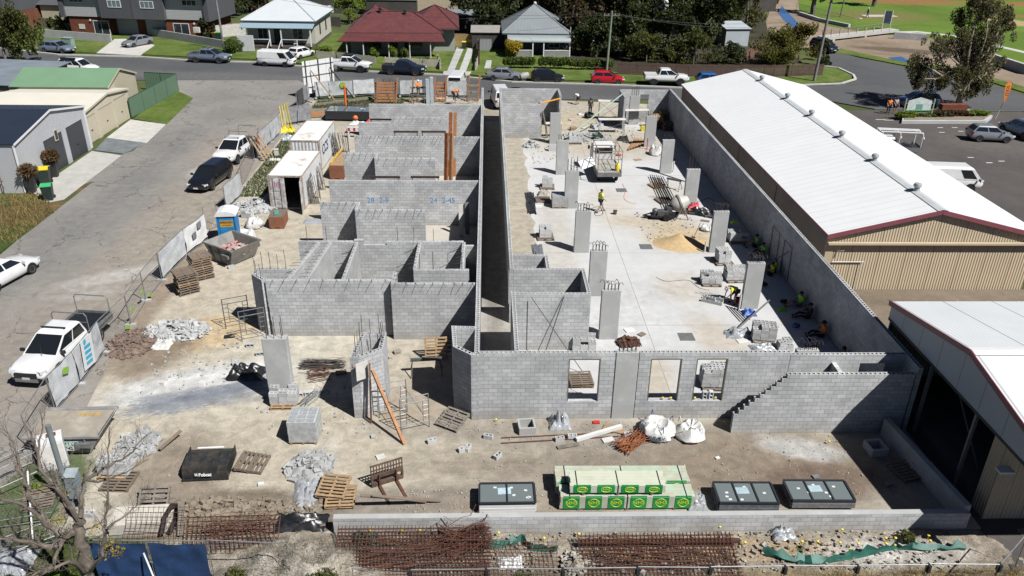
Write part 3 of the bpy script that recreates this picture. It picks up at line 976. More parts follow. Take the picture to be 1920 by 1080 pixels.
bwall((-7.78,17.2),(-3.5,17.2),H,'wider block wall panel of the second house room with bars bent over its top',top='fill',bars=('h',.43,-1))
bwall((-7.74,17.3),(-7.74,18.54),H,'block return joining two short wall panels of the second house room',top='fill')
td=bwall((-10.35,22.65),(-.24,22.65),H,'wide block cross wall with blue painted measurements on it',top='fill')
bwall((-10.35,28.75),(-7.95,28.75),H,'short block wall panel of the third house room next to the yellow timber crate',top='fill',bars=('h',.45,-1))
bwall((-7.9,27.6),(-3.5,27.6),H,'block wall panel of the third house room with two dark trestles before it',top='fill',bars=('h',.6,-1))
bwall((-7.86,27.7),(-7.86,28.85),H,'block return joining two short wall panels of the third house room',top='fill')
bwall((-10.2,33.25),(-.24,33.25),H,'block cross wall with a dense row of bars behind two rusty steel posts',top='fill',bars=('h',.35,-1))
bwall((-10.45,37.35),(-7.95,37.35),H,'short block wall panel of the rear house room beside the paver pallets',top='fill')
bwall((-7.9,39.15),(-3.4,39.15),H,'block wall panel of the rear house room with bars bent over its top',top='fill',bars=('h',.5,-1))
bwall((-10.45,43.7),(-.24,43.7),H,'rearmost block cross wall of the house in front of the orange formwork',top='fill')
BLU=plain('blue_marking_paint',(.04,.27,.55),.8)
for tx,u in (('28',695),('2-9',720),('24',813),('2-45',841)):
 p=gy(u,376,22.55)
 text_mesh(tx,.5,BLU,'painted_number',td,facing((p.x+10.35,-.099,p.z)),.0)
bwall((1.6,.2),(1.6,6.04),3.3,'short near end of the right corridor wall beside the corner room')
bwall((1.6,8.66),(1.6,50.3),3.3,'long block wall along the right side of the narrow corridor',ops=[(.22,1.7,.0,2.75)])
bwall((1.7,5.95),(5.44,5.95),H,'front wall of the corner room of blocks with two black braces crossing before it',top='core')
bwall((5.35,6.05),(5.35,8.65),H,'right side wall of the larger block corner room',top='core')
bwall((1.7,8.75),(5.44,8.75),H,'rear wall of the larger block corner room',top='core')
bwall((3.53,8.85),(3.53,10.42),H,'right side wall of the smaller block corner room',top='core')
bwall((1.7,10.52),(3.62,10.52),H,'rear wall of the smaller block corner room',top='core')
bwall((1.7,50.4),(7.45,50.4),H,'rear block wall of the slab left of the vehicle opening',top='core')
bwall((7.36,50.3),(7.36,47.6),H,'short block return at the vehicle opening in the rear wall',top='core')
bwall((1.7,44.2),(5.35,44.2),H,'block wall with an orange lintel prop at its right end, left rear of the slab',top='core')
bwall((5.3,44.3),(5.3,45.6),H,'short block return behind the orange lintel prop',top='core')
bwall((13.65,50.3),(18.4,50.3),H,'rear block wall of the slab with a small window opening, right of the vehicle opening',top='core',ops=[(1.9,2.75,1.2,2.75)])
bwall((13.55,50.3),(13.55,47.2),H,'block return wall on the right of the vehicle opening, propped by a green pole',top='core')
m=MB()
m.tube([(3.7,44.1,2.9),(7.3,47.6,2.9)],.07,6)
solo(m,'prop',plain('orange_yellow_prop',(.75,.33,.02)),'orange steel prop lying level between two block wall ends','prop')
# cast concrete columns
CGp='cast concrete columns with bar tops'
def column(x,y,h,label,wid=.98,dep=.28,kind='k',nb=5,rz=0,bars=True):
 t=thing('concrete_column',label,'column',(x,y,0),rz,CGp)
 m=MB()
 m.prism([(-wid/2,-dep/2+.02),(-wid/2+.02,-dep/2),(wid/2-.02,-dep/2),(wid/2,-dep/2+.02),(wid/2,dep/2-.02),(wid/2-.02,dep/2),(-wid/2+.02,dep/2),(-wid/2,dep/2-.02)],-.1,h)
 for z in (.92,):
  m.box((0,-dep/2-.001,z),(wid-.1,.004,.012))
 part(m,'shaft',M_CONC,t)
 if bars:
  for s in (-1,1):
   for i in range(nb):
    add_bar(t,kind,((i+.5)/nb*(wid-.1)-wid/2+.05,s*dep*.3,h),rnd.uniform(-.5,.5)+(PI if s>0 else 0),rnd.uniform(.8,1.1))
 return t
CL=[((1140,637),'k','concrete column with a white steel door frame leaning on it, beside the corner room'),
  ((1118,556),'k','concrete column behind the corner room, second along the left row'),
  ((1090,474),'k','third concrete column along the left row, with hooked bars and a pipe stub'),
  ((1070,391),'v','concrete column beside the wrapped pallet of blocks, fourth along the left row'),
  ((1053,328),'j','concrete column with rusty bar stubs near the truck, fifth along the left row'),
  ((1040,270),'j','farthest concrete column of the left row, beside the block wall end'),
  ((1405,580),'k','concrete column with hooked bars right of the bending worker, red bucket at its foot'),
  ((1343,474),'k','concrete column right of the yellow sand pile'),
  ((1293,387),'v','concrete column just behind the cement mixer'),
  ((1248,326),'j','concrete column right of the white bulk bag'),
  ((1217,276),'j','concrete column beside the tall pallet stack'),
  ((1187,234),'v','farthest concrete column, standing before the rear block wall')]
for px,kind,lb in CL:
 x,y=g(*px)
 y+=.14
 column(x,y,2.85,lb,kind=kind,bars=True,nb=5 if kind=='k' else 4)
column((cx0+cx1)/2,.13,3.4,'pale concrete column flush in the block front wall, bars bent out at its top',wid=cx1-cx0,kind='k')
x=gy(1515,650,.75).x
column(x,.75,3.1,'concrete column close behind the front wall with hooked bars just showing',kind='k')
x,y=g(529,752)
column(x,y+.2,3.25,'free-standing concrete column with tall straight bars in the sandy yard',wid=1.08,dep=.42,kind='v',nb=3)
def pipe(px,label,h=.75):
 m=MB()
 m.lathe([(.055,0),(.055,h),(.045,h),(.045,.05)],10)
 solo(m,'stub_pipe',M_PVC,label,'pipe',(*g(*px),.01),0,'white pipe stubs in the slab',True)
pipe((1076,472),'white pipe stub left of the third column of the left row',.9)
pipe((1358,458),'white pipe stub right of the column by the sand pile')
pipe((1321,473),'white pipe stub left of the column by the sand pile')
pipe((1385,582),'white pipe stub left of the column near the bending worker',1.0)
pipe((1262,322),'white pipe stub right of the column by the bulk bag',.9)
pipe((975,639),'white pipe stub in the corner room of blocks',.95)
for px,lb in (((1211,463),'square drain grate in the slab beside the sand pile'),((1287,632),'square drain grate in the slab near the front wall'),((1165,357),'square drain grate behind the walking worker')):
 m=MB()
 m.bx(-.4,.4,-.4,.4,.004,.02)
 t=thing('drain_grate',lb,'drain',(*g(*px),.01),0,'drain grates in the slab')
 part(m,'frame',mat('grate_steel',(.15,.16,.16),.6),t)
 m=MB()
 for i in range(14):m.bx(-.36,.36,-.36+i*.054,-.35+i*.054,.02,.026)
 part(m,'slats',M_GALVD,t)
# pallets, blocks and stacks
def block_mesh():
 m=MB()
 for y in (-.078,.078):m.bx(-.195,.195,y-.017,y+.017,0,.19)
 for x in (-.177,0,.177):m.bx(x-.018,x+.018,-.061,.061,0,.19)
 return m.mesh('hollow_block',mat('loose_block_concrete',(.52,.53,.535),.93,.14,6,bump=.3,rv=.16))
BLK=block_mesh()
BQ=[]
def block(x,y,z,rz,label,group,rx=0):
 if group and 'blocks' in group:
  BQ.append((x,y,z,rz,label,group))
  return None
 o=bpy.data.objects.new('hollow_block',BLK)
 COL.objects.link(o)
 o.location=(x,y,z)
 o.rotation_euler=(rx,0,rz)
 return tag(o,label,'block',group)
PAL={}
def pallet(x,y,z,rz,label,group=None,kind='old',tilt=0,s=(1.12,1.12)):
 if kind not in PAL:
  mt={'old':M_TIMB,'new':M_TIMBL,'grey':M_TIMBG}[kind]
  t=thing('pallet',label,'pallet',(x,y,z),rz,group)
  m=MB()
  r=RR(len(PAL))
  for i in range(7):m.bx(-.56,.56,-.56+i*.173+r.uniform(-.008,.008),-.56+i*.173+.095,.118,.14)
  part(m,'top_deck',mt,t)
  m=MB()
  for k in (-.52,0,.52):m.bx(k-.035,k+.035,-.56,.56,.022,.118)
  part(m,'bearers',mt,t)
  m=MB()
  for k in (-.5,0,.5):m.bx(-.56,.56,k-.05,k+.05,0,.022)
  part(m,'bottom_deck',mt,t)
  PAL[kind]=t
 else:
  t=twin(PAL[kind],(x,y,z),rz,label,group or '')
  if not group and 'group' in t:del t['group']
 t.rotation_euler=(tilt,0,rz)
 return t
def pal_stack(px,n,rz,where,kind='old',loc=None,z=0):
 x,y=loc or g(*px)
 r=RR(n+int(x*10))
 nm=['topmost','second from top','third from top','fourth from top','fifth from top','sixth from top','seventh from top','eighth from top','ninth from top','tenth from top','eleventh from top','twelfth from top']
 for i in range(n):
  k=kind if r.random()<.8 else ('old' if kind=='new' else 'new')
  pallet(x+r.uniform(-.05,.05),y+r.uniform(-.05,.05),z+i*.142,rz+r.uniform(-.06,.06)+(PI if r.random()<.5 else 0),f'{nm[n - 1 - i]} pallet of {where}','stacked timber pallets',k)
def blk_stack(px,nx,ny,nz,rz,where,seed=1,pal=True,kind='old',gaps=.35,loc=None):
 x,y=loc or g(*px)
 r=RR(seed)
 z=0.012
 if pal:
  pallet(x,y,z,rz,f'timber pallet under {where}','pallets under block stacks',kind)
  z+=.141
 c,s=cos(rz),sin(rz)
 lb,gp=f'grey hollow block in {where}',f'blocks in {where}'
 for k in range(nz):
  for i in range(nx):
   for j in range(ny):
    if 0<i<nx-1 and 0<j<ny-1 and k<nz-2:continue
    if k==nz-1 and r.random()<gaps:continue
    if k==nz-2 and r.random()<gaps*.2:continue
    lx,ly=(i-(nx-1)/2)*.4,(j-(ny-1)/2)*.2
    block(x+lx*c-ly*s+r.uniform(-.01,.01),y+lx*s+ly*c+r.uniform(-.01,.01),z+k*.192,rz+r.uniform(-.03,.03)+(r.uniform(-.4,.4) if k==nz-1 and r.random()<.3 else 0),lb,gp)
blk_stack((1022,446),2,3,4,.05,'the stack left of the third column of the left row',1)
blk_stack((1026,352),2,3,4,-.05,'the stack left of the fourth column of the left row',2,gaps=.5)
blk_stack((1037,283),2,2,3,0,'the small stack before the far left columns',3,pal=False)
blk_stack((1078,268),3,4,4,.03,'the wide stack behind the truck',4,gaps=.25)
blk_stack((1381,452),3,4,3,.02,'the stack right of the sand pile with a bright vest on it',5,gaps=.3)
blk_stack((1354,492),2,4,4,.1,'the stack in front of the vest stack',6,gaps=.4)
blk_stack((1332,531),3,4,3,-.06,'the left one of two stacks beside the bending worker',7,gaps=.4)
blk_stack((1376,524),3,4,4,.05,'the stack behind the bending worker',8,gaps=.5)
blk_stack((1336,566),3,3,2,-.5,'the low stack in front of the bending worker',9,pal=False,gaps=.5)
blk_stack((1430,636),3,4,4,-.2,'the stack with a long pole leaning on it',10,gaps=.35)
blk_stack((1468,655),2,3,3,.1,'the stack behind the front wall beside a torn plastic wrap',11,gaps=.4,pal=False)
blk_stack((1094,654),3,3,4,.0,'the stack in the corner room of blocks',12,pal=False,gaps=.6)
blk_stack((1335,727),3,4,5,-.05,'the stack seen through the right window opening',13,gaps=.3,loc=(gy(1335,700,2.9).x,2.6))
blk_stack((535,756),3,3,4,.02,'the stack at the foot of the free-standing concrete column',14,kind='new',gaps=.45)
blk_stack((222,884),3,4,3,-.06,'the stack on two pallets beside the dead tree',15,kind='new',gaps=.3)
blk_stack((1725,882),2,2,2,.4,'the small stack in deep shade by the kerb wall',16,pal=False,gaps=.2)
blk_stack((465,408),2,2,3,-.3,'the small stack between the blue toilet and the rubble',17,pal=False,gaps=.4)
blk_stack((1120,240),3,4,2,.5,'the untidy stack near the vehicle opening',18,pal=False,gaps=.55)
BQ.sort(key=lambda q:(Vector(q[:3])-CAM).length)
for q in BQ[:275]:
 o=bpy.data.objects.new('hollow_block',BLK)
 COL.objects.link(o)
 o.location=q[:3]
 o.rotation_euler=(0,0,q[3])
 tag(o,q[4],'block',q[5])
m=MB()
bv,bf=[tuple(v_.co) for v_ in BLK.vertices],[tuple(p.vertices) for p in BLK.polygons]
for q in BQ[275:]:m.add(bv,bf,MT(q[:3])@MR(q[3],4,'Z'))
o=solo(m,'hollow_blocks',BLK.materials[0],'grey hollow blocks stacked on pallets along the far part of the slab','blocks')
o['kind']='stuff'
loose=[((868,846),.4,'lone grey block on sand below the leaning pallet'),((916,822),-.3,'lone block lying by the foot of the boxed corner wall'),((933,858),.9,'lone broken-looking block on bare sand, farthest right of three scattered ones'),
 ((877,843),1.2,'grey block touching another block on sand below the leaning pallet'),((810,830),.3,'lone block near the orange prop foot'),((168,1*968),-.2,'white grey block beside the dead tree trunk'),
 ((284,848),.5,'block at the lower end of the brown timber length'),((434,503),.6,'lone block lying at the foot of the grey skip'),((1049,826),.2,'block among the rubbish beside a long white pipe, left one'),
 ((1073,822),0,'block among the rubbish touching the end of a long white pipe'),((1178,818),.2,'block beside the white bulk bags near the rusty bar bundle'),((488,664),.2,'block standing left of the black plastic heap'),
 ((443,684),.6,'half hidden block at the left edge of the black plastic heap'),((580,738),.2,'block standing on end beside the pallet stack at the free-standing column'),((562,740),0,'second block standing beside the free-standing column stack'),
 ((470,648),.1,'block behind the black plastic heap near the free-standing column')]
for i,(px,rz,lb) in enumerate(loose):
 b_=block(*g(*px),.002,rz,lb,None,PI/2 if 'on end' in lb or 'standing' in lb else 0)
 if 'standing' in lb:b_.location.z=.1
for k,lb in ((0,'left one of two blocks standing on the right window sill'),(1,'right one of two blocks standing on the right window sill')):
 p=gy(1321+12*k,748,.09)
 o=block(p.x,.09,.92+.195,0,lb,None)
 o.rotation_euler=(0,PI/2,PI/2)
def rubble(name,px_,rx,ry,h,n,label,seed,mt=None,lo=.12,hi=.4,rz=0):
 r=RR(seed)
 m=MB()
 m.blob((0,0,-.02),(rx*.9,ry*.9,h*.6),18,6,.12,seed,-.02)
 for i in range(int(n*1.7)):
  a,q=r.uniform(0,2*PI),math.sqrt(r.random())
  x,y=q*rx*cos(a),q*ry*sin(a)
  z=h*max(0,1-q)*r.uniform(.4,1)
  T=MT((x,y,z+.05))@MR(r.uniform(0,6.3),4,'Z')@MR(r.uniform(-1,1),4,'X')@MR(r.uniform(-.8,.8),4,'Y')
  k=r.uniform(lo,hi) if r.random()<.55 else r.uniform(.03,lo)
  m.box((0,0,0),(k,k*r.uniform(.4,.8),r.choice([.04,.05,.1,.16])*(k/.3)),0,T)
 o=solo(m,name,mt or M_RUBBLE,label,'rubble heap',(*g(*px_),0),rz)
 o['kind']='stuff'
 return o
rubble('rubble_heap',(333,622),1.75,1.1,.5,210,'heap of broken grey blocks in the sandy yard by the white ute',1)
rubble('rubble_heap',(248,645),1.3,1.5,.35,230,'brown heap of broken bricks and clods beside the wire fence',2,mat('brown_brick_rubble',(.20,.145,.115),.95,.35,4,bump=.5,rv=.1),.08,.25)
rubble('rubble_heap',(582,878),.95,1.0,.5,120,'heap of broken blocks spilling beside the crumpled plastic sheet',3)
rubble('rubble_heap',(484,388),1.9,1.5,.6,200,'heap of broken blocks beside the shipping container doors',4)
rubble('rubble_heap',(255,835),.9,1.1,.25,80,'small heap of pale broken blocks near the dead tree',5)
rubble('rubble_heap',(700,203),3.2,1.0,.5,260,'long heap of dark red broken bricks behind the dark glass packs',6,mat('dark_brick_rubble',(.16,.085,.07),.95,.35,4,rv=.1),.12,.3)
rubble('rubble_heap',(996,275),.8,.5,.7,70,'scrap heap of offcuts on a pallet by the corridor wall',7)
rubble('rubble_heap',(1100,258),2.6,1.6,.2,110,'scatter of block offcuts near the vehicle opening',8,lo=.1,hi=.3)
rubble('rubble_heap',(1178,644),.6,.45,.3,60,'tangled heap of steel brackets behind the front wall',9,M_RUST,.15,.4)
pal_stack((352,545),9,.6,'the stack of pallets nearest the white cloth fence')
pal_stack((379,518),10,.62,'the stack of pallets beside the grey skip')
pal_stack((1228,240),9,.1,'the tall pallet stack beside the far right column','new')
pal_stack((1252,243),5,.05,'the pallet stack in the shaded rear corner','old')
pal_stack((1246,232),9,.0,'the rearmost pallet stack in the shaded corner','new')
pal_stack((1095,693),2,.05,'the pair of pallets seen through the left window opening','new',loc=(gy(1093,690,2.6).x,2.9))
pallet(*g(849,793),.12,-.55,'weathered pallet tilted against rubble right of the scaffold frames',None,'grey',.22)
pallet(*g(818,670),.55,.1,'pallet standing on edge beside dark timbers near the boxed corner',None,'new',1.25)
pallet(*g(474,872),.06,1.45,'brown pallet lying beside the black loader bucket',None,'old',.12)
pallet(*g(627,925),.28,-.15,'topmost of the fresh pallets piled on the front soil bank, tilted',None,'new',.12)
pallet(*g(640,938),.12,.05,'lower one of the fresh pallets piled on the front soil bank',None,'new',.05)
pallet(*g(290,945),.1,.05,'grey pallet standing behind the white board stack',None,'grey',.6)
pallet(*g(1700,886),.02,.25,'pallet lying in deep shade by the kerb wall',None,'old')
pallet(*g(1018,376),.012,.05,'pallet with cement bags beside the fourth column',None,'old')
pallet(*g(1305,398),.012,-.15,'pallet beside the cement mixer',None,'new')
pallet(*g(1335,404),.012,-.15,'pallet partly under black plastic by the cement mixer',None,'old')
pallet(*g(1232,350),.012,.35,'pallet under the upper end of the steel bars',None,'new')
pallet(*g(1245,378),.012,.3,'pallet under the lower end of the steel bars',None,'old')
pallet(*g(225,905),-.0,-.05,'low pallet in front of the stack beside the dead tree',None,'old')
pallet(*g(75,940),.05,.3,'pallet inside the pile of fence frames at the dead tree',None,'old')
def wrapped(px,rz,label,h=.95,loc=None,mt=None):
 x,y=loc or g(*px)
 t=thing('wrapped_pallet',label,'wrapped pallet',(x,y,.0),rz)
 m=MB()
 for k in (-.5,0,.5):m.bx(k-.05,k+.05,-.58,.58,0,.1)
 m.bx(-.6,.6,-.58,.58,.1,.125)
 part(m,'pallet_base',M_TIMBL,t)
 m=MB()
 n=5
 for k in range(n):
  z=.127+k*(h/n)
  o_=rnd.uniform(-.012,.012)
  m.bx(-.59+o_,.59+o_,-.57,.57,z,z+h/n-.006)
 part(m,'block_layers',mt or M_RUBBLE,t)
 m=MB()
 for i in range(3):
  for j in range(4):
   m.bx(-.55+i*.38,-.55+i*.38+.3,-.52+j*.27,-.52+j*.27+.2,.13+h,.13+h+.012)
 part(m,'plastic_wrap',M_CLRPL,t)
 return t
wrapped((574,818),0,'plastic wrapped pallet of blocks in the middle of the sandy yard',1.0)
wrapped((1049,386),.0,'plastic wrapped pallet of blocks against the fourth column of the left row',.8)
wrapped((690,292),0,'pallet of white grey pavers beside the container row',.9)
def heapcloth(px,d,label,mt,name='plastic_sheet',seed=1,rz=0,z=0.0,loc=None,cat=None,n=18):
 "crumpled sheet lying in folds"
 x,y=loc or g(*px)
 r=RR(seed)
 m=MB()
 vs,fs=[],[]
 of=Vector((seed*3.1,seed*1.7,0))
 for i in range(n+1):
  for j in range(n+1):
   u,v=i/n*2-1,j/n*2-1
   e=max(0,1-max(abs(u),abs(v))**3)
   wob=1+.18*mn.noise(Vector((u*2,v*2,seed)))
   zz=d[2]*e*(.45+.55*abs(mn.noise(Vector((u*2.2,v*2.2,0))+of))*2)+.05*e*mn.noise(Vector((u*8,v*8,seed)))
   vs.append((u*d[0]/2*wob,v*d[1]/2*wob,.012+max(0,zz)))
 k=n+1
 fs=[(i*k+j,(i+1)*k+j,(i+1)*k+j+1,i*k+j+1) for i in range(n) for j in range(n)]
 m.add(vs,fs)
 return solo(m,name,mt,label,cat or name.replace('_',' '),(x,y,z),rz,None,True)
heapcloth((462,702),(1.7,1.2,.55),'heap of black plastic sheet left of the free-standing column',M_BLKPL,seed=2)
heapcloth((575,925),(1.0,2.0,.3),'crumpled clear plastic sheet flowing down the front soil bank',M_CLRPL,seed=3,rz=.12)
heapcloth((565,985),(1.9,.9,.35),'black plastic sheet lying below the clear sheet on the front bank',M_BLKPL,seed=4,z=.1)
heapcloth((1316,402),(2.2,1.0,.5),'black plastic sheet bundled behind the pallet at the cement mixer',M_BLKPL,seed=5,rz=-.5)
heapcloth((1385,628),(1.5,.9,.45),'bundle of clear plastic left of the leaning pole stack',M_CLRPL,seed=6)
heapcloth((1432,655),(1.4,.7,.35),'crumpled clear plastic sheet close behind the front wall',M_CLRPL,seed=7)
heapcloth((1049,797),(.95,.8,.6),'crumpled clear plastic sheet at the foot of the front wall',M_CLRPL,seed=8)
heapcloth((1468,1003),(.9,.6,.3),'ball of clear plastic in front of the low wall',M_CLRPL,seed=9)
heapcloth((1755,908),(.9,.7,.3),'crumpled plastic in deep shade by the kerb wall',M_CLRPL,seed=10)
heapcloth((305,647),(.9,1.0,.3),'torn white bag between the brown and the grey rubble heaps',M_BAG,'torn_bag',11,cat='bag')
heapcloth((985,350),(.7,4.6,.18),'black plastic strip along the slab edge',M_BLKPL,'plastic_strip',12,.0,loc=(3.55,27),n=24)
heapcloth((985,430),(.7,5.5,.2),'grey plastic strip along the near slab edge',mat('grey_plastic',(.16,.17,.19),.4,.3,6,bump=.8),'plastic_strip',13,.0,loc=(3.6,16.5),n=24)
heapcloth((1020,368),(.9,.9,.35),'pile of cement bags on the pallet beside the fourth column',M_STONE,'cement_bags',14,z=.14,cat='bags')
heapcloth((592,415),(1.6,1.0,.12),'white plastic sheet lying by the short wall panel',M_CLRPL,seed=15)
def bulkbag(px,r_,h,label,seed,open_=True,loc=None,txt=None):
 x,y=loc or g(*px)
 t=thing('bulk_bag',label,'bulk bag',(x,y,0),rnd.uniform(-.4,.4))
 m=MB()
 n=28
 prof=[(.75,0),(1.0,.12),(1.06,.3),(1.0,.55),(.86,.8),(.7,.95),(.62,.99),(.5,.86),(.25,.72),(0.02,.74)]
 vs,fs=[],[]
 for k,(q,z) in enumerate(prof):
  for j in range(n):
   a=2*PI*j/n
   w_=1+.22*mn.noise(Vector((cos(a)*1.5,sin(a)*1.5,z*2+seed)))+.16*mn.noise(Vector((cos(a)*5,sin(a)*5,z*5+seed)))
   vs.append((r_*q*w_*cos(a),r_*q*w_*sin(a),h*z*(1+.4*mn.noise(Vector((cos(a)*2,sin(a)*2,seed+4))))))
 for k in range(len(prof)-1):
  for j in range(n):fs.append((k*n+j,k*n+(j+1)%n,(k+1)*n+(j+1)%n,(k+1)*n+j))
 m.add(vs,fs)
 part(m,'bag',M_BAG,t,True)
 for a in (.6,2.1,3.7,5.2):
  p=Vector((cos(a)*r_*.75,sin(a)*r_*.75,h*.92))
  part(MB().tube([p,p*1.25+Vector((0,0,.08)),p*1.35-Vector((0,0,.25))],.02,5),'strap',plain('blue_strap',(.05,.07,.25),.7) if txt else M_BAG,t)
 if txt:
  text_mesh(txt,.26,mat('bag_print',(.10,.12,.16),.8),'print',t,facing((.12,-r_*1.05,h*.4),.1,1.15),.004,.03)
 return t
bulkbag((1231,812),.72,.62,'half emptied white bulk bag with blue straps and dark lettering at the front wall',1,txt='ARGY')
bulkbag((1293,816),.62,.55,'collapsed white bulk bag with a dark opening, right of the printed one',2)
bulkbag((1228,290),.55,.75,'white bulk bag standing beside the pink post',3)
bulkbag((1324,432),.42,.3,'small flattened white bag on the sand near the mixer',4)
bulkbag((460,446),.7,.5,'white and red bag in the rubbish pile behind the grey skip',5)
bulkbag((478,425),.6,.6,'plain white bag at the rear of the rubbish pile behind the grey skip',6)
# steel frames, props, timbers
def scaf_frame(loc,rz,label,tilt=0,mt=None,hgt=1.75,wid=1.25,brace=False,group='scaffold frames'):
 t=thing('scaffold_frame',label,'scaffold frame',loc,rz,group)
 for x in (-wid/2,wid/2):part(MB().tube([(x,0,0),(x,0,hgt)],.024,6),'upright',mt or M_GALVD,t)
 m=MB()
 for z in (hgt-.02,hgt-.32):m.tube([(-wid/2,0,z),(wid/2,0,z)],.022,6)
 m.tube([(-wid/2,0,.35),(wid/2,0,.35)],.02,6)
 for x in (-wid/2+.25,wid/2-.25):m.tube([(x,0,hgt-.32),(x*.98,0,.35)],.016,5)
 for s in (-1,1):
  for z in (.65,.95,1.2):m.tube([(s*wid/2,0,z),(s*(wid/2-.25),0,z)],.014,5)
 part(m,'rungs',mt or M_GALVD,t)
 t.rotation_euler=(tilt,0,rz)
 return t
def cross(a,b,label):
 m=MB()
 m.tube([a,b],.016,5)
 return solo(m,'brace',M_GALVD,label,'brace',group='scaffold braces')
A_,B_=g(757,778),g(778,806)
scaf_frame((*g(738,778),0),.35,'scaffold frame farther from the camera, right of the propped pier',0,M_GALV)
scaf_frame((*g(779,806),0),.35,'scaffold frame nearer the camera, right of the propped pier',0,M_GALV)
cross((*g(760,770),1.3),(*g(800,800),.4),'thin diagonal brace between the two scaffold frames, falling to the right')
cross((*g(722,778),.4),(*g(758,810),1.3),'thin diagonal brace between the two scaffold frames, rising to the right')
scaf_frame((*g(447,612),0),.42,'dark scaffold frame at the left end of the house front wall',0,mat('dark_scaffold',(.07,.075,.08),.5))
scaf_frame((*g(478,636),0),.42,'second scaffold frame before the slanted block corner',0,M_GALVD)
t=scaf_frame((*g(1140,634),0),0,'white steel door frame leaning before the concrete column',-.05,M_WHITE,2.0,1.0,group='x')
t.name='door_frame'; t['category']='door frame'; del t['group']
def frame_rack(loc,rz,n,label,mt,pitch=.11):
 "frames leaning side by side, each one a thing"
 c,s=cos(rz),sin(rz)
 first=None
 r=RR(n+int(loc[1]))
 for i in range(n):
  x,y=loc[0]+c*i*pitch,loc[1]+s*i*pitch
  lb=f'one of the upright scaffold frames {label}'
  if first is None:
   first=scaf_frame((x,y,0),rz+PI/2,lb,0,mt,1.8,1.3,group='frames '+label)
  else:
   f_=twin(first,(x,y,0),rz+PI/2,lb)
   f_.rotation_euler=(r.uniform(-.2,.0),0,rz+PI/2+r.uniform(-.03,.03))
MIXF=mat('weathered_frame_steel',(.17,.155,.14),.7,.4,4,rv=.2)
frame_rack((*g(578,378),0),.25,9,'in the front row leaning beside the nearer container',MIXF)
frame_rack((*g(588,352),0),.25,9,'in the second row leaning beside the nearer container',MIXF)
frame_rack((*g(628,290),0),.2,12,'leaning beside the farther container',MIXF)
def plank(a,b,w_,h_,label,mt=None,name='timber_plank',cat='timber',group=None):
 m=MB()
 m.bar(a,b,w_,h_)
 return solo(m,name,mt or M_TIMB,label,cat,group=group)
def G3(u,v,z=0):return (*g(u,v),z)
pr=thing('timber_prop','long orange timber prop leaning from the ground to the block pier','prop',(0,0,0))
m=MB()
m.bar((*g(758,834),.03),(gy(698,690,.1).x,.05,2.55),.12,.12)
part(m,'timber',M_TIMBO,pr)
m=MB()
m.bar((gy(694,700,.1).x,-.02,2.9),(gy(694,700,.1).x,-.02,1.6),.18,.04)
part(m,'backing_board',M_TIMBL,pr)
plank((gy(696,783,-.2).x,-.3,0),(gy(694,690,.1).x,.0,2.9),.06,.06,'dark steel pole standing against the block pier beside the orange prop',M_RUST,'steel_pole','pole')
m=MB()
m.tube([(gy(658,677,.2).x,.15,2.75),(-5.35,.04,2.72),(-4.75,.42,2.75),(-4.2,.95,2.95)],.012,4)
solo(m,'ratchet_strap',M_RED,'red strap tied around the top of the block pier','strap')
m=MB()
m.box((-5.0,-.03,2.55),(.55,.03,.85),.6)
solo(m,'formwork_board',M_OFFW,'pale board strapped to the face of the block pier','board')
plank(G3(300,848,.15),G3(342,820,.35),.14,.06,'brown length of timber propped on a block in the yard',M_TIMB)
plank(G3(678,958,.75),G3(826,941,.06),.14,.05,'long thin plank lying from the low wall into the yard',M_TIMB)
plank(G3(700,960,.8),G3(800,945,.12),.10,.04,'shorter plank lying beside the long thin one at the low wall',M_TIMB)
plank(G3(1080,828,.1),G3(1165,804,.14),.16,.16,'long white pipe length lying in the rubbish below the front wall',M_PVC,'plastic_pipe','pipe')
plank(G3(1045,841,.05),G3(1085,834,.05),.2,.05,'grey board offcut near the long white pipe',M_TIMBG)
plank(G3(940,832,.03),G3(1180,818,.03),.05,.03,'long thin rusty bar across the rubbish below the front wall',M_RUST,'steel_bar','bar')
plank(G3(940,822,.03),G3(1150,812,.03),.05,.03,'second long thin rusty bar in the rubbish below the front wall',M_RUST,'steel_bar','bar')
plank(G3(1366,632,.03),(*g(1438,590),.9),.07,.07,'long grey pole leaning over a block stack behind the front wall',M_GALVD,'steel_pole','pole')
for i in range(5):
 plank(G3(1362+i*5,575+i,.03),G3(1388+i*4.5,604-i,.03),.035,.035,'one of five thin dark bars lying on the slab near the bending worker',M_BLACKS,'steel_bar','bar','dark bars on the slab')
for i in range(7):
 plank(G3(1218+i*4,332+i*.5,.2+.02*(i%2)),G3(1245+i*5,393+i*.7,.2+.02*(i%2)),.045,.045,'one of the long dark steel bars lying across two pallets',M_BLACKS,'steel_bar','bar','bars across two pallets')
for i in range(6):
 plank(G3(1178+i*5,283-i*1.2,.12+.05*i),G3(1192+i*4,262+i*1.5,.1+.05*i),.2,.04,'one of the timber planks in the loose heap before the far right columns',M_TIMBL if i%2 else M_TIMBO,'timber_plank','timber','planks in the loose heap')
for i in range(3):
 plank(G3(836,652+i*10,.3+.05*i),G3(885,648+i*9,.35),.14,.1,['far','middle','near'][i]+' one of three dark timbers stacked beside the boxed corner',M_TIMBG)
for k,(u,lb) in enumerate(((834,'rusty orange'),(843,'brown'))):
 p=gy(u,330,26.8); q=gy(u,222,27.0)
 plank((p.x,27.0,0),(q.x+.1,27.3,5.2),.24,.2,f'tall {lb} steel post standing in the third house room',M_RUSTO if k==0 else M_TIMBO,'steel_post','post')
 plank((p.x+.05,33.0,.0),(p.x+.2,33.9,5.0),.24,.2,f'tall {lb} post standing behind the wall with dense bars',M_RUSTO if k==0 else M_TIMBO,'steel_post','post')
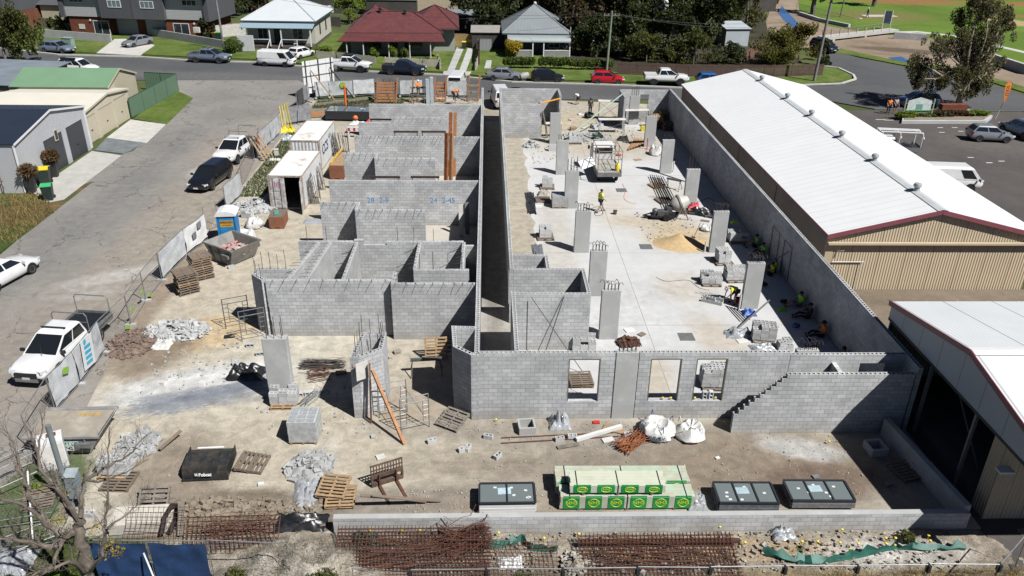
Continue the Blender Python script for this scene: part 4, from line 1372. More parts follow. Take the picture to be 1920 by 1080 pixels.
m=MB()
m.tube([(2.5,5.7,3.1),(5.0,3.6,.05)],.02,5)
solo(m,'brace',M_BLACKS,'thin black brace falling to the right before the corner room wall','brace')
m=MB()
m.tube([(4.1,5.8,3.1),(3.2,5.3,.05)],.022,5)
solo(m,'brace',M_BLACKS,'steep thin black brace falling to the left before the corner room wall','brace')
def trestle(x,y,rz,label,mt=None,w_=1.5,h_=1.1):
 t=thing('trestle',label,'trestle',(x,y,0),rz,'dark steel trestles')
 m=MB()
 m.bar((-w_/2,0,h_),(w_/2,0,h_),.12,.14)
 part(m,'beam',mt or M_BLACKS,t)
 for s in (-1,1):
  for q in (-1,1):
   m=MB()
   m.tube([(s*(w_/2-.1),0,h_-.05),(s*w_/2,q*.4,0)],.03,5)
   part(m,'leg',mt or M_BLACKS,t)
 return t
DBR=mat('dark_brown_steel',(.06,.04,.035),.7,.3,5)
for (u,v,y,lb,mt) in ((664,316,25.5,'dark steel trestle before the short third room panel',None),(723,332,24.5,'left one of two dark brown trestles behind the measured cross wall',DBR),(797,332,24.5,'right one of two dark brown trestles behind the measured cross wall',DBR),
      (761,247,35.3,'left one of two dark brown trestles in the rear house room',DBR),(813,247,35.3,'right one of two dark brown trestles in the rear house room',DBR),(716,224,41.0,'dark trestle behind the short rear panel',None)):
 p=gy(u,v,y)
 trestle(p.x,y,0,lb,mt,2.0 if mt else 2.1,max(.9,p.z) if 'behind' in lb or 'rear' in lb else 1.9)
trestle(*g(800,700),.1,'low dark steel trestle in the shadow of the boxed corner',mat('grey_trestle',(.10,.105,.11),.6),1.5,.8)
def bundle(name,px,L,rz,n,label,mt,rad=.012,spread=.25,h=.25,seed=1,curl=.15,loc=None,z=0):
 r=RR(seed)
 m=MB()
 for i in range(n):
  y0,z0=r.gauss(0,spread*.4),abs(r.gauss(0,h*.45))+.02
  l=L*r.uniform(.7,1.05)
  pts=[]
  for k in range(5):
   q=k/4-.5
   pts.append((q*l,y0+r.uniform(-1,1)*curl*abs(q)*1.4,z0+max(0,(abs(q)-.2))*r.uniform(-.05,1)*curl))
  m.tube(pts,rad,4)
 x,y=loc or g(*px)
 return solo(m,name,mt,label,'steel bars',(x,y,z),rz)
bundle('rebar_bundle',(605,688),2.2,.02,45,'pile of dark steel bars lying left of the block pier',M_REBAR,seed=1,spread=.5)
bundle('rebar_bundle',(598,704),1.1,.3,30,'short pile of rusty brown bars in front of the dark bar pile',M_RUST,seed=2,spread=.5)
bundle('rebar_bundle',(582,748),1.5,1.1,22,'bundle of grey tie bars beside the block stack of the yard',M_GALVD,seed=12,spread=.4)
bundle('rebar_bundle',(1183,834),1.5,.75,90,'bright rusty bundle of short bars below the white bulk bags',M_RUSTO,seed=3,spread=.45,h=.3,curl=.3)
bundle('rebar_bundle',(875,1022),1.8,.3,95,'tangled dark rusty bar bundle on the front bank',M_RUST,seed=4,spread=.8,h=.55,curl=.7,z=.15)
def mesh_mat(loc,rz,L,W,tilt,label,sp=.2,z=0,r_=.007,n=1,mt=None):
 m=MB()
 for k in range(n):
  for i in range(int(L/sp)+1):m.tube([(i*sp-L/2,-W/2,k*.035),(i*sp-L/2,W/2,k*.035)],r_,4,False)
  for j in range(int(W/sp)+1):m.tube([(-L/2,j*sp-W/2,k*.035+.014),(L/2,j*sp-W/2,k*.035+.014)],r_,4,False)
 o=solo(m,'reinforcing_mesh',mt or M_RUST,label,'steel mesh',(*loc[:2],z),rz)
 o.rotation_euler=(tilt,0,rz)
 return o
mesh_mat(g(775,1052),.0,5.4,2.2,.35,'rusty steel mesh mats piled on the left half of the front bank',.13,.25,.007,4)
mesh_mat(g(960,1058),-.03,3.2,1.6,.25,'rusty steel mesh mat lying over a white lump on the front bank',.15,.2,.006,2)
mesh_mat(g(1235,1050),.0,5.6,1.8,.3,'rusty steel mesh mats piled on the right half of the front bank',.14,.15,.007,4)
mesh_mat(g(300,1006),.0,2.2,1.3,.75,'rusty mesh sheet leaning before the white board stack',.18,.55,.009,1)
mesh_mat(g(440,1020),.03,3.2,1.3,.6,'rusty mesh sheets behind the blue fence',.16,.45,.008,3)
m=MB()
m.bar((-2.9,0,0),(2.9,0,0),.13,.13)
solo(m,'steel_beam',M_RUST,'rusty steel beam along the top of the right mesh pile','beam',(*g(1235,1026),.28),-.0)
bundle('rebar_bundle',(760,1050),3.4,.1,30,'loose dark rusty bars strewn over the left mesh mats',M_RUST,seed=21,spread=1.2,h=.4,curl=.5,z=.35,rad=.009)
bundle('rebar_bundle',(1220,1050),3.8,-.06,30,'loose dark rusty bars strewn over the right mesh mats',M_RUST,seed=22,spread=1.2,h=.3,curl=.4,z=.25,rad=.009)
bundle('rebar_bundle',(455,1015),2.6,.05,26,'loose rusty bars strewn behind the rusty wire fence',M_RUST,seed=23,spread=.9,h=.5,curl=.5,z=.4,rad=.009)
YC=MB()
YC.lathe([(.012,-.25),(.012,.02),(.03,.02),(.055,.06),(.06,.09),(.03,.11),(.0,.11)],8)
ycm=YC.mesh('bar_cap',M_YEL)
def cap(x,y,z,label,group):
 o=bpy.data.objects.new('bar_cap',ycm)
 COL.objects.link(o)
 o.location=(x,y,z)
 o.scale=(.95,.95,.95)
 return tag(o,label,'bar cap',group)
for u,v in ((695,1000),(690,1018),(753,999),(787,998),(740,1015),(832,999),(804,1020),(935,1002),(1085,1004),(1020,1012),(1133,1018),(1180,1019),(1240,1017),(1349,991),(1382,1016),(1396,1021),(1503,1018),(1532,1018),(1578,996),(1574,1020),(1608,1022),(1593,1033),(1660,1023),(1678,1012),(1677,1025),(1740,1008),(1743,1017),(1660,1012)):
 x,y=g(u,v,.1)
 cap(x,y,max(.02,bankz(x,y))+.1,'small yellow bar cap dotted along the stony bank before the low wall','yellow caps along the bank')
for u,v in ((1243,742),(1258,743),(1342,742),(1303,744)):
 p=gy(u,v,.09)
 cap(p.x,.09,.96,'small yellow bar cap on a window sill of the front wall','yellow caps on the sills')
for u,v in ((930,792),(1357,797),(1553,833)):
 cap(*g(u,v),.1,'small yellow bar cap at the foot of the front walls','yellow caps at the wall foot')
def ribbon(pts,h,label,mt,name,cat,seed=1):
 m=MB()
 vs,fs=[],[]
 n=len(pts)
 r=RR(seed)
 for i,p in enumerate(pts):
  hh=h*r.uniform(.6,1.1)
  vs+=[(p[0],p[1],p[2]),(p[0]+r.uniform(-.05,.05),p[1]+r.uniform(-.12,.12),p[2]+hh*.5),(p[0]+r.uniform(-.05,.05),p[1]+r.uniform(-.1,.25),p[2]+hh),(p[0],p[1]+.02+r.uniform(0,.1),p[2]+hh*.5-.02)]
 for i in range(n-1):
  for k in range(3):fs.append((i*4+k,(i+1)*4+k,(i+1)*4+k+1,i*4+k+1))
 m.add(vs,fs)
 return solo(m,name,mt,label,cat,smooth=True)
SILT=mat('green_silt_cloth',(.02,.13,.10),.6,.35,4,bump=.6)
def along(pxs,k=4,z=.02):
 P=[Vector((*g(*p),0)) for p in pxs]
 out=[]
 for a,b in zip(P,P[1:]):
  for i in range(k):
   q=a.lerp(b,i/k)
   out.append((q.x,q.y,max(bankz(q.x,q.y),-.1)+z))
 return out
ribbon(along([(1430,1040),(1480,1052),(1520,1062),(1580,1052),(1640,1040),(1690,1031),(1760,1031),(1825,1033)]),.35,'long strip of green silt cloth crossing the bank at right',SILT,'silt_fence','silt fence')
ribbon(along([(905,1028),(945,1026),(975,1018),(1000,1034),(1060,1036)]),.3,'short strip of green silt cloth in the middle of the bank',SILT,'silt_fence','silt fence',3)
heapcloth((682,1020),(.9,.7,.5),'dark green cloth heap at the left end of the mesh mats',SILT,'silt_cloth',31,z=.1)
rubble('stone_heap',(1078,1060),.55,.5,.4,60,'small heap of grey concrete lumps among the mesh mats',14,M_STONE,.1,.25)
heapcloth((958,1056),(.85,.6,.2),'white foam lump under the mesh mat on the bank',M_WHITE,'foam_lump',32,z=.0)
m=MB()
m.bx(-.65,.65,-.12,.12,0,.06)
solo(m,'timber_plank',M_TIMBO,'orange plank at the left foot of the low front wall','timber',(*g(688,995),.0),0)
for px,lb in (((987,806),'square concrete pit ring left of the rubbish below the front wall'),((1640,846),'square concrete pit ring in the deep shade by the stepped wall')):
 m=MB()
 for s in (-1,1):
  m.bx(-.36,.36,s*.33-.04,s*.33+.04,0,.35)
  m.bx(s*.33-.04,s*.33+.04,-.29,.29,0,.35)
 solo(m,'pit_ring',M_CONC,lb,'concrete pit',(*g(*px),0),.1)
for u,v,w_,d_,lb,mt in ((1150,806,.9,.4,'flattened brown cardboard box below the flush column',mat('cardboard',(.36,.25,.15),.9)),(1118,793,.3,.2,'red and white torn packet below the front wall',M_RED),(1140,826,.5,.3,'pale board scrap beside the rusty bar bundle',M_OFFW),(714,838+20,.35,.3,'white board lying behind the fork attachment',M_OFFW)):
 m=MB()
 m.box((0,0,.04),(w_,d_,.05),rnd.uniform(-.6,.6))
 solo(m,'scrap_board',mt,lb,'scrap',(*g(u,v),0))
# big equipment on the site
M_CONT=ribs('container_steel',(.74,.76,.77),.28,'X',.55,0,.9,.12,'TRI',.05,(.50,.47,.44))
M_CONTR=mat('container_roof',(.85,.84,.81),.7,.1,.8,bump=.3,col2=(.42,.34,.28),amt=.1,rv=.03)
M_CORNER=mat('rusty_container_corner',(.44,.36,.31),.85,.4,5)
def container(x,y,rz,label,L=6.06,open_=True,txt=None):
 t=thing('shipping_container',label,'container',(x,y,0),rz)
 W,Hh=2.44,2.55
 m = MB()
 for s in (-1,1):
  m.bx(s*W/2-.03 if s>0 else-W/2,W/2 if s>0 else-W/2+.03,.05,L-.05,.12,Hh-.1)
 m.bx(-W/2+.03,W/2-.03,L-.05,L-.02,.12,Hh-.1)
 if not open_:m.bx(-W/2+.1,W/2-.1,.03,.06,.12,Hh-.1)
 part(m,'side_panels',M_CONT,t)
 m=MB()
 m.bx(-W/2+.02,W/2-.02,.02,L-.02,Hh-.1,Hh-.03)
 part(m,'roof',M_CONTR,t)
 m=MB()
 for sx in (-1,1):
  for yy in (.06,L-.06):
   m.box((sx*(W/2-.06),yy,Hh/2),(.14,.14,Hh))
 for yy in (.045,L-.045):
  m.bx(-W/2+.13,W/2-.13,yy-.04,yy+.04,Hh-.13,Hh-.01)
  m.bx(-W/2+.13,W/2-.13,yy-.04,yy+.04,.02,.14)
 for sx in (-1,1):
  m.bx(sx*(W/2-.03)-.035,sx*(W/2-.03)+.035,.13,L-.13,Hh-.09,Hh-.005)
  m.bx(sx*(W/2-.03)-.035,sx*(W/2-.03)+.035,.13,L-.13,.0,.13)
 part(m,'frame',M_CORNER,t)
 m=MB()
 m.bx(-W/2+.05,W/2-.05,.1,L-.1,.02,.12)
 part(m,'floor',M_TIMBG,t)
 if open_:
  for s,a in ((-1,-.12),(1,-1.75)):
   m=MB()
   w_=W/2-.12
   m.bx(0,w_,-.02,.03,.14,Hh-.14)
   m.bx(.04,w_-.04,-.035,-.02,.2,.2+.5)
   m.bx(.04,w_-.04,-.035,-.02,.8,1.3)
   m.bx(.04,w_-.04,-.035,-.02,1.4,2.3)
   d=part(m,'door',mat('container_door',(.78,.79,.79),.6,.12,2.5,col2=(.40,.36,.33),amt=.5,rv=.02),t)
   hx=s*(W/2-.1)
   d.location=(hx,0.0,0)
   d.rotation_euler=(0,0,(0 if s<0 else PI)+(a if s<0 else-a))
   m=MB()
   for q in (.28,.8):
    m.tube([(q,-.06*1,.16),(q,-.06,Hh-.16)],.018,5)
   part(m,'locking_bars',M_GALVD,d)
   m=MB()
   for k in range(5):m.bx(.2+k*.14,.3+k*.14,-.042,-.037,1.75-.1*(k%2),2.05+.08*(k%2))
   part(m,'pink_graffiti',mat('faded_pink_paint',(.55,.25,.36),.8),d)
 if txt:
  text_mesh(txt,1.15,mat('navy_lettering',(.03,.05,.12),.7),'lettering',t,MT((W/2+.012,L*.3,1.45))@MR(PI/2,4,'Z')@MR(PI/2,4,'X'),.02)
  text_mesh('G34',.5,mat('navy_lettering',(.03,.05,.12),.7),'lettering',t,MT((W/2+.012,L*.62,1.9))@MR(PI/2,4,'Z')@MR(PI/2,4,'X'),.0)
 return t
c0,c1=g(495,330,2.55),g(570,330,2.55)
container((c0[0]+c1[0])/2,c0[1]+.1,-.03,'nearer white shipping container with its doors open and pink graffiti',6.06,True,None)
d0,d1=g(540,263,2.55),g(600,263,2.55)
tc=container((d0[0]+d1[0])/2,d0[1],-.03,'farther white shipping container with navy lettering on its side',6.06,False,'CCS')
o=text_mesh('XA',.45,mat('navy_lettering',(.03,.05,.12),.7),'lettering',[x for x in S.objects if x.name=='shipping_container'][0],MT((1.232,2.4,1.75))@MR(PI/2,4,'Z')@MR(PI/2,4,'X'),.01)
for (a,b,lb) in (((573,236),(590,243),'short dark bar lying on the farther container roof'),((590,249),(598,250),'dark scrap lying on the farther container roof')):
 plank(G3(*a,2.57),G3(*b,2.57),.08,.05,lb,M_REBAR,'steel_bar','bar')
x,y=g(434,458)
t=thing('portable_toilet','bright blue portable toilet with a white domed roof beside the grey skip','toilet',(x-.15,y+.5,0),.1)
BL=mat('toilet_blue',(.02,.22,.52),.4,.08,2)
m=MB()
m.bx(-.55,.55,-.55,.55,.08,2.0)
for q in (-.56,.56):m.bx(q-.04,q+.04,-.6,-.55,.08,2.0)
for i in range(4):m.bx(.55,.565,-.45+i*.25,-.3+i*.25,.3,1.8)
part(m,'cabin',BL,t)
m=MB()
m.bx(-.44,.44,-.575,-.552,.15,1.9)
d=part(m,'door',mat('toilet_door_blue',(.025,.26,.58),.4),t)
m=MB()
m.bx(.3,.38,-.6,-.575,.95,1.1)
part(m,'handle',M_BLACK,d)
m=MB()
prof=[(-.66,1.98),(.66,1.98),(.66,2.06),(.5,2.2),(.2,2.3),(-.2,2.3),(-.5,2.2),(-.66,2.06)]
m.extr(prof,-.66,.66)
for i in range(4):m.extr([(p[0]*1.005,p[1]+.02) for p in prof[2:]],-.5+i*.3,-.4+i*.3)
part(m,'roof',M_WHITE,t)
m=MB()
m.bx(-.62,.62,-.62,.62,0,.08)
part(m,'base',M_BLACKS,t)
m=MB()
m.bx(-.4,.4,-.584,-.577,1.25,1.68)
sg=part(m,'sign',mat('sign_amber',(.62,.33,.03),.5),t)
text_mesh('ABSOLOO',.17,M_BLACK,'lettering',sg,facing((0,-.586,1.55)),.006,.003)
text_mesh('PORTABLE HIRE',.075,M_BLACK,'lettering',sg,facing((0,-.586,1.36)),.001,.003)
def skip(x,y,rz,label,mt,L=3.4,W=1.75,Hh=1.25,fill=None,sign=None):
 t=thing('skip_bin',label,'skip',(x,y,0),rz)
 m=MB()
 k=.62
 o_=[(-L/2,-W/2),(L/2,-W/2),(L/2,W/2),(-L/2,W/2)]
 i_=[(p[0]*k if True else 0,p[1]*.86) for p in o_]
 th=.05
 vs=[(*p,Hh) for p in o_]+[(*p,.08) for p in i_]+[(p[0]-th*(1 if p[0]>0 else-1),p[1]-th*(1 if p[1]>0 else-1),Hh) for p in o_]+[(p[0]-th*(1 if p[0]>0 else-1),p[1]-th*(1 if p[1]>0 else-1),.13) for p in i_]
 fs=[]
 for a in range(4):
  b_=(a+1)%4
  fs+=[(4+a,4+b_,b_,a),(a,b_,8+b_,8+a),(8+a,8+b_,12+b_,12+a)]
 fs+=[(7,6,5,4),(12,13,14,15)]
 m.add(vs,fs)
 part(m,'body',mt,t)
 m=MB()
 for s in (-1,1):
  m.bar((-L/2,s*(W/2+.03),Hh-.03),(L/2,s*(W/2+.03),Hh-.03),.07,.1)
 for s in (-1,1):
  for q in (-.6,0,.6):
   m.bar((q*L*.5,s*(W/2+.02),Hh-.1),(q*L*.38,s*(W*.43+.02),.12),.07,.05)
 part(m,'ribs',mt,t)
 for s in (-1,1):
  m=MB()
  m.box((L*.28,s*(W/2+.1),Hh*.62),(.6,.12,.2))
  part(m,'lifting_lug',M_GALVD,t)
 if fill:
  r=RR(5)
  m=MB()
  for i in range(150):
   T=MT((r.uniform(-L*.36,L*.36),r.uniform(-W*.4,W*.4),Hh*fill*r.uniform(.8,1.05)))@MR(r.uniform(0,6),4,'Z')@MR(r.uniform(-.7,.7),4,'X')
   m.box((0,0,0),(r.uniform(.1,.4),r.uniform(.06,.25),.04),0,T)
  f_=part(m,'rubbish',mat('pale_rubbish',(.50,.44,.42),.85,.3,3,col2=(.45,.16,.14),amt=.5),t)
  f_['kind']='stuff'
 return t
M_SKIPG=mat('worn_skip_steel',(.23,.245,.245),.55,.25,2.5,metal=.3,bump=.2,col2=(.33,.31,.28),amt=.6)
s1=skip(-15.5,17.0,-.61,'grey steel skip half full of pale rubbish behind the pallet stacks',M_SKIPG,2.7,2.2,1.2,.55)
text_mesh('VALLEY',.28,mat('faded_skip_lettering',(.32,.37,.36),.8),'lettering',s1,facing((-.1,-1.09,.7),0,PI/2+.13),.004)
s2x,s2y=g(137,832)
M_SKIPW=mat('whitewashed_skip',(.36,.345,.31),.8,.2,2,col2=(.25,.25,.25),amt=.6)
s2=skip(s2x+.1,s2y+.15,.03,'pale skip with a green VALLEY sign and a painted lid near the dead tree',M_SKIPW,3.0,2.0,1.0)
m=MB()
m.bx(-1.4,1.35,-.92,.92,.9,.93)
lid=part(m,'lid',mat('lid_board',(.44,.40,.335),.85,.15,1.2,col2=(.33,.29,.24),amt=.6),s2)
for i in range(5):
 m=MB()
 m.box((.1+i*.18,.62-.05*(i%2),.935),(.13,.2,.006))
 part(m,'yellow_paint',mat('old_yellow_paint',(.50,.31,.07),.8),lid)
m=MB()
m.box((.15,-1.03,.55),(.95,.02,.44))
sg=part(m,'sign',M_WHITE,s2)
m=MB()
m.box((.15,-1.043,.66),(.93,.006,.2))
part(m,'green_band',plain('sign_green',(.01,.22,.12),.5),sg)
text_mesh('VALLEY',.2,M_WHITE,'lettering',sg,facing((.15,-1.05,.66)),.004)
text_mesh('8942',.2,M_BLACK,'lettering',sg,facing((.17,-1.045,.44)),.006)
def crate(x,y,rz,L,W,h,label,mt,topm,name='crate'):
 t=thing(name,label,'crate',(x,y,0),rz)
 m=MB()
 m.bx(-W/2,W/2,-L/2,L/2,.1,h)
 part(m,'sides',mt,t)
 m=MB()
 for q in (-.28,.28):m.bx(q*W-.12*W,q*W+.12*W,-L/2-.005,L/2,.0,.1)
 part(m,'feet',mt,t)
 m=MB()
 n=int(L/.16)
 for i in range(n):m.bx(-W/2-.02,W/2+.02,-L/2+i*L/n+.01,-L/2+(i+1)*L/n-.02,h,h+.04)
 part(m,'top_boards',topm,t)
 return t
M_BRICKB=mat('terracotta_bin',(.27,.105,.055),.85,.15,3)
x,y=g(520,428)
t1=crate(x,y+.6,.05,1.5,1.0,.85,'terracotta brown bin with a slatted timber top and a teal tool on it',M_BRICKB,M_TIMB,'bin')
m=MB()
m.bx(-.15,.15,-.4,.3,.9,1.0)
solo(m,'tool_case',plain('teal_plastic',(.10,.33,.28),.5),'teal plastic tool case lying on the terracotta bin','case',(x-.05,y+.5,0),.2)
x,y=g(634,336)
crate(x,y+1.6,-.03,3.4,1.15,1.15,'long terracotta bin with pale timber top boards beside the third house room',M_BRICKB,M_TIMBL,'bin')
plank((x-.5,y+.2,1.24),(x-.1,y+3.3,1.5),.12,.12,'yellow timber lying along the long terracotta bin',mat('yellow_formply',(.60,.38,.06),.7),'timber_plank','timber')
x,y=-10.8,-3.75
t=thing('loader_bucket','black loader bucket lying open side down in the sandy yard, white maker lettering','bucket',(x,y+.55,0),.06)
M_BKT=mat('worn_black_steel',(.045,.047,.047),.5,.35,4,metal=.3,bump=.2,col2=(.10,.085,.07),amt=.45)
m=MB()
prof=[(-.62,.02),(-.66,.16),(-.6,.44),(-.3,.62),(.2,.66),(.55,.62),(.6,.3),(.6,.02)]
T=MR(-PI/2,4,'Z')
m.extr([(-p[0],p[1]) for p in prof],-1.0,1.0,MR(PI/2,4,'Z'))
part(m,'shell',M_BKT,t)
m=MB()
for s in (-1,1):m.box((s*1.01,.1,.36),(.03,1.0,.56))
m.box((0,-.66,.06),(2.06,.05,.1))
part(m,'cutting_edge',M_BLACKS,t)
m=MB()
m.box((-.05,.5,.645),(1.2,.07,.012))
part(m,'white_label',M_WHITE,t)
text_mesh('Bobcat',.2,M_WHITE,'lettering',t,facing((.02,-.655,.33),0,PI/2-.25),.008,.004)
m=MB()
m.box((-.36,-.66,.34),(.13,.012,.1))
m.box((-.4,-.657,.41),(.03,.012,.05))
m.box((-.32,-.657,.41),(.03,.012,.05))
part(m,'cat_emblem',M_WHITE,t)
t.scale=(.87,1.2,.85)
x,y=g(722,905)
t=thing('fork_attachment','rusty pallet fork attachment standing on the sand with its two tines pointing right','pallet forks',(x+.1,y,0),.45)
M_FORK=mat('rusty_brown_steel',(.13,.085,.06),.75,.35,5,metal=.2,bump=.2)
m=MB()
for z in (.12,.5):m.bx(-.65,.65,-.06,.06,z-.08,z+.08)
for s in (-1,1):m.bx(s*.62-.04,s*.62+.04,-.055,.055,.2,.42)
part(m,'carriage',M_FORK,t)
m=MB()
m.bx(-.66,.66,-.03,.03,.98,1.03)
for i in range(12):m.bx(-.65+i*.1155,-.65+i*.1155+.03,-.028,.028,.58,.98)
m.bx(-.66,.66,-.027,.027,.76,.79)
part(m,'back_guard',M_FORK,t)
for s in (-.35,.35):
 m=MB()
 m.bar((s,-.1,.6),(s,-.1,.05),.1,.05)
 m.add([(s-.06,-.12,.0),(s+.06,-.12,.0),(s+.05,-1.25,.0),(s-.05,-1.25,.0),(s-.06,-.12,.07),(s+.06,-.12,.07),(s+.05,-1.25,.02),(s-.05,-1.25,.02)],[(3,2,1,0),(4,5,6,7),(0,1,5,4),(1,2,6,5),(2,3,7,6),(3,0,4,7)])
 part(m,'fork_tine',M_RUST,t)
def wpack(x,y,rz,L,W,n,label,z=.1,trim=None,posts=3):
 t=thing('window_pack',label,'window frames',(x,y,z),rz)
 for k in range(n):
  m=MB()
  z0,z1=k*.115,k*.115+.1
  o_=(k%2)*.02+.03*(n-k)
  for s in (-1,1):
   m.bx(-L/2,L/2,s*(W/2)-.04-o_*.5,s*(W/2)+.04-o_*.5,z0,z1)
   m.bx(s*(L/2)-.04,s*(L/2)+.04,-W/2+.04-o_*.5,W/2-.04-o_*.5,z0,z1)
  for i in range(1,posts):m.bx(-L/2+i*L/posts-.03,-L/2+i*L/posts+.03,-W/2+.04-o_*.5,W/2-.04-o_*.5,z0,z1-.005)
  fr_=part(m,'frame',(trim if k<n-1 and trim else plain('charcoal_frame',(.03,.033,.04),.35)),t)
  if k==n-1 or k==0:
   m=MB()
   m.bx(-L/2+.04,L/2-.04,-W/2+.04-o_*.5,W/2-.04-o_*.5,z0+.04,z0+.055)
   part(m,'glass',glassy('grey_pane',(.17,.20,.20),.05),fr_)
 m=MB()
 r=RR(int(L*10+x))
 zt=(n-1)*.115+.062
 for i in range(6):m.box((r.uniform(-L*.4,L*.4),r.uniform(-W*.35,W*.3),zt),(.12,.09,.006),r.uniform(-.4,.4))
 part(m,'stickers',M_WHITE,t)
 m=MB()
 m.box((-.1,.1,zt+.001),(.5,.36,.006),.05)
 part(m,'paper_label',mat('pale_blue_paper',(.42,.55,.62),.7),t)
 for s in (-.32,.32):
  m=MB()
  m.bx(s*L-.05,s*L+.05,-W/2,W/2,-.1,0)
  part(m,'bearer',M_TIMBG,t)
 return t
SILV=mat('silver_wrapped_frame',(.30,.31,.34),.25,.25,6,metal=.5)
x,y=g(1402,962)
wpack(x,y+.58,-.02,2.25,1.15,4,'pack of dark window frames by the low wall, nearest the green timber on its right',.1,SILV)
x,y=g(1542,955)
wpack(x,y+.6,-.02,2.4,1.15,3,'pack of dark window frames farthest right by the low wall',.12,SILV)
x,y=g(951,962)
wpack(x,y+.55,.01,2.1,1.1,4,'pack of dark window frames with white edges, left of the green timber packs',.1,M_WHITE,2)
x,y=g(680,228)
wpack(x,y+1.2,-.05,7.2,2.3,7,'large pack of dark blue glazed frames beside the rearmost house wall',.2,plain('charcoal_frame',(.03,.033,.04),.35),4)
M_TREAT=mat('treated_pine',(.46,.58,.46),.75,.12,2.5,bump=.2,col2=(.47,.44,.34),amt=.5,rv=.03)
M_PINE=mat('raw_pine',(.54,.58,.44),.6,.12,2.5,bump=.2,col2=(.60,.62,.50),amt=.6,rv=.03)
WRAPG=mat('green_wrap',(.012,.30,.07),.35,.15,3,bump=.2)
LIME=plain('lime_print',(.62,.75,.04),.5)
def tpack(x,y,z,rz,L,W,h,label,mt,nw=0,front=-1,offs=0):
 t=thing('timber_pack',label,'timber pack',(x,y,z),rz)
 m=MB()
 nx,nz=max(3,int(W/.16)),max(2,int(h/.12))
 r=RR(int(L*100+x*7))
 for i in range(nx):
  for k in range(nz):
   e=r.uniform(-.02,.02)
   m.bx(-L/2+e,L/2+e,-W/2+i*W/nx+.003,-W/2+(i+1)*W/nx-.003,.1+k*h/nz+.002,.1+(k+1)*h/nz-.002)
 part(m,'boards',mt,t)
 for q in (-.36,0,.36):
  m=MB()
  m.bx(q*L-.05,q*L+.05,-W/2,W/2,0,.1)
  part(m,'bearer',M_TIMBG,t)
 for q in (-.43,.0,.44):
  m=MB()
  for a,b,c,d in ((-W/2-.008,-W/2-.002,.09,h+.108),(W/2+.002,W/2+.008,.09,h+.108),(-W/2-.002,W/2+.002,h+.102,h+.108)):
   m.bx(q*L-.02,q*L+.02,a,b,c,d)
  part(m,'strap',M_BLACK,t)
 for i in range(nw):
  cx=-L/2+(i+.5)*L/nw+offs
  m=MB()
  ww=L/nw*.72
  m.bx(cx-ww/2,cx+ww/2,-W/2-.012,-W/2-.003,.1,.1+h*.92)
  m.bx(cx-ww/2,cx+ww/2,-W/2-.012,-W/2+.04,.1+h+.002,.1+h+.012)
  wp=part(m,'green_wrap',WRAPG,t)
  m=MB()
  k_=24
  a,b=ww*.30,h*.34
  pts=[(cx+a*cos(2*PI*j/k_),-W/2-.016,.1+h*.5+b*sin(2*PI*j/k_)) for j in range(k_+1)]
  m.tube(pts,.011,4,False)
  lg=part(m,'oval_logo',LIME,wp)
  text_mesh('NHS',h*.42,LIME,'lettering',wp,facing((cx,-W/2-.015,.1+h*.5)),.0)
 return t
a0,a1=g(1050,960),g(1310,958)
xm,Lm=(a0[0]+a1[0])/2,a1[0]-a0[0]
tpack(xm-.1,a0[1]+.42,0,-.005,Lm-.2,.72,.56,'long lowest green timber pack against the low wall with five lime logos',M_TREAT,6)
b0=g(1035,945)
tpack(xm-.15,a0[1]+1.35,0,-.005,Lm-.1,.95,.6,'rear green timber pack lying behind the one against the low wall',M_TREAT,5)
tpack(xm-.48,a0[1]+.55,.7,-.01,Lm*.68,.85,.34,'upper pale timber pack on top of the green ones with three lime logos',M_PINE,4)
heapcloth((1305,945),(.8,.8,.55),'loose end of green and clear wrap at the right end of the timber packs',M_CLRPL,'plastic_wrap',41,cat='plastic wrap')
x,y=g(262,1005)
t=thing('board_stack','stack of long white boards behind the blue fence near the dead tree','boards',(x-.1,y+.55,0),.08)
for k in range(5):
 m=MB()
 for j in range(4):m.bx(-1.0+.03*(k%2),1.0+.03*((k+j)%3),-.5+j*.25,-.26+j*.25,.06+k*.09,.14+k*.09)
 part(m,'board_layer',mat('cream_boards',(.60,.57,.50),.75,.1,2),t)
m=MB()
m.tube([(.95,-.6,.2),(1.02,-.3,.66),(1.08,.3,.7),(1.1,.65,.4),(1.2,.3,.2),(1.15,-.5,.1)],.09,8)
solo(m,'black_hose',M_BLACKS,'thick black hose draped over the right end of the white board stack','hose',(x-.1,y+.5,0))
plank((x+1.5,y-.1,.1),(x+1.35,y+.8,.9),.2,.03,'narrow board standing at the right end of the white board stack',M_TIMBG)
# equipment on the slab
x,y=g(1141,347)
t=thing('tray_truck','small white tray truck with a caged steel tray standing in the middle of the slab','truck',(x+.05,y+.25,.01),.02)
m=MB()
m.bx(-.95,.95,0,3.3,.78,.9)
part(m,'tray',mat('worn_tray',(.38,.365,.33),.7,.2,2),t)
m=MB()
for s in (-1,1):m.bx(s*.95-.02,s*.95+.02,-.02,3.3,.6,1.0)
m.bx(-.95,.95,-.05,-.01,.6,.95)
part(m,'tray_sides',M_GALVD,t)
m=MB()
for s in (-1,1):
 for yy in (.05,1.6,3.2):m.tube([(s*.93,yy,.9),(s*.93,yy,2.7)],.035,5)
 for z in (1.9,2.65):m.tube([(s*.93,.05,z),(s*.93,3.2,z)],.028,5)
for yy in (.05,1.6,3.2):
 for z in (2.0,2.65):m.tube([(-.93,yy,z),(.93,yy,z)],.028,5)
m.tube([(-.3,.2,.9),(.4,1.4,2.2)],.02,5)
part(m,'cage',mat('cage_steel',(.30,.27,.22),.6,.2,4),t)
m=MB()
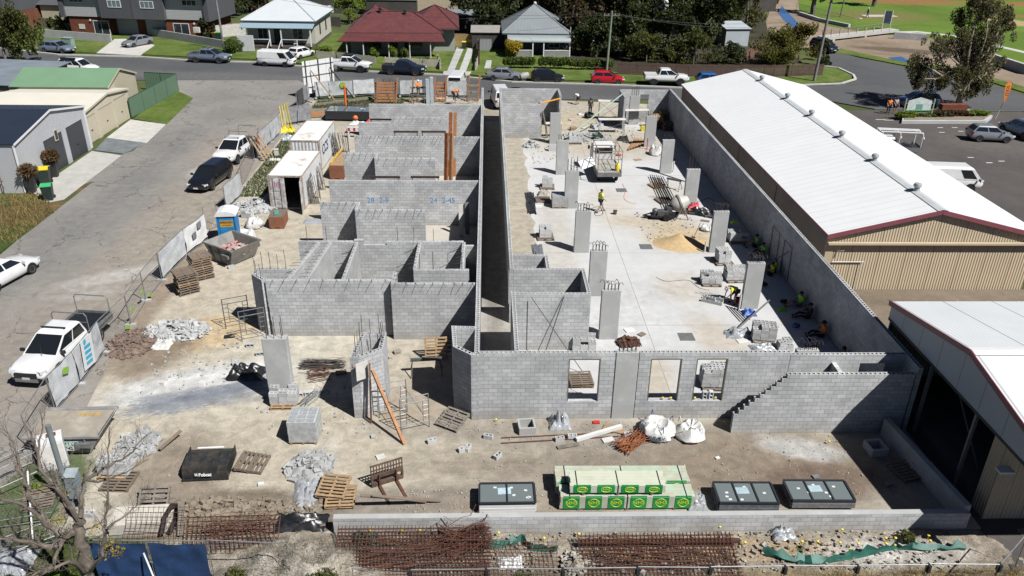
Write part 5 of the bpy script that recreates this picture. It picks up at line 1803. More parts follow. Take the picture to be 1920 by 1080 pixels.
m.extr([(3.4,.7),(5.2,.7),(5.25,1.2),(5.0,1.5),(4.6,2.15),(3.5,2.15),(3.4,1.9)],-.85,.85,MR(PI/2,4,'Z')@Matrix.Scale(-1,4,(0,1,0)))
part(m,'cab',M_WHITE,t)
m=MB()
m.bx(-.7,.7,3.37,3.395,1.45,1.95)
part(m,'rear_window',M_GLASS,t)
for s in (-1,1):
 m=MB()
 m.box((s*1.1,4.4,1.7),(.16,.08,.3))
 m.tube([(s*.86,4.5,1.6),(s*1.1,4.45,1.8)],.02,5)
 part(m,'mirror',M_BLACK,t)
m=MB()
m.bx(-.4,.4,.2,5.0,.5,.76)
part(m,'chassis',M_BLACKS,t)
for s in (-1,1):
 for yy in (.9,4.3):
  m=MB()
  m.lathe([(.12,-.1),(.36,-.1),(.38,-.06),(.38,.06),(.36,.1),(.12,.1)],16,MT((s*.72,yy,.38))@MR(PI/2,4,'Y'))
  part(m,'wheel',M_BLACK,t,True)
m=MB()
m.box((1.0,1.2,0),(1.25,.9,.02))
ob=solo(m,'display_board',M_WHITE,'white plan board propped up at the left side of the tray truck','board',(x-2.0,y+.9,.3),0)
ob.rotation_euler=(.5,-.25,.3)
m=MB()
m.lathe([(.18,0),(.2,.5),(.16,.55),(.05,.6)],12)
solo(m,'jerry_drum',M_YEL,'yellow drum standing on the truck tray','drum',(x+.75,y+.9,.92),0,None,True)
x,y=g(1262,410)
t=thing('cement_mixer','pale cement mixer with an open drum beside the sand pile','cement mixer',(x+.2,y+.3,.01),.1)
T=MT((.25,0,1.05))@MR(1.22,4,'Y')
m=MB()
m.lathe([(.0,-.62),(.32,-.6),(.55,-.35),(.6,-.05),(.58,.12),(.36,.55),(.34,.62),(.29,.6),(.31,.5),(.5,.1),(.5,-.3),(.0,-.55)],22,T)
part(m,'drum',mat('mixer_cream',(.55,.53,.48),.55,.12,3),t,True)
m=MB()
m.lathe([(.615,-.1),(.66,-.1),(.66,.02),(.615,.02)],28,T)
part(m,'gear_ring',M_GALVD,t)
for s in (-1,1):
 m=MB()
 m.tube([(-.2,s*.7,.05),(.15,s*.66,.75),(.22,s*.64,1.05)],.045,6)
 m.tube([(.75,s*.7,.05),(.4,s*.66,.75),(.22,s*.64,1.05)],.045,6)
 part(m,'stand',M_GALVD,t)
m=MB()
m.bx(-.75,-.35,-.3,.3,.25,.85)
part(m,'motor_box',mat('mixer_motor',(.06,.06,.065),.6),t)
for s in (-1,1):
 m=MB()
 m.lathe([(.0,-.05),(.26,-.06),(.28,0),(.26,.06),(.0,.05)],14,MT((-.45,s*.55,.28))@MR(PI/2,4,'X'))
 part(m,'wheel',M_BLACK,t,True)
x,y=g(1240,412)
t=thing('pump_trailer','black machine on wheels at the foot of the cement mixer','machine',(x,y+.2,.01),-.1)
m=MB()
m.bx(-.75,.75,-.4,.4,.22,.32)
m.bar((-.7,-.3,.28),(-1.3,0,.2),.07)
m.bar((-.7,.3,.28),(-1.3,0,.2),.07)
part(m,'frame',M_BLACKS,t)
m=MB()
m.bx(-.3,.45,-.3,.3,.32,.62)
m.lathe([(.2,0),(.22,.35),(.1,.45)],12,MT((-.45,0,.32)))
part(m,'engine',mat('engine_grey',(.14,.14,.145),.5,.3,6,metal=.3),t)
for s in (-1,1):
 m=MB()
 m.lathe([(.0,-.07),(.24,-.08),(.26,0),(.24,.08),(.0,.07)],14,MT((.35,s*.5,.26))@MR(PI/2,4,'X'))
 part(m,'wheel',M_BLACK,t,True)
m=MB()
n=28
vs,fs=[],[]
for k in range(11):
 q=k/10
 for j in range(n):
  a=2*PI*j/n
  w_=1+.16*mn.noise(Vector((cos(a)*1.3,sin(a)*1.3,3)))+.05*mn.noise(Vector((cos(a)*4,sin(a)*4,q*4)))
  zz=.75*(1-q)**1.35+.05*mn.noise(Vector((cos(a)*3*q,sin(a)*3*q,9)))*(1-q)
  vs.append((1.9*q*w_*cos(a),1.35*q*w_*sin(a),max(-.01,zz)))
for k in range(10):
 for j in range(n):fs.append((k*n+j,(k+1)*n+j,(k+1)*n+(j+1)%n,k*n+(j+1)%n))
m.add(vs,fs)
solo(m,'sand_pile',M_SAND,'yellow pile of bricklaying sand on the slab before the cement mixer','sand pile',(*g(1275,457),.012),0,None,True)['kind']='stuff'
m=MB()
m.tube([(0,0,0),(.35,.0,1.05)],.018,5)
m.box((-.05,0,.02),(.28,.22,.03))
solo(m,'shovel',M_REBAR,'shovel stuck in the sand pile with its handle up','shovel',(*g(1300,452),.25),.2)
def bucket(px,mt,label,r_=.15,h=.3,loc=None,z=.012):
 t=thing('bucket',label,'bucket',(*(loc or g(*px)),z))
 m=MB()
 m.lathe([(r_*.8,0),(r_,h),(r_*.94,h),(r_*.75,.02)],14)
 part(m,'pail',mt,t,True)
 m=MB()
 m.tube([(r_*cos(PI*k/8),.02,h+r_*.8*sin(PI*k/8)) for k in range(9)],.008,4)
 part(m,'handle',M_BLACKS,t)
 return t
bucket((1153,402),mat('brown_pail',(.16,.09,.07),.6),'small brown bucket alone on the open slab')
bucket((1383,567),M_RED,'red bucket beside the bending worker')
heapcloth((1404,589),(.8,.6,.35),'bright blue crumpled bag at the foot of the column near the bending worker',M_BLUEP,'crumpled_bag',51,cat='bag')
heapcloth((1300,393),(.9,.5,.4),'red and pink bag lying on the pallet beside the cement mixer',plain('pink_red_bag',(.65,.06,.10),.6),'crumpled_bag',52,cat='bag',z=.14)
heapcloth((1280,400),(1.0,.5,.3),'rusty brown sheet below the cement mixer drum',M_RUST,'crumpled_sheet',53,cat='sheet')
heapcloth((1374,437),(.5,.4,.25),'bright yellow safety vest dropped on the block stack by the sand pile',plain('vest_yellow',(.62,.78,.04),.7),'safety_vest',54,cat='vest',z=.72)
m=MB()
m.lathe([(.16,0),(.16,.06),(.05,.08),(.045,1.0),(.06,1.02),(.0,1.06)],12)
solo(m,'safety_bollard',plain('faded_pink_plastic',(.70,.16,.14),.55),'faded pink safety bollard beside the white bulk bag','bollard',(*g(1213,280),.012),0,None,True)
heapcloth((1168,263),(1.1,.7,.5),'black hose heap on the slab behind the truck',M_BLACK,'hose_heap',55,cat='hose')
def platform(px,rz,label,L=2.2,W=.7,h=1.35):
 t=thing('work_platform',label,'scaffold',(*g(*px),.01),rz,'work platforms on the slab')
 m=MB()
 for k in range(3):m.bx(-L/2,L/2,-W/2+k*W/3+.01,-W/2+(k+1)*W/3-.01,h,h+.045)
 part(m,'planks',M_OFFW,t)
 for s in (-1,1):
  m=MB()
  for q in (-1,1):m.tube([(s*(L/2-.12),q*W*.5,0),(s*(L/2-.12),q*W*.5,h)],.024,5)
  for z in (.3,.8,h-.02):m.tube([(s*(L/2-.12),-W/2,z),(s*(L/2-.12),W/2,z)],.018,5)
  part(m,'end_frame',M_GALV,t)
 m=MB()
 m.tube([(-L/2+.12,-W/2,.25),(L/2-.12,-W/2,h-.2)],.014,4)
 m.tube([(L/2-.12,W/2,.25),(-L/2+.12,W/2,h-.2)],.014,4)
 part(m,'braces',M_GALVD,t)
 return t
platform((1146,250),.02,'work platform with pale planks, left of two before the vehicle opening',2.6)
platform((1190,235),.06,'work platform with pale planks beside the far right column',2.6,.7,1.5)
platform((1037,258),.05,'work platform squeezed behind the far left column at the block wall end',1.6)
platform((1140,225),-.1,'tall cluttered work platform standing beside the vehicle opening',2.2,.9,1.9)
m=MB()
x,y=g(1262,355)
t=trestle(x,y,-.6,'sawhorse carrying dark bars behind the cement mixer column',M_GALVD,1.2,.8)
plank((x-.9,y+1.3,.88),(x+.7,y-.6,.86),.12,.05,'dark bars bundle lying on the sawhorse',M_RUST,'steel_bar','bar')
m=MB()
m.tube([(13.4,48,3.3),(7.4,43.2,.1)],.06,6)
solo(m,'prop',plain('pale_green_prop',(.36,.50,.42),.5),'long pale green prop slanting down from the rear block return to the slab','prop')
plank((6.0,44.1,.05),(5.45,44.0,2.6),.12,.12,'grey board leaning against the block wall end at the left rear',M_TIMBG,'board','board')
def barrow(px,rz,label):
 t=thing('wheelbarrow',label,'wheelbarrow',(*g(*px),.01),rz,'wheelbarrows')
 m=MB()
 m.add([(-.35,-.3,.55),(.4,-.32,.6),(.4,.32,.6),(-.35,.3,.55),(-.2,-.2,.3),(.25,-.2,.3),(.25,.2,.3),(-.2,.2,.3)],[(4,5,1,0),(5,6,2,1),(6,7,3,2),(7,4,0,3),(7,6,5,4)])
 part(m,'tray',mat('barrow_green',(.05,.12,.10),.5),t)
 m=MB()
 for s in (-1,1):m.tube([(.6,s*.06,.2),(-.2,s*.25,.35),(-.9,s*.3,.55)],.02,5)
 for s in (-1,1):m.tube([(-.25,s*.25,.35),(-.35,s*.25,0)],.018,5)
 part(m,'handles',M_REBAR,t)
 m=MB()
 m.lathe([(.0,-.04),(.19,-.05),(.2,0),(.19,.05),(.0,.04)],12,MT((.58,0,.2))@MR(PI/2,4,'X'))
 part(m,'wheel',M_BLACK,t,True)
 return t
barrow((1118,262),.5,'wheelbarrow tipped among block offcuts behind the truck')
barrow((1105,222),2.2,'wheelbarrow standing at the dark person near the vehicle opening')
m=MB()
t=thing('wash_tub','white plastic tub leaning behind the front wall next to a column','tub',(gy(1552,652,1.0).x,1.1,.3))
m.extr([(-.45,0),(.45,0),(.55,.35),(-.55,.35)],-.3,.3)
part(m,'shell',M_WHITE,t)
m=MB()
m.bx(-.45,.45,-.24,.24,.351,.356)
part(m,'opening',mat('tub_inside',(.30,.31,.32),.6),t)
t.rotation_euler=(.5,.3,0)
bucket(None,M_BLUEP,'blue bucket beside the resting worker in orange',.17,.35,(16.9,6.3))
def bag(x,y,mt,label,s=.2):
 m=MB()
 m.blob((0,0,s*.5),(s*1.1,s*.7,s*.6),10,6,.3,int(x*10+y))
 solo(m,'backpack',mt,label,'bag',(x,y,.01),0,None,True)
bag(17.3,11.0,M_BLACK,'black bag on the shaded slab between the resting workers',.2)
bag(16.9,15.0,M_BLACK,'small black bag on the slab by the shadow line',.16)
bag(17.6,17.6,mat('pale_bag',(.45,.44,.43),.8),'pale bag beside the second pair of resting workers',.2)
bag(17.0,8.2,M_BLUEP,'dark blue bag near the feet of the worker in orange',.2)
for y0,lb in ((17.2,'larger'),(15.0,'smaller')):
 m=MB()
 m.tube([(18.38,y0,.05),(18.33,y0,2.2),(18.33,y0-1.3,2.2),(18.38,y0-1.3,.05)],.02,5)
 solo(m,'rod_hoop',M_BLACKS,f'{lb} thin black steel frame leaning on the shaded boundary wall','frame')
plank((16.2,14.3,.03),(18.3,14.0,1.9),.05,.05,'long grey pole leaning on the shaded boundary wall between resting workers',M_GALVD,'steel_pole','pole')
# temporary fence panels
TF='temporary fence panels'
def fpanel(a,b,label,cover=None,h=1.8,z=0.0,wires=True,mt=None,tilt=0,cov=(0,1,.1,1),name='temporary_fence'):
 A,B=Vector((*a,z)),Vector((*b,z))
 L=(B-A).length
 t=thing(name,label,'fence panel',A,math.atan2(B.y-A.y,B.x-A.x),TF)
 m=MB()
 m.tube([(.03,0,.08),(.03,0,h),(L-.03,0,h),(L-.03,0,.08),(.03,0,.08)],.024,6)
 m.tube([(.03,0,0),(.03,0,.1)],.02,5)
 part(m,'frame',mt or M_GALVD,t)
 if wires:
  m=MB()
  n=max(4,int(L/.13))
  for i in range(1,n):m.tube([(i*L/n,.0,.1),(i*L/n,0,h)],.0026,3,False)
  for k in range(1,9):m.tube([(.04,.0,.1+k*(h-.1)/9),(L-.04,0,.1+k*(h-.1)/9)],.0026,3,False)
  part(m,'wire_mesh',M_GALVD,t)
 if not tilt:part(MB().box((.0,0,.06),(.22,.55,.12)),'foot_block',M_CONC,t)
 if cover is not None:
  m=MB()
  x0,x1,z0,z1=cov
  nx,nz=14,9
  vs,fs=[],[]
  sd=rnd.uniform(0,50)
  for k in range(nz+1):
   for i in range(nx+1):
    u,v=x0+(x1-x0)*i/nx,z0+(z1-z0)*k/nz
    q=mn.noise(Vector((u*3,v*3,sd)))
    sag=.06*q+.05*sin(PI*(u-x0)/(x1-x0))*(v>.8)*-1
    vs.append((.05+u*(L-.1),-.035-.09*abs(mn.noise(Vector((u*4,v*2.5,sd+9)))),.06+v*(h-.05)+(sag if k in (0,nz) else 0)))
  for k in range(nz):
   for i in range(nx):fs.append((k*(nx+1)+i,k*(nx+1)+i+1,(k+1)*(nx+1)+i+1,(k+1)*(nx+1)+i))
  m.add(vs,fs)
  part(m,'shade_cloth',cover,t,True)
 t.rotation_euler=(tilt,0,t.rotation_euler.z)
 return t
WCLOTH=mat('white_fence_cloth',(.56,.58,.60),.75,.15,2.5,bump=.5)
F=[((60,846),(104,772),'bare fence panel left of the pale skip, end of the site fence',None),
  ((104,772),(150,722),'fence panel with pale torn cloth and a green notice beside the near white ute',WCLOTH),
  ((150,722),(196,662),'fence panel with a white and blue notice beside the near white ute',M_SHADE),
  ((196,662),(246,611),'bare wire fence panel between the brown rubble heap and the lane',None),
  ((246,611),(274,565),'bare wire fence panel with a lime clamp, second of the bare run',None),
  ((274,565),(304,527),'bare wire fence panel with a lime clamp, just before the white cloth panels',None),
  ((304,527),(350,480),'fence panel with white cloth behind the nearest pallet stack',WCLOTH),
  ((350,480),(390,449),'fence panel with white sheet cut by two square holes beside the grey skip',M_WHITE),
  ((386,434),(411,424),'dark open gate panel left of the blue toilet',None),
  ((424,394),(454,366),'fence panel with pale corrugated cloth beside the black parked car',WCLOTH),
  ((455,350),(478,302),'bare fence panel sagging beside the front ute of the lane',None),
  ((482,300),(488,284),'folded dark fence panel with a red and white banner',M_SHADED),
  ((488,286),(508,268),'fence panel with grey shade cloth behind the leaning timber boards',M_SHADE),
  ((508,268),(524,252),'fence panel with grey shade cloth in the middle of the run by the grass strip',M_SHADE),
  ((524,252),(537,236),'fence panel with grey shade cloth next to the yellow poles',M_SHADE),
  ((537,236),(584,228),'fence panel with dark cloth turned into the site beside the yellow poles',M_SHADED),
  ((557,205),(577,190),'fence panel carrying a dark banner with pale lettering at the street corner',M_SHADED),
  ((577,190),(586,172),'fence panel with grey cloth under the white hoarding at the corner',M_SHADE),
  ((592,185),(618,183),'fence panel with pale cloth under the white hoarding, along the street',WCLOTH),
  ((618,183),(663,181),'fence panel with a round green notice along the street',M_SHADE),
  ((663,181),(703,178),'fence panel with creased white cloth along the street',WCLOTH),
  ((750,181),(793,180),'fence panel with pale cloth behind the worker in orange',WCLOTH),
  ((838,183),(876,182),'fence panel with a sagging grey sheet in the middle of the orange formwork',M_SHADE)]
FP=[]
for a,b,lb,cv in F:
 FP.append(fpanel(g(*a),g(*b),lb,cv))
def notice(p,x,z,w_,h_,mt,name='notice',tilt=0):
 m=MB()
 m.box((0,0,0),(w_,.02,h_))
 o=part(m,name,mt,p)
 o.location=(x,-.16,z)
 o.rotation_euler=(0,tilt,0)
 return o
LIMEP=plain('lime_green_plastic',(.25,.46,.05),.6)
o=notice(FP[1],1.2,1.4,.42,.3,LIMEP,tilt=.4)
n2_=notice(FP[2],1.1,1.15,1.1,1.5,M_WHITE,'notice_board',.15)
SKYB=plain('sky_blue_print',(.06,.42,.62),.5)
for i in range(4):
 m=MB()
 m.box((0,-.013,.28-i*.26),(.62,.006,.17))
 part(m,'blue_panel',SKYB,n2_)
m=MB()
m.lathe([(.0,0),(.14,0),(.14,.006),(.0,.006)],16,MT((-.2,-.012,.56))@MR(PI/2,4,'X'))
part(m,'blue_circle',SKYB,n2_)
for k,x in ((3,2.2),(4,.2),(4,2.2),(5,.3)):
 notice(FP[k],x,.25 if k!=4 else .9,.4,.2,LIMEP,'lime_clamp',.5)
m=MB()
m.lathe([(.0,0),(.34,0),(.34,.012),(.0,.012)],20,MT((1.5,-.15,1.35))@MR(PI/2,4,'X'))
part(m,'round_notice',LIMEP,FP[19])
notice(FP[16],1.0,1.1,1.8,1.5,mat('dark_banner',(.07,.07,.075),.7),'banner')
for k,(x0,z0) in enumerate(((790/1000,.9),(1.5,1.35))):
 notice(FP[7],x0+.2,z0+.1,.42,.42,M_SHADED,'square_hole')
bp=notice(FP[11],.5,1.4,.5,.9,mat('red_banner',(.45,.10,.10),.7),'red_banner')
yF=-10.35
xs=[gy(u,v,yF).x for u,v in ((769,1066),(912,1074),(1055,1078),(1195,1070),(1332,1062),(1472,1065),(1610,1056),(1745,1052),(1879,1050))]
words_=['leftmost','second','third','fourth','fifth','sixth','seventh','rightmost']
for i in range(8):
 fpanel((xs[i],yF+.03*(i%2)),(xs[i+1]-.04,yF-.03*(i%2)),f'bare wire fence panel along the bottom edge, {words_[i]} of the straight run',None,2.1,-.38,mt=M_GALV)
fpanel((xs[8],yF),(xs[8]+1.9,yF+1.5),'bare wire fence panel turned towards the shed at the bottom right corner',None,2.1,-.38,mt=M_GALV)
fpanel((xs[0]-1.9,yF+.25),(xs[0]-.05,yF),'bare wire fence panel slanting away at the left end of the bottom run',None,2.0,-.45,mt=M_GALV)
for i,x in enumerate(xs):
 m=MB()
 m.box((0,0,0),(.1,.16,.3))
 solo(m,'fence_clamp',M_BLACKS,f'black clamp joining wire fence panels at the bottom edge, place {i + 1} counted from the left','clamp',(x,yF,1.55),.2,'black fence clamps along the bottom edge')
BLUEC=mat('navy_blue_tarp',(.02,.055,.15),.6,.3,2,bump=.8)
a,b=(gy(165,1015,-9.0).x,-9.0),(gy(388,1022,-9.1).x,-9.1)
c=(gy(540,1032,-9.3).x,-9.3)
fpanel(a,((a[0]+b[0])/2,-9.05),'fence panel with navy blue tarp behind the dead tree, left half',BLUEC,1.95,-.15,False,cov=(0,1,.02,.97))
fpanel(((a[0]+b[0])/2,-9.05),b,'fence panel with navy blue tarp right of the dead tree',BLUEC,1.95,-.15,False,cov=(0,1,.02,.97))
fpanel(b,c,'rusty wire fence panel right of the navy blue tarp',None,1.95,-.1,True)
plank((b[0]-2.0,-9.3,1.5),(b[0]-.9,-10.6,-.3),.05,.05,'thin galvanised stay leaning on the blue tarp fence',M_GALVD,'fence_stay','stay')
for k,(u,v,rz,z,ti,lb) in enumerate(((40,870,.9,.25,1.2,'fence panel lying on top of the weeds at the left edge'),(25,900,.8,.1,1.25,'fence panel leaning low at the left edge below another one'),(62,935,.25,.2,1.35,'fence panel lying on the pallet pile at the dead tree'),(70,975,.2,.12,1.4,'fence panel lying half hidden under dead branches'),(30,1010,.6,.05,1.3,'fence panel fallen flat in the weeds at the bottom left'))):
 x,y=g(u,v)
 p=fpanel((x-1.1,y-.4),(x-1.1+2.3*cos(rz),y-.4+2.3*sin(rz)),lb,None,1.6,z,True,M_GALVD,ti)
x,y=g(138,958)
t=thing('steel_post','tall grey steel post with a grey meter box standing beside the dead tree','post',(x,y,0),.05)
m=MB()
m.tube([(0,0,-.1),(0,0,3.9)],.095,12)
m.tube([(0,0,3.9),(0,0,3.93)],.1,12)
part(m,'pole',mat('post_grey',(.24,.275,.29),.55,.12,3,metal=.3),t,True)
m=MB()
m.bx(.1,.5,-.2,.16,.75,1.75)
part(m,'meter_box',mat('meter_box_grey',(.20,.26,.29),.55,.1,2),t)
m=MB()
m.slab([(.08,-.24,1.755),(.52,-.24,1.755),(.52,.2,1.86),(.08,.2,1.86)],.02)
part(m,'box_lid',mat('meter_lid_grey',(.34,.40,.42),.5),t)
x,y=g(107,872)
t=thing('white_cabinet','white metal cabinet with a brown panel standing between the steel post and the skip','cabinet',(x,y,0),.5)
m=MB()
m.bx(-.45,.45,-.4,.4,.05,1.35)
part(m,'body',M_WHITE,t)
m=MB()
m.bx(-.1,.25,.05,.3,1.351,1.37)
part(m,'brown_panel',mat('dark_brown_panel',(.12,.06,.05),.7),t)
m=MB()
m.bx(-.4,.4,-.42,-.402,.1,1.25)
part(m,'door',M_OFFW,t)
for k in range(3):
 x,y=g(112+k*9,900+k*4)
 m=MB()
 for i in range(9):m.tube([(-.3+i*.075,0,0),(-.3+i*.075,0,.7)],.008,4)
 m.tube([(-.32,0,.0),(-.32,0,.72),(.32,0,.72),(.32,0,0),(-.32,0,0)],.014,5)
 solo(m,'wire_rack',M_GALV,['far','middle','near'][k]+' one of three wire racks standing before the white cabinet','wire rack',(x,y,0),.45)
heapcloth((25,1055),(1.4,1.2,.35),'grey crumpled sheet in the weeds at the bottom left corner',M_CLRPL,'plastic_sheet',61)
plank(G3(67,930,1.2),G3(63,1015,.1),.05,.05,'bright white pipe standing in the weeds left of the dead tree trunk',M_WHITE,'plastic_pipe','pipe')
for i in range(4):
 x,y=g(497+i*5,302-i*3)
 plank((x,y,.0),(x-1.1,y+.25,1.9),.22,.03,'one of four pale boards leaning on the fence by the grass strip',M_TIMBL,'timber_board','board','boards leaning on the fence')
x,y=g(538,250)
for i in range(4):
 plank((x-.35+i*.25,y+.3+.1*i,.0),(x-.6+i*.22,y+.7,2.4+.1*i),.07,.07,'one of four yellow poles standing in the yellow pile at the fence corner',M_YEL,'yellow_pole','pole','yellow poles at the fence corner')
heapcloth((537,246),(1.5,1.3,.6),'heap of bright yellow covers at the fence corner',M_YEL,'yellow_covers',62,cat='covers')
heapcloth((542,262),(1.2,1.0,.5),'pale blue wrapped bundle beside the yellow heap',mat('pale_blue_wrap',(.40,.48,.55),.4,.2,5,bump=.6),'wrapped_bundle',63,cat='bundle')
m=MB()
m.box((0,0,.3),(.35,.35,.5))
m.box((0,0,.58),(.4,.4,.05))
solo(m,'meter_stand',M_OFFW,'small cream box on the grass strip beside the farther container','box',(*g(519,292),0),.2)
heapcloth((515,300),(1.1,.5,.12),'white sheet lying on the grass strip',M_WHITE,'plastic_sheet',64)
a,b=g(573,186),g(630,176)
A,B=Vector((*a,0)),Vector((*b,0))
L=(B-A).length
t=thing('hoarding','tall white hoarding seen from behind on dark posts at the street corner','hoarding',A,math.atan2(B.y-A.y,B.x-A.x))
m=MB()
for i in range(4):m.bx(i*L/4+.01,(i+1)*L/4-.01,.05,.09,.5,4.0)
part(m,'panels',M_WHITE,t)
for i in range(3):
 m=MB()
 m.bx(.35+i*(L-.7)/2-.05,.35+i*(L-.7)/2+.05,-.06,.045,0,4.05)
 part(m,'post',M_BLACKS,t)
for z in (1.2,2.4,3.5):
 m=MB()
 m.bx(0,L,-.02,.045,z-.03,z+.03)
 part(m,'rail',M_GALVD,t)
for x in (.9,L-.6):
 m=MB()
 m.bar((x,-.1,3.0),(x+1.0,-3.0,0),.09,.09)
 part(m,'stay',M_TIMBL if x<2 else M_BLACKS,t)
m=MB()
m.tube([(0,0,0),(0,0,2.2)],.03,6)
m.box((0,.0,2.1),(.35,.03,.5))
solo(m,'street_sign',M_GALVD,'small sign on a thin post beside the white hoarding','sign',(*g(632,160),0),.2)
m=MB()
m.lathe([(.11,-.1),(.11,2.2),(.16,2.22),(.16,2.4),(.13,2.4)],10)
solo(m,'orange_pipe',M_ORANGE,'upright orange pipe at the timber edge of the grass','pipe',(*g(649,204),0),0,None,True)
plank(G3(590,199,.12),G3(648,192,.14),.25,.25,'weathered sleeper along the grass edge, left of the orange pipe',M_TIMBG,'sleeper','timber')
plank(G3(652,192,.14),G3(705,186,.2),.25,.25,'weathered sleeper along the grass edge, right of the orange pipe',M_TIMBG,'sleeper','timber')
for i in range(4):
 plank(G3(584,212+i*3,.05+.05*i),G3(606,211+i*3,.06+.05*i),.3,.04,'one of four pink brown boards lying by the dark turned-in fence panel',M_TIMBO,'timber_board','board','boards by the turned-in fence')
m=MB()
m.bx(-.95,.95,-.12,.12,.6,1.0)
m.bx(-.9,-.8,-.2,.2,0,.6)
m.bx(.8,.9,-.2,.2,0,.6)
t=solo(m,'barrier_board',M_WHITE,'white barrier board with red squares beside the container row','barrier',(*g(672,258),0),-.02)
m=MB()
for x in (-.8,-.3,.2,.7):m.box((x,-.125,.8),(.2,.012,.3))
part(m,'red_squares',M_RED,t)
heapcloth((672,250),(1.5,.9,.3),'white sheets piled on the barrier board with an orange ball',M_WHITE,'plastic_sheet',65,z=.9)
m=MB()
m.blob((0,0,.2),(.25,.25,.22),10,6,.08,3)
solo(m,'orange_float',M_ORANGE,'round orange float lying on the white sheets','float',(*g(668,246),1.1),0,None,True)
heapcloth((700,232),(1.3,.6,.35),'heap of orange red netting before the rearmost house wall',plain('orange_netting',(.75,.08,.04),.7),'safety_netting',66,cat='netting',z=.2)
def formwork(u0,u1,v,label,h=1.9,n=5,slope=True):
 a,b=g(u0,v),g(u1,v)
 L=b[0]-a[0]
 t=thing('wall_formwork',label,'formwork',(*a,0),math.atan2(b[1]-a[1],L),'orange formwork along the street')
 for x in (0,L):
  m=MB()
  m.bar((x,0,0),(x+.25,.7,h+.6),.14,.14)
  part(m,'raker',M_TIMBO,t)
 m=MB()
 for i in range(n):
  z=.25+i*h/n
  m.box((L/2,.1+i*.12,z),(L+.3,.08,.2))
 part(m,'boards',M_TIMBO if n>4 else M_TIMBL,t)
 m=MB()
 for x in (.2,L-.2):m.tube([(x,-.3,0),(x,-.3,h+.4)],.03,5)
 m.tube([(0,-.3,h*.6),(L,-.3,h*.6)],.025,5)
 part(m,'tubes',M_GALVD,t)
 return t
formwork(705,742,194,'stepped orange timber formwork, leftmost of the row along the street',2.0,7)
formwork(772,800,193,'orange formwork with dark rakers around the standing worker in orange',2.0,3)
formwork(812,834,192,'orange formwork with grey rungs right of the pale blue column form',2.0,6)
formwork(876,896,190,'orange formwork at the corridor wall end',2.1,3)
m=MB()
m.bx(-.2,.2,-.2,.2,0,2.6)
m.bx(.25,.6,-.2,.2,0,2.8)
solo(m,'column_form',mat('pale_blue_form',(.45,.52,.57),.6,.15,3),'pale blue column form standing between orange formwork','formwork',(*g(803,194),0),.05)
for i in range(3):
 m=MB()
 for z in range(4):m.tube([(-.5,0,.3+z*.4),(.5,0,.3+z*.4)],.02,5)
 for s in (-.5,.5):m.tube([(s,0,0),(s,0,1.7)],.025,5)
 solo(m,'scaffold_frame',M_GALVD,['scaffold frame beside the standing worker in orange','scaffold frame at the sagging grey sheet of the formwork row','scaffold frame before the formwork at the corridor end'][i],'scaffold frame',(*g((777,845,886)[i],197),0),.1)
m=MB()
for k in range(30):m.tube([(rnd.uniform(-.8,.8),rnd.uniform(-.05,.05),0),(rnd.uniform(-.8,.8),rnd.uniform(-.05,.05),1.6+rnd.uniform(0,.4))],.01,4)
solo(m,'rebar_cage',M_RUST,'thin rusty bars standing behind the leftmost orange formwork','steel bars',(*g(730,178),0),0)
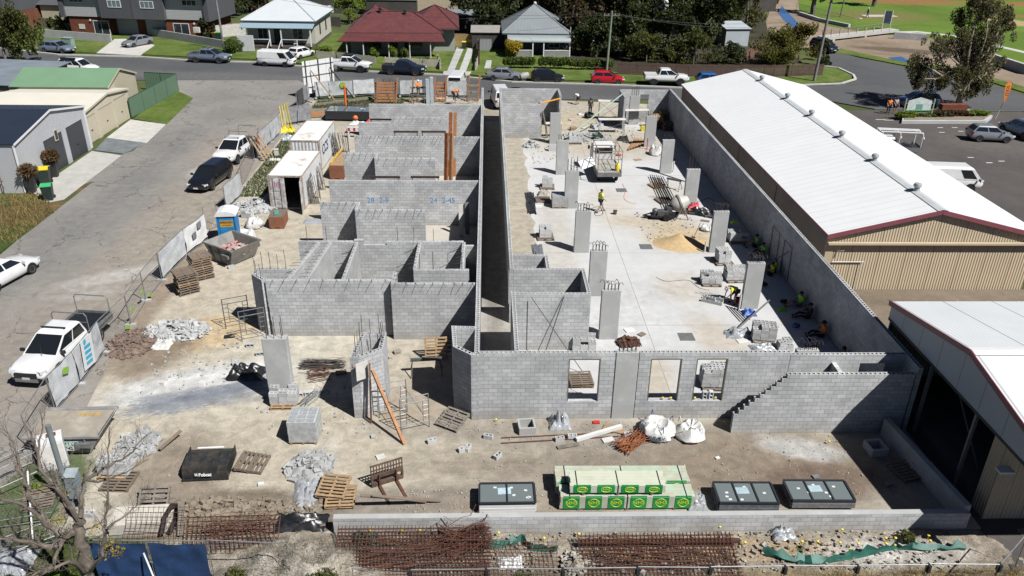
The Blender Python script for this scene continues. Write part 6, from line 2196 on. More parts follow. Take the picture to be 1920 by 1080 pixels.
# vehicles
M_TYRE=plain('tyre_rubber',(.016,.016,.017),.85,spec=.2)
M_RIM=mat('alloy_rim',(.42,.43,.44),.35,.1,3,metal=.7)
M_RIMB=plain('black_rim',(.025,.025,.027),.4)
M_LAMP=glassy('headlamp_glass',(.62,.65,.68),.12)
M_TAIL=plain('tail_lamp_red',(.35,.012,.015),.25)
M_TRIM=plain('black_trim',(.02,.02,.022),.5)
M_PLATE=plain('number_plate_white',(.7,.7,.66),.5)
CARS=dict(
 sedan=dict(st=[(-2.3,.38,.72,.62),(-2.2,.28,.95,.80),(-1.65,.22,1.0,.87),(-.8,.2,.96,.89),(.6,.2,.95,.89),(1.05,.2,.94,.88),(1.7,.22,.84,.86),(2.15,.28,.70,.78),(2.3,.38,.56,.58)],
    cab=(-1.75,-1.0,.2,1.1),zr=1.45,hb=.80,hr=.60,wb=(-1.35,1.35),r=.32,sw=[(.05,.47),(.51,.93)]),
 hatch=dict(st=[(-1.98,.38,.8,.68),(-1.9,.28,1.0,.80),(-1.3,.2,1.0,.85),(.4,.2,.95,.86),(.95,.2,.96,.85),(1.5,.22,.84,.82),(1.88,.28,.7,.74),(2.0,.38,.55,.56)],
    cab=(-1.93,-1.45,.1,1.05),zr=1.5,hb=.79,hr=.62,wb=(-1.2,1.25),r=.31,sw=[(.05,.47),(.51,.93)]),
 wagon=dict(st=[(-2.4,.38,.8,.70),(-2.32,.28,.98,.82),(-1.65,.22,1.0,.88),(-.8,.2,.96,.90),(.6,.2,.96,.90),(1.05,.2,.96,.89),(1.75,.22,.86,.87),(2.2,.28,.72,.80),(2.4,.38,.56,.6)],
    cab=(-2.36,-1.95,.2,1.15),zr=1.52,hb=.82,hr=.64,wb=(-1.4,1.4),r=.33,sw=[(.03,.32),(.35,.63),(.66,.95)]),
 suv=dict(st=[(-2.32,.45,.85,.72),(-2.25,.35,1.08,.86),(-1.6,.28,1.08,.91),(.6,.26,1.04,.92),(1.1,.26,1.05,.91),(1.75,.28,.98,.89),(2.15,.35,.82,.82),(2.32,.45,.65,.62)],
    cab=(-2.28,-1.95,.3,1.25),zr=1.72,hb=.84,hr=.68,wb=(-1.38,1.38),r=.36,sw=[(.03,.32),(.35,.63),(.66,.95)]),
 ute=dict(st=[(-2.62,.52,.95,.84),(-2.58,.46,1.13,.90),(-1.0,.40,1.13,.92),(.9,.38,1.1,.92),(1.4,.38,1.15,.92),(2.2,.42,1.09,.90),(2.55,.48,.98,.86),(2.68,.55,.82,.72)],
    cab=(-1.0,-.75,.3,1.5),zr=1.8,hb=.84,hr=.67,wb=(-1.55,1.62),r=.39,sw=[(.05,.46),(.5,.95)]),
 tray=dict(st=[(-1.0,.46,1.12,.88),(-.96,.40,1.13,.92),(.9,.38,1.1,.92),(1.4,.38,1.15,.92),(2.2,.42,1.09,.90),(2.55,.48,.98,.86),(2.68,.55,.82,.72)],
    cab=(-1.0,-.78,.3,1.5),zr=1.8,hb=.84,hr=.67,wb=(-1.75,1.62),r=.39,sw=[(.05,.46),(.5,.95)]),
 van=dict(st=[(-2.35,.45,1.0,.82),(-2.3,.35,1.12,.86),(-1.2,.3,1.1,.88),(1.2,.3,1.1,.88),(1.75,.3,1.1,.87),(2.2,.35,1.0,.82),(2.38,.45,.78,.66)],
    cab=(-2.33,-2.25,1.3,2.15),zr=1.98,hb=.85,hr=.74,wb=(-1.35,1.35),r=.34,sw=[(.70,.93)]),
)
def wheel(t,x,y,r,rim,side,wd=.22):
 T=MT((x,y,r))@MR(PI/2*side,4,'X')@Matrix.Scale(-1,4,(0,0,1))
 T=MT((x,y,r))@MR(-PI/2*side,4,'X')
 m=MB()
 m.lathe([(r*.62,wd/2-.02),(r*.66,wd/2),(r*.93,wd/2),(r,wd/2-.03),(r,-wd/2+.03),(r*.93,-wd/2),(r*.3,-wd/2)],22,T)
 w_=part(m,'wheel',M_TYRE,t,True)
 m=MB()
 m.lathe([(.0,wd/2-.03),(r*.2,wd/2-.025),(r*.22,wd/2-.05),(r*.52,wd/2-.06),(r*.56,wd/2-.012),(r*.64,wd/2-.008),(r*.64,wd/2-.04)],20,T)
 for k in range(5):
  a=2*PI*k/5
  m.box((0,0,0),(r*.46,r*.13,.02),0,T@MT((cos(a)*r*.36,sin(a)*r*.36,wd/2-.03))@MR(a,4,'Z'))
 part(m,'rim',rim,w_)
 return w_
def car(kind,loc,rz,paint_,label,cat='car',rim=None,glass=None,tub=None,lift=0,wr=None,arch=True,group=None):
 sp=CARS[kind]
 rim=rim or M_RIM
 t=thing('parked_'+{'ute':'utility','tray':'utility','van':'van'}.get(kind,'car'),label,cat,(*loc,0.0 if len(loc)<3 else loc[2]),rz,group)
 st=[(x,a+lift,b+lift,h) for x,a,b,h in sp['st']]
 vs,fs=[],[]
 for x,zl,zt,hw in st:
  d=zt-zl
  half=[(hw*.84,zl),(hw*.96,zl+.09),(hw,zl+d*.42),(hw*.985,zl+d*.72),(hw*.93,zt-.045),(hw*.80,zt-.005)]
  ring=[(0,zl)]+half+[(0,zt+.02)]+[(-a,b) for a,b in half[::-1]]
  vs+=[(x,a,b) for a,b in ring]
 n=14
 k=len(st)
 for i in range(k-1):
  for j in range(n):fs.append((i*n+j,i*n+(j+1)%n,(i+1)*n+(j+1)%n,(i+1)*n+j))
 fs=[f[::-1] for f in fs]
 fs+=[tuple(range(n)),tuple((k-1)*n+j for j in range(n-1,-1,-1))]
 m=MB()
 m.add(vs,fs)
 part(m,'body',paint_,t,True)
 xa,xb,xc,xd=sp['cab']
 zr,hb,hr=sp['zr']+lift,sp['hb'],sp['hr']
 def ztop(x):
  for p,q in zip(st,st[1:]):
   if p[0]<=x<=q[0]:return p[2]+(q[2]-p[2])*(x-p[0])/(q[0]-p[0])
  return st[-1][2] if x>0 else st[0][2]
 za,zd=ztop(xa+.05)-.03,ztop(xd)-.03
 lev=[]
 for f,ins in ((0,0),(.86,0),(1,.07)):
  x0,x1=xa+(xb-xa)*f+ins,xd+(xc-xd)*f-ins
  h_=hb+(hr-hb)*f-ins
  z0,z1=za+(zr-za)*f,zd+(zr-zd)*f
  lev.append([(x0,-h_,z0),(x1,-h_,z1),(x1,h_,z1),(x0,h_,z0)])
 lev.append([(xb+.2,-hr+.2,zr+.02),(xc-.15,-hr+.2,zr+.02),(xc-.15,hr-.2,zr+.02),(xb+.2,hr-.2,zr+.02)])
 m=MB()
 vs=sum(lev,[])
 fs=[]
 for i in range(3):
  for j in range(4):fs.append((i*4+j,i*4+(j+1)%4,(i+1)*4+(j+1)%4,(i+1)*4+j))
 fs.append((12,13,14,15))
 m.add(vs,fs)
 part(m,'cabin',paint_,t,False)
 glass=glass or M_GLASS
 def pane(a,b,c,d,name,u0=.05,u1=.95,v0=.1,v1=.97):
  a,b,c,d=map(Vector,(a,b,c,d))
  P=lambda u,v:a.lerp(b,u).lerp(d.lerp(c,u),v)
  q=[P(u0,v0),P(u1,v0),P(u1,v1),P(u0,v1)]
  nn=(q[1]-q[0]).cross(q[3]-q[0]).normalized()
  mid=(a+b+c+d)/4
  if nn.dot(mid-Vector(((xa+xd)/2,0,za)))<0:nn=-nn
  vs=[p+nn*.009 for p in q]+[p-nn*.03 for p in q]
  mm=MB()
  mm.add(vs,[(0,1,2,3),(7,6,5,4),(0,4,5,1),(1,5,6,2),(2,6,7,3),(3,7,4,0)])
  part(mm,name,glass,t)
 L0,L1=lev[0],lev[1]
 pane(L0[1],L0[2],L1[2],L1[1],'windscreen',.04,.96,.06)
 pane(L0[3],L0[0],L1[0],L1[3],'rear_window',.07,.93,.25 if kind!='van' else .3)
 for s in (0,1):
  a,b,c,d=(L0[0],L0[1],L1[1],L1[0]) if s==0 else (L0[3],L0[2],L1[2],L1[3])
  for u0,u1 in sp['sw']:pane(a,b,c,d,'side_window',u0,u1,.14,.93)
 r=wr or sp['r']
 for x in sp['wb']:
  hw=[q[3] for q in st if q[0]<=x][-1] if not (kind=='tray' and x<0) else .9
  for s in (-1,1):
   if arch and not (kind=='tray' and x<0):
    m=MB()
    pts=[(x+r*1.2*cos(a),r+r*1.2*sin(a)) for a in [R(-14+i*208/16) for i in range(17)]]
    m.extr(pts,s*(hw+.006),s*(hw-.06))
    part(m,'wheel_arch',M_TRIM,t)
   wheel(t,x,s*(hw-.085),r,rim,s)
 xf,xr=st[-1][0],st[0][0]
 zf=st[-2][2]
 for s in (-1,1):
  m=MB()
  m.box((st[-2][0]-.06,s*(st[-2][3]-.17),zf-.085),(.34,.30,.13),s*-.45)
  part(m,'headlight',M_LAMP,t)
  m=MB()
  if kind in ('ute',):m.box((xr+.02,s*(st[1][3]-.06),.92+lift),(.08,.13,.34))
  elif kind=='tray':m.box((-3.05,s*.72,.78),(.06,.3,.12))
  else:m.box((st[1][0]+.0,s*(st[1][3]-.11),st[1][2]-.13),(.22,.2,.2),s*.4)
  part(m,'tail_light',M_TAIL,t)
  m=MB()
  m.box((xd-.28,s*(hb+.17),zd+.1),(.1,.2,.15))
  part(m,'mirror',M_TRIM if kind!='sedan' else paint_,t)
 m=MB()
 m.box((xf-.03,0,st[-1][2]-(.12 if kind in ('ute','tray') else .06)),(.12,st[-1][3]*1.5,.34 if kind in ('ute','tray') else .17))
 part(m,'grille',M_TRIM,t)
 m=MB()
 m.box((xf-.02,0,st[-1][1]+.03),(.09,st[-1][3]*1.9,.12))
 part(m,'front_bumper',M_TRIM,t)
 m=MB()
 m.box((xf+.035,0,st[-1][1]+.06),(.012,.37,.11))
 part(m,'number_plate',M_PLATE,t)
 if kind=='ute':
  m=MB()
  m.bx(-2.5,-1.1,-.74,.74,st[1][2]+.018,st[1][2]+.03)
  part(m,'tub_shade_panel' if tub is None else 'tub_floor',tub or M_TRIM,t)  # flat dark panel imitates the shaded hollow of an open tub
  m=MB()
  for s in (-1,1):m.bx(-2.55,-1.02,s*.8-.05,s*.8+.05,st[1][2]-.02,st[1][2]+.05)
  m.bx(-2.6,-2.5,-.8,.8,st[1][2]-.02,st[1][2]+.05)
  part(m,'tub_rim',paint_,t)
 if kind=='tray':
  m=MB()
  m.bx(-3.05,-1.05,-.93,.93,.86,.94)
  part(m,'tray_floor',tub or M_TRIM,t)
  m=MB()
  for s in (-1,1):m.bx(-3.05,-1.05,s*.94-.02,s*.94+.02,.70,1.06)
  m.bx(-3.09,-3.06,-.94,.94,.70,1.06)
  part(m,'tray_sides',M_GALV,t)
  m=MB()
  m.bx(-2.9,-1.0,-.4,.4,.5,.84)
  part(m,'chassis',M_TRIM,t)
  for x,zz,nm in ((-1.1,2.0,'headboard'),(-3.0,2.0,'rear_rack')):
   m=MB()
   m.tube([(x,-.9,.95),(x,-.9,zz-.15),(x,-.8,zz),(x,.8,zz),(x,.9,zz-.15),(x,.9,.95)],.028,6)
   if nm=='headboard':m.tube([(x,-.88,1.5),(x,.88,1.5)],.02,5)
   part(m,nm,M_GALV,t)
 return t
P_WHITE=paint('white_car_paint',(.78,.79,.80))
P_SILV=paint('silver_car_paint',(.42,.44,.47),.3,.55)
P_SILB=paint('blue_silver_car_paint',(.28,.35,.45),.3,.5)
P_BLK=paint('black_car_paint',(.010,.011,.014),.18)
P_NAVY=paint('navy_car_paint',(.012,.018,.032),.2)
P_RED=paint('red_car_paint',(.50,.008,.018),.25)
P_BLUE=paint('blue_car_paint',(.02,.12,.38),.25)
P_BLUES=paint('steel_blue_car_paint',(.10,.17,.30),.3,.4)
def cpos(u,v,back=.85):
 "a car is placed by the ground contact of its near wheels; its centre line lies half a width farther"
 x,y=g(u,v)
 return x,y+back
def rackbar(t,x,z,w_,mt=None):
 m=MB()
 m.bx(x-.03,x+.03,-w_,w_,z+.06,z+.1)
 for s in (-1,1):m.bx(x-.03,x+.03,s*w_*.85-.03,s*w_*.85+.03,z,z+.06)
 part(m,'roof_bar',mt or M_TRIM,t)
t=car('wagon',cpos(104,100),R(-14),P_SILB,'silver blue station wagon partly behind the left tree')
t=car('sedan',g(259,86),R(-118),P_SILV,'silver sedan parked nose out in the driveway before the grey garage doors')
t=car('ute',cpos(391,119),R(-9),P_SILB,'silver blue dual cab utility with roof bars by the power pole','utility')
rackbar(t,.2,1.81,.6),rackbar(t,-.5,1.81,.6)
m=MB()
m.tube([(-1.15,-.8,1.15),(-1.25,-.78,1.6),(-1.25,.78,1.6),(-1.15,.8,1.15)],.035,6)
part(m,'sports_bar',M_RIM,t)
t=car('van',cpos(518,126),R(-10),P_WHITE,'white delivery van in front of the white weatherboard house','van',M_RIMB)
t=car('hatch',g(566,108),R(62),P_WHITE,'small white hatchback nosed into the yard behind the white van')
t=car('ute',cpos(655,136),R(-10),P_WHITE,'white dual cab utility with black flared guards and black roof rack','utility',M_RIMB,None,P_WHITE,.12,.44)
m=MB()
m.bx(-.75,.5,-.62,.62,1.99,2.05)
for s in (-1,1):m.bx(-.75,.5,s*.62-.03,s*.62+.03,2.05,2.12)
part(m,'roof_rack',M_TRIM,t)
t=car('ute',cpos(757,142),R(-9),P_NAVY,'black dual cab utility with a chrome bar before the red tiled house','utility')
m=MB()
m.tube([(-1.1,-.8,1.15),(-1.3,-.78,1.62),(-1.3,.78,1.62),(-1.1,.8,1.15)],.035,6)
part(m,'sports_bar',M_RIM,t)
t=car('sedan',cpos(947,152),R(-5),P_SILV,'silver sedan parked by the hedge of the grey hip roofed house')
t=car('hatch',cpos(1027,156),R(-4),P_BLK,'black hatchback between the silver sedan and the red car')
t=car('hatch',cpos(1140,159),R(-2),P_RED,'bright red hatchback at the foot of the green power pole')
t=car('ute',cpos(1250,161),R(-3),P_WHITE,'white dual cab utility with black wheels near the warehouse corner','utility',M_RIMB,None,P_WHITE,.1,.43)
t=car('hatch',cpos(1335,160,0),R(-2),P_BLUE,'bright blue car half hidden by the warehouse roof')
t=car('suv',g(1544,96),R(-70),P_NAVY,'dark navy car on the side road behind the leaning power pole')
t=car('van',g(938,197),R(97),P_WHITE,'white truck cab showing behind the corridor end by the rear block wall','van')
t=car('van',g(857,168),R(85),P_WHITE,'white van roof showing above the grey sheet of the formwork','van')
t=car('suv',g(150,137),R(-12),P_WHITE,'white four wheel drive with a black rolled awning behind the green roofed shed','car')
m=MB()
m.tube([(-1.6,-.72,1.85),(.3,-.72,1.85)],.12,8)
part(m,'awning',M_TRIM,t)
m=MB()
m.lathe([(.0,-.5),(.35,-.45),(.45,0),(.3,.5),(.25,.55),(.0,.5)],14,MT((-.5,0,2.5))@MR(1.3,4,'Y'))
solo(m,'cement_mixer',mat('mixer_grey',(.35,.35,.33),.6),'grey mixer drum standing behind the rear block wall by the silver sedan','cement mixer',(*g(990,168),-.9),.3,None,True)
t=car('tray',(-21.1,37.6),R(-98),P_WHITE,'white dual cab tray utility parked in the lane behind the black car','utility')
rackbar(t,.35,1.81,.65,M_GALV)
t=car('wagon',(-21.2,31.0),R(-99),P_BLK,'glossy black station wagon parked in the lane before the white tray utility','car')
t=car('sedan',(-27.95,13.7),R(75),P_WHITE,'white sedan cut by the left edge of the picture in the lane')
t=car('tray',(-20.45,5.1),R(-97),P_WHITE,'white dual cab tray utility with a black tray nearest the camera in the lane','utility',None,None,M_BLKPL)
rackbar(t,.15,1.81,.62)
m=MB()
m.bx(2.6,2.72,-.55,.55,.42,.60)
part(m,'bull_bar',M_GALV,t)
m=MB()
m.tube([(1.6,.2,1.12),(1.55,.2,1.7)],.012,4)
part(m,'aerial',M_TRIM,t)
t=car('wagon',(47.6,57.6),R(174),P_BLUES,'steel blue station wagon in the tree shade behind the garden sign')
rackbar(t,-.2,1.53,.6,M_GALV),rackbar(t,-1.2,1.53,.6,M_GALV)
t=car('hatch',g(1853,263),R(-8),P_SILV,'silver hatchback standing in the car park, right edge')
t=car('suv',g(1912,255),R(100),P_SILB,'silver blue car cut by the right edge of the picture')
t=car('van',(37.0,30.6),R(-5),P_WHITE,'white van half hidden behind the big warehouse roof','van')
t=car('tray',(35.6,39.4),R(172),P_WHITE,'white utility with ladder racks half hidden behind the warehouse roof','utility')
m=MB()
for s in (-.6,-.2,.5):m.bx(-3.0,.6,s-.08,s+.08,2.25,2.31)
for x in (-2.9,-1.0,.5):
 m.bx(x-.03,x+.03,-.85,.85,2.18,2.24)
 for s in (-.85,.85):m.bx(x-.03,x+.03,s-.03,s+.03,.95,2.18)
part(m,'ladder_rack',M_WHITE,t)
# buildings
M_ROOFW=ribs('white_metal_roof',(.68,.71,.725),.19,'X',.5,0,.6,.04,'SIN',.012,seam=2.3)
M_ROOFWY=ribs('white_metal_roof_across',(.80,.815,.82),.19,'Y',.5,0,.15,.035,'SIN',.01,seam=.76)
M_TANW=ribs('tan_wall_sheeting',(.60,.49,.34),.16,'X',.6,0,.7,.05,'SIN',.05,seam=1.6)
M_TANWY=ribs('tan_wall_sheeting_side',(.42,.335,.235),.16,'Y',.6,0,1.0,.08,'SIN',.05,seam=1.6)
M_SHADYW=ribs('shade_toned_side_sheeting',(.34,.28,.235),.16,'Y',.7,0,.8,.12,'SIN',.04)  # warehouse tan darkened to brown: shade of its left wall put into the colour
M_MAROON=mat('maroon_trim',(.27,.075,.095),.5,.08,2)
M_PANEL=ribs('pale_blue_panel',(.50,.535,.56),1.0,'X',.6,0,.1,.05,seam=1.55)
t=thing('warehouse','long warehouse with a white metal roof, tan gable and maroon trim beside the site','warehouse',(19.95,12.9,0))
W,L,e,rg=12.4,38.4,3.5,5.0
m=MB()
m.extr([(0,-.15),(W,-.15),(W,e-.02),(W/2,rg-.02),(0,e-.02)],.0,.12)
part(m,'front_gable_wall',M_TANW,t)
m=MB()
m.extr([(0,-.15),(W,-.15),(W,e-.02),(W/2,rg-.02),(0,e-.02)],L-.12,L)
part(m,'rear_gable_wall',M_TANW,t)
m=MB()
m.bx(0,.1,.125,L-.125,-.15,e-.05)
part(m,'side_wall',M_SHADYW,t)
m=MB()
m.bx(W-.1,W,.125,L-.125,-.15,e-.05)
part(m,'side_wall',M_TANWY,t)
for s,nm in ((0,'roof'),(1,'roof')):
 m=MB()
 x0,x1=(-.12,W/2) if s==0 else (W+.12,W/2)
 m.slab([(x0,-.2,e+.02),(x0,L+.2,e+.02),(x1,L+.2,rg+.05),(x1,-.2,rg+.05)],.05)
 part(m,nm,M_ROOFWY,t)
m=MB()
for s in (-1,1):
 m.slab([(W/2,-.25,rg+.085),(W/2,L+.25,rg+.085),(W/2+s*.32,L+.25,rg+.01),(W/2+s*.32,-.25,rg+.01)],.02)
part(m,'ridge_cap',mat('ridge_grey',(.52,.54,.55),.5,.08,1),t)
m=MB()
m.bar((-.12,-.215,e-.12),(W/2,-.215,rg-.09),.03,.26)
m.bar((W/2,-.215,rg-.09),(W+.12,-.215,e-.12),.03,.26)
m.bx(-.155,-.125,-.2,L+.2,e-.12,e+.03)
part(m,'fascia',M_MAROON,t)
m=MB()
m.bx(.01,.45,-.03,-.002,0,e-.25)
m.bx(0,W,-.3,-.08,2.9,3.02)
part(m,'front_trim',mat('tan_trim',(.56,.46,.32),.6,.05,1),t)
m=MB()
m.tube([(.5,-.08,1.75),(2.4,-.08,1.75)],.03,6)
m.tube([(2.2,-.08,1.75),(2.2,-.08,.0)],.025,6)
m.tube([(.7,-.06,2.4),(.95,-.3,2.55)],.03,6)
part(m,'wall_pipe',M_OFFW,t)
for yy in (9,18,27):part(MB().bx(-.03,-.002,yy,yy+.12,0,e-.15),'downpipe',M_MAROON,t)
for u,v in ((1422,150),(1470,184),(1515,216),(1568,256),(1632,300),(1710,356)):
 x,y=g(u,v,rg+.1)
 m=MB()
 m.lathe([(.22,-.1),(.16,.1),(.14,.18),(.22,.22),(.25,.32),(.2,.43),(.09,.47),(.0,.48)],14,MT((W/2,y-12.9,rg+.08)))
 part(m,'roof_vent',mat('vent_metal',(.55,.57,.58),.45,.1,4,metal=.4),t,True)
t=thing('open_shed','open fronted shed with a white ribbed roof, pale blue gable panel and maroon barge boards','shed',(18.85,0,0))
ye,yr,yn,ze,zr=2.8,-3.45,-9.6,4.4,5.55
for (ya,yb,za,zb) in ((ye,yr,ze,zr),(yn,yr,ze,zr)):
 m=MB()
 m.slab([(-.15,ya,za),(22,ya,za),(22,yb,zb),(-.15,yb,zb)],.05)
 part(m,'roof',M_ROOFW,t)
m=MB()
for s in (-1,1):m.slab([(-.12,yr,zr+.05),(22,yr,zr+.05),(22,yr+s*.28,zr-.0),(-.12,yr+s*.28,zr-.0)],.02)
part(m,'ridge_cap',M_WHITE,t)
m=MB()
for (ya,yb,za,zb) in ((ye,yr,ze,zr),(yn,yr,ze,zr)):
 m.bar((-.17,ya,za-.06),(-.17,yb,zb-.06),.035,.24)
part(m,'barge_board',M_MAROON,t)
m=MB()
m.add([(-.02,ye,3.6),(-.02,yn,3.6),(-.02,yn,ze-.07),(-.02,yr,zr-.07),(-.02,ye,ze-.07),(.05,ye,3.6),(.05,yn,3.6),(.05,yn,ze-.07),(.05,yr,zr-.07),(.05,ye,ze-.07)],
  [(0,1,2,3,4),(9,8,7,6,5),(0,5,6,1),(1,6,7,2),(2,7,8,3),(3,8,9,4),(4,9,5,0)])
part(m,'gable_panel',M_PANEL,t)
m=MB()
m.bx(-.03,.06,yn,ye,3.47,3.595)
part(m,'eaves_beam',M_BLACKS,t)
for yy in (2.6,-1.2,-4.6):
 m=MB()
 m.bx(.0,.12,yy-.06,yy+.06,0,3.47)
 part(m,'post',M_GALVD,t)
m=MB()
m.bar((1.0,-1.0,3.4),(1.0,-4.4,.6),.05,.05)
m.bar((1.2,-4.6,3.4),(1.2,-6.4,.6),.05,.05)
m.bar((1.2,-6.4,3.4),(1.2,-4.6,.6),.05,.05)
part(m,'cross_braces',M_GALVD,t)
m=MB()
m.bx(.15,.85,-6.45,-6.28,-.1,ze-.3)
m.bx(.15,.25,-6.28,-5.7,-.1,3.47)
part(m,'corner_wall',M_TANW,t)
m=MB()
m.bx(-.05,.5,-6.8,-6.46,2.4,2.48)
part(m,'ledge',M_WHITE,t)
m=MB()
m.bx(.86,21.8,-6.45,-6.35,-.1,ze)
m.bx(.2,21.8,ye-.1,ye,-.1,ze-.12)
m.bx(21.8,21.9,yn+.1,ye-.1,-.1,ze-.1)
part(m,'back_walls',M_TANW,t)
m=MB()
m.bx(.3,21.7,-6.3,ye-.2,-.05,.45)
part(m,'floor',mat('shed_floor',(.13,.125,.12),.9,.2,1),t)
m=MB()
m.slab([(2.6,ye+.2,3.5),(16,ye+.2,3.5),(16,ye+1.7,3.4),(2.6,ye+1.7,3.4)],.06)
for i in range(9):m.bx(2.6+i*1.5,2.64+i*1.5,ye+.22,ye+1.68,3.52,3.535)
m.bx(2.6,16,ye+.1,ye+.18,3.2,3.44)
part(m,'lean_to_roof',M_WHITE,t)
# sheds along the lane on the left
M_WB=ribs('pale_weatherboard',(.60,.62,.645),.19,'Y',.6,0,.9,.04,'SAW',.03)
M_WBS=ribs('cream_weatherboard',(.62,.565,.42),.17,'Y',.6,0,.9,.04,'SAW',.03)
M_NAVYR=ribs('navy_metal_roof',(.018,.026,.045),.2,'Y',.5,0,.5,.1,'SIN',.02)
M_GRNR=ribs('green_metal_roof',(.165,.29,.175),.2,'X',.55,0,.4,.06,'SIN',.015)
M_CREAM=mat('cream_roller',(.60,.54,.41),.6,.06,2)
M_CREAMR=ribs('cream_metal_roof',(.70,.67,.58),.2,'X',.5,0,.35,.05,'SIN',.012)
M_DKDOOR=ribs('charcoal_roller_door',(.055,.06,.068),.12,'Y',.5,0,.6,.05,'SIN',.02)
M_CRDOOR=ribs('cream_roller_door',(.58,.52,.40),.12,'Y',.55,0,.5,.04,'SIN',.02)
def ew_shed(label,x,y0,y1,ze,yr,zr,depth,wall,roof,doors,trim,name='garage',ze2=None,door_m=None):
 "shed whose gable front stands at x and faces +x"
 t=thing(name,label,'garage',(x,y0,0))
 w_=y1-y0
 r_=yr-y0
 ze2=ze if ze2 is None else ze2
 prof=[(0,-.1),(w_,-.1),(w_,ze2),(r_,zr),(0,ze)]
 T=MR(PI/2,4,'Z')
 cuts=sorted(doors)
 m = MB()
 xs_=0
 for (a,b,h_) in cuts:
  m.bx(-.12,0,xs_,a,-.1,min(ze,ze2)-.0)
  m.bx(-.12,0,a,b,h_,min(ze,ze2))
  xs_=b
 m.bx(-.12,0,xs_,w_,-.1,min(ze,ze2))
 lo=min(ze,ze2)
 m.add([(0,0,lo),(0,w_,lo),(0,w_,ze2+.001),(0,r_,zr),(0,0,ze+.001),(-.12,0,lo),(-.12,w_,lo),(-.12,w_,ze2+.001),(-.12,r_,zr),(-.12,0,ze+.001)],[(0,1,2,3,4),(9,8,7,6,5)])
 part(m,'front_wall',wall,t)
 m=MB()
 m.bx(-depth,-.125,0,.1,-.1,ze-.03)
 m.bx(-depth,-.125,w_-.1,w_,-.1,ze2-.03)
 m.bx(-depth-.1,-depth,0,w_,-.1,lo-.03)
 part(m,'side_walls',wall,t)
 for (ya,za) in ((-.15,ze),(w_+.15,ze2)):
  m=MB()
  m.slab([(.15,ya,za+.03),(-depth,ya,za+.03),(-depth,r_,zr+.06),(.15,r_,zr+.06)],.05)
  part(m,'roof',roof,t)
 m=MB()
 m.bar((.165,-.15,ze-.05),(.165,r_,zr-.02),.02,.16)
 m.bar((.165,r_,zr-.02),(.165,w_+.15,ze2-.05),.02,.16)
 part(m,'barge_board',trim,t)
 for (a,b,h_) in cuts:
  m=MB()
  m.bx(-.09,-.05,a+.01,b-.01,-.05,h_-.01)
  d=part(m,'roller_door',door_m,t)
  m=MB()
  m.bx(-.04,.02,(a+b)/2-.12,(a+b)/2+.12,.95,1.0)
  part(m,'handle',M_BLACKS,d)
 return t
t=ew_shed('pale weatherboard garage with a navy roof and two charcoal roller doors',-34.4,28.9,40.2,3.7,34.7,4.75,14,M_WB,M_NAVYR,[(4.0,7.05,2.7),(7.75,10.7,2.75)],M_WHITE,door_m=M_DKDOOR)
m=MB()
m.bx(-.02,.05,5.7-4.4,5.7-3.9,2.6,3.5)
fw=part(m,'window_frame',M_CREAM,t)
m=MB()
m.bx(.05,.056,5.7-4.34,5.7-3.96,2.68,3.42)
part(m,'pane',M_WGLASS,fw)
fw.location=(0,4.5,-.4)
for a in (-.05,11.3):part(MB().bx(.0,.1,a-.06,a+.06,0,3.6),'downpipe',M_WHITE,t)
t=ew_shed('cream garage with a cream roof and three cream roller doors',-35.1,40.9,51.0,2.75,46.3,3.35,9.5,mat('cream_render',(.60,.545,.42),.7,.06,1),M_CREAMR,[(.5,2.6,2.25),(3.3,6.3,2.35),(6.7,9.5,2.4)],M_CREAM,door_m=M_CRDOOR)
t=ew_shed('cream weatherboard shed with a pale green metal roof',-36.3,49.4,56.2,3.2,52.6,4.35,9.2,M_WBS,M_GRNR,[],M_WBS)
t=thing('garage','low shed with a faded blue grey roof behind the green roofed shed','garage',(-47.5,53.5,0))
m=MB()
m.bx(-9,0,0,11.5,-.1,2.3)
part(m,'walls',M_SHADYW,t)
m=MB()
m.slab([(-9.2,-.3,2.75),(.3,-.3,2.45),(.3,11.9,2.45),(-9.2,11.9,2.75)],.06)
part(m,'roof',ribs('faded_blue_roof',(.20,.235,.27),.2,'X',.6,0,.5,.15,'SIN',.02),t)
t=thing('garage','pale weatherboard shed at the left edge with a rusty gate frame before it','garage',(-36.5,22.8,0))
m=MB()
m.bx(-12,0,0,5.0,-.1,2.7)
part(m,'walls',M_WB,t)
m=MB()
m.slab([(.2,-.2,2.75),(.2,5.2,2.75),(-12,5.2,2.95),(-12,-.2,2.95)],.06)
part(m,'roof',M_NAVYR,t)
m=MB()
m.bx(0,.08,4.9,5.02,0,2.7)
part(m,'corner_trim',M_WHITE,t)
m=MB()
m.tube([(0,0,0),(0,0,1.7),(.2,1.5,1.7),(.2,1.5,0)],.03,5)
m.tube([(0,0,.2),(.2,1.5,1.6)],.025,5)
m.tube([(0,0,.9),(.2,1.5,.9)],.025,5)
solo(m,'gate_frame',M_RUST,'rusty gate frame standing in the dry grass at the left edge','gate',(*g(8,362),0),.3)
def sheetfence(p,q,h,label,mt,trim,n=4,z=0.0):
 A,B=Vector((*p,z)),Vector((*q,z))
 L=(B-A).length
 t=thing('sheet_fence',label,'fence',A,math.atan2(B.y-A.y,B.x-A.x))
 m=MB()
 m.bx(0,L,-.02,.02,.05,h)
 part(m,'sheets',mt,t)
 m=MB()
 m.bx(0,L,-.035,.035,h,h+.05)
 m.bx(0,L,-.035,.035,0,.05)
 for i in range(n+1):m.bx(i*L/n-.03,i*L/n+.03,-.04,.04,.05,h)
 part(m,'rails',trim,t)
 return t
M_GFEN=ribs('green_fence_sheeting',(.12,.21,.135),.2,'X',.6,0,.8,.06,'TRI',.03)
M_GTRIM=mat('dark_green_trim',(.05,.10,.065),.6)
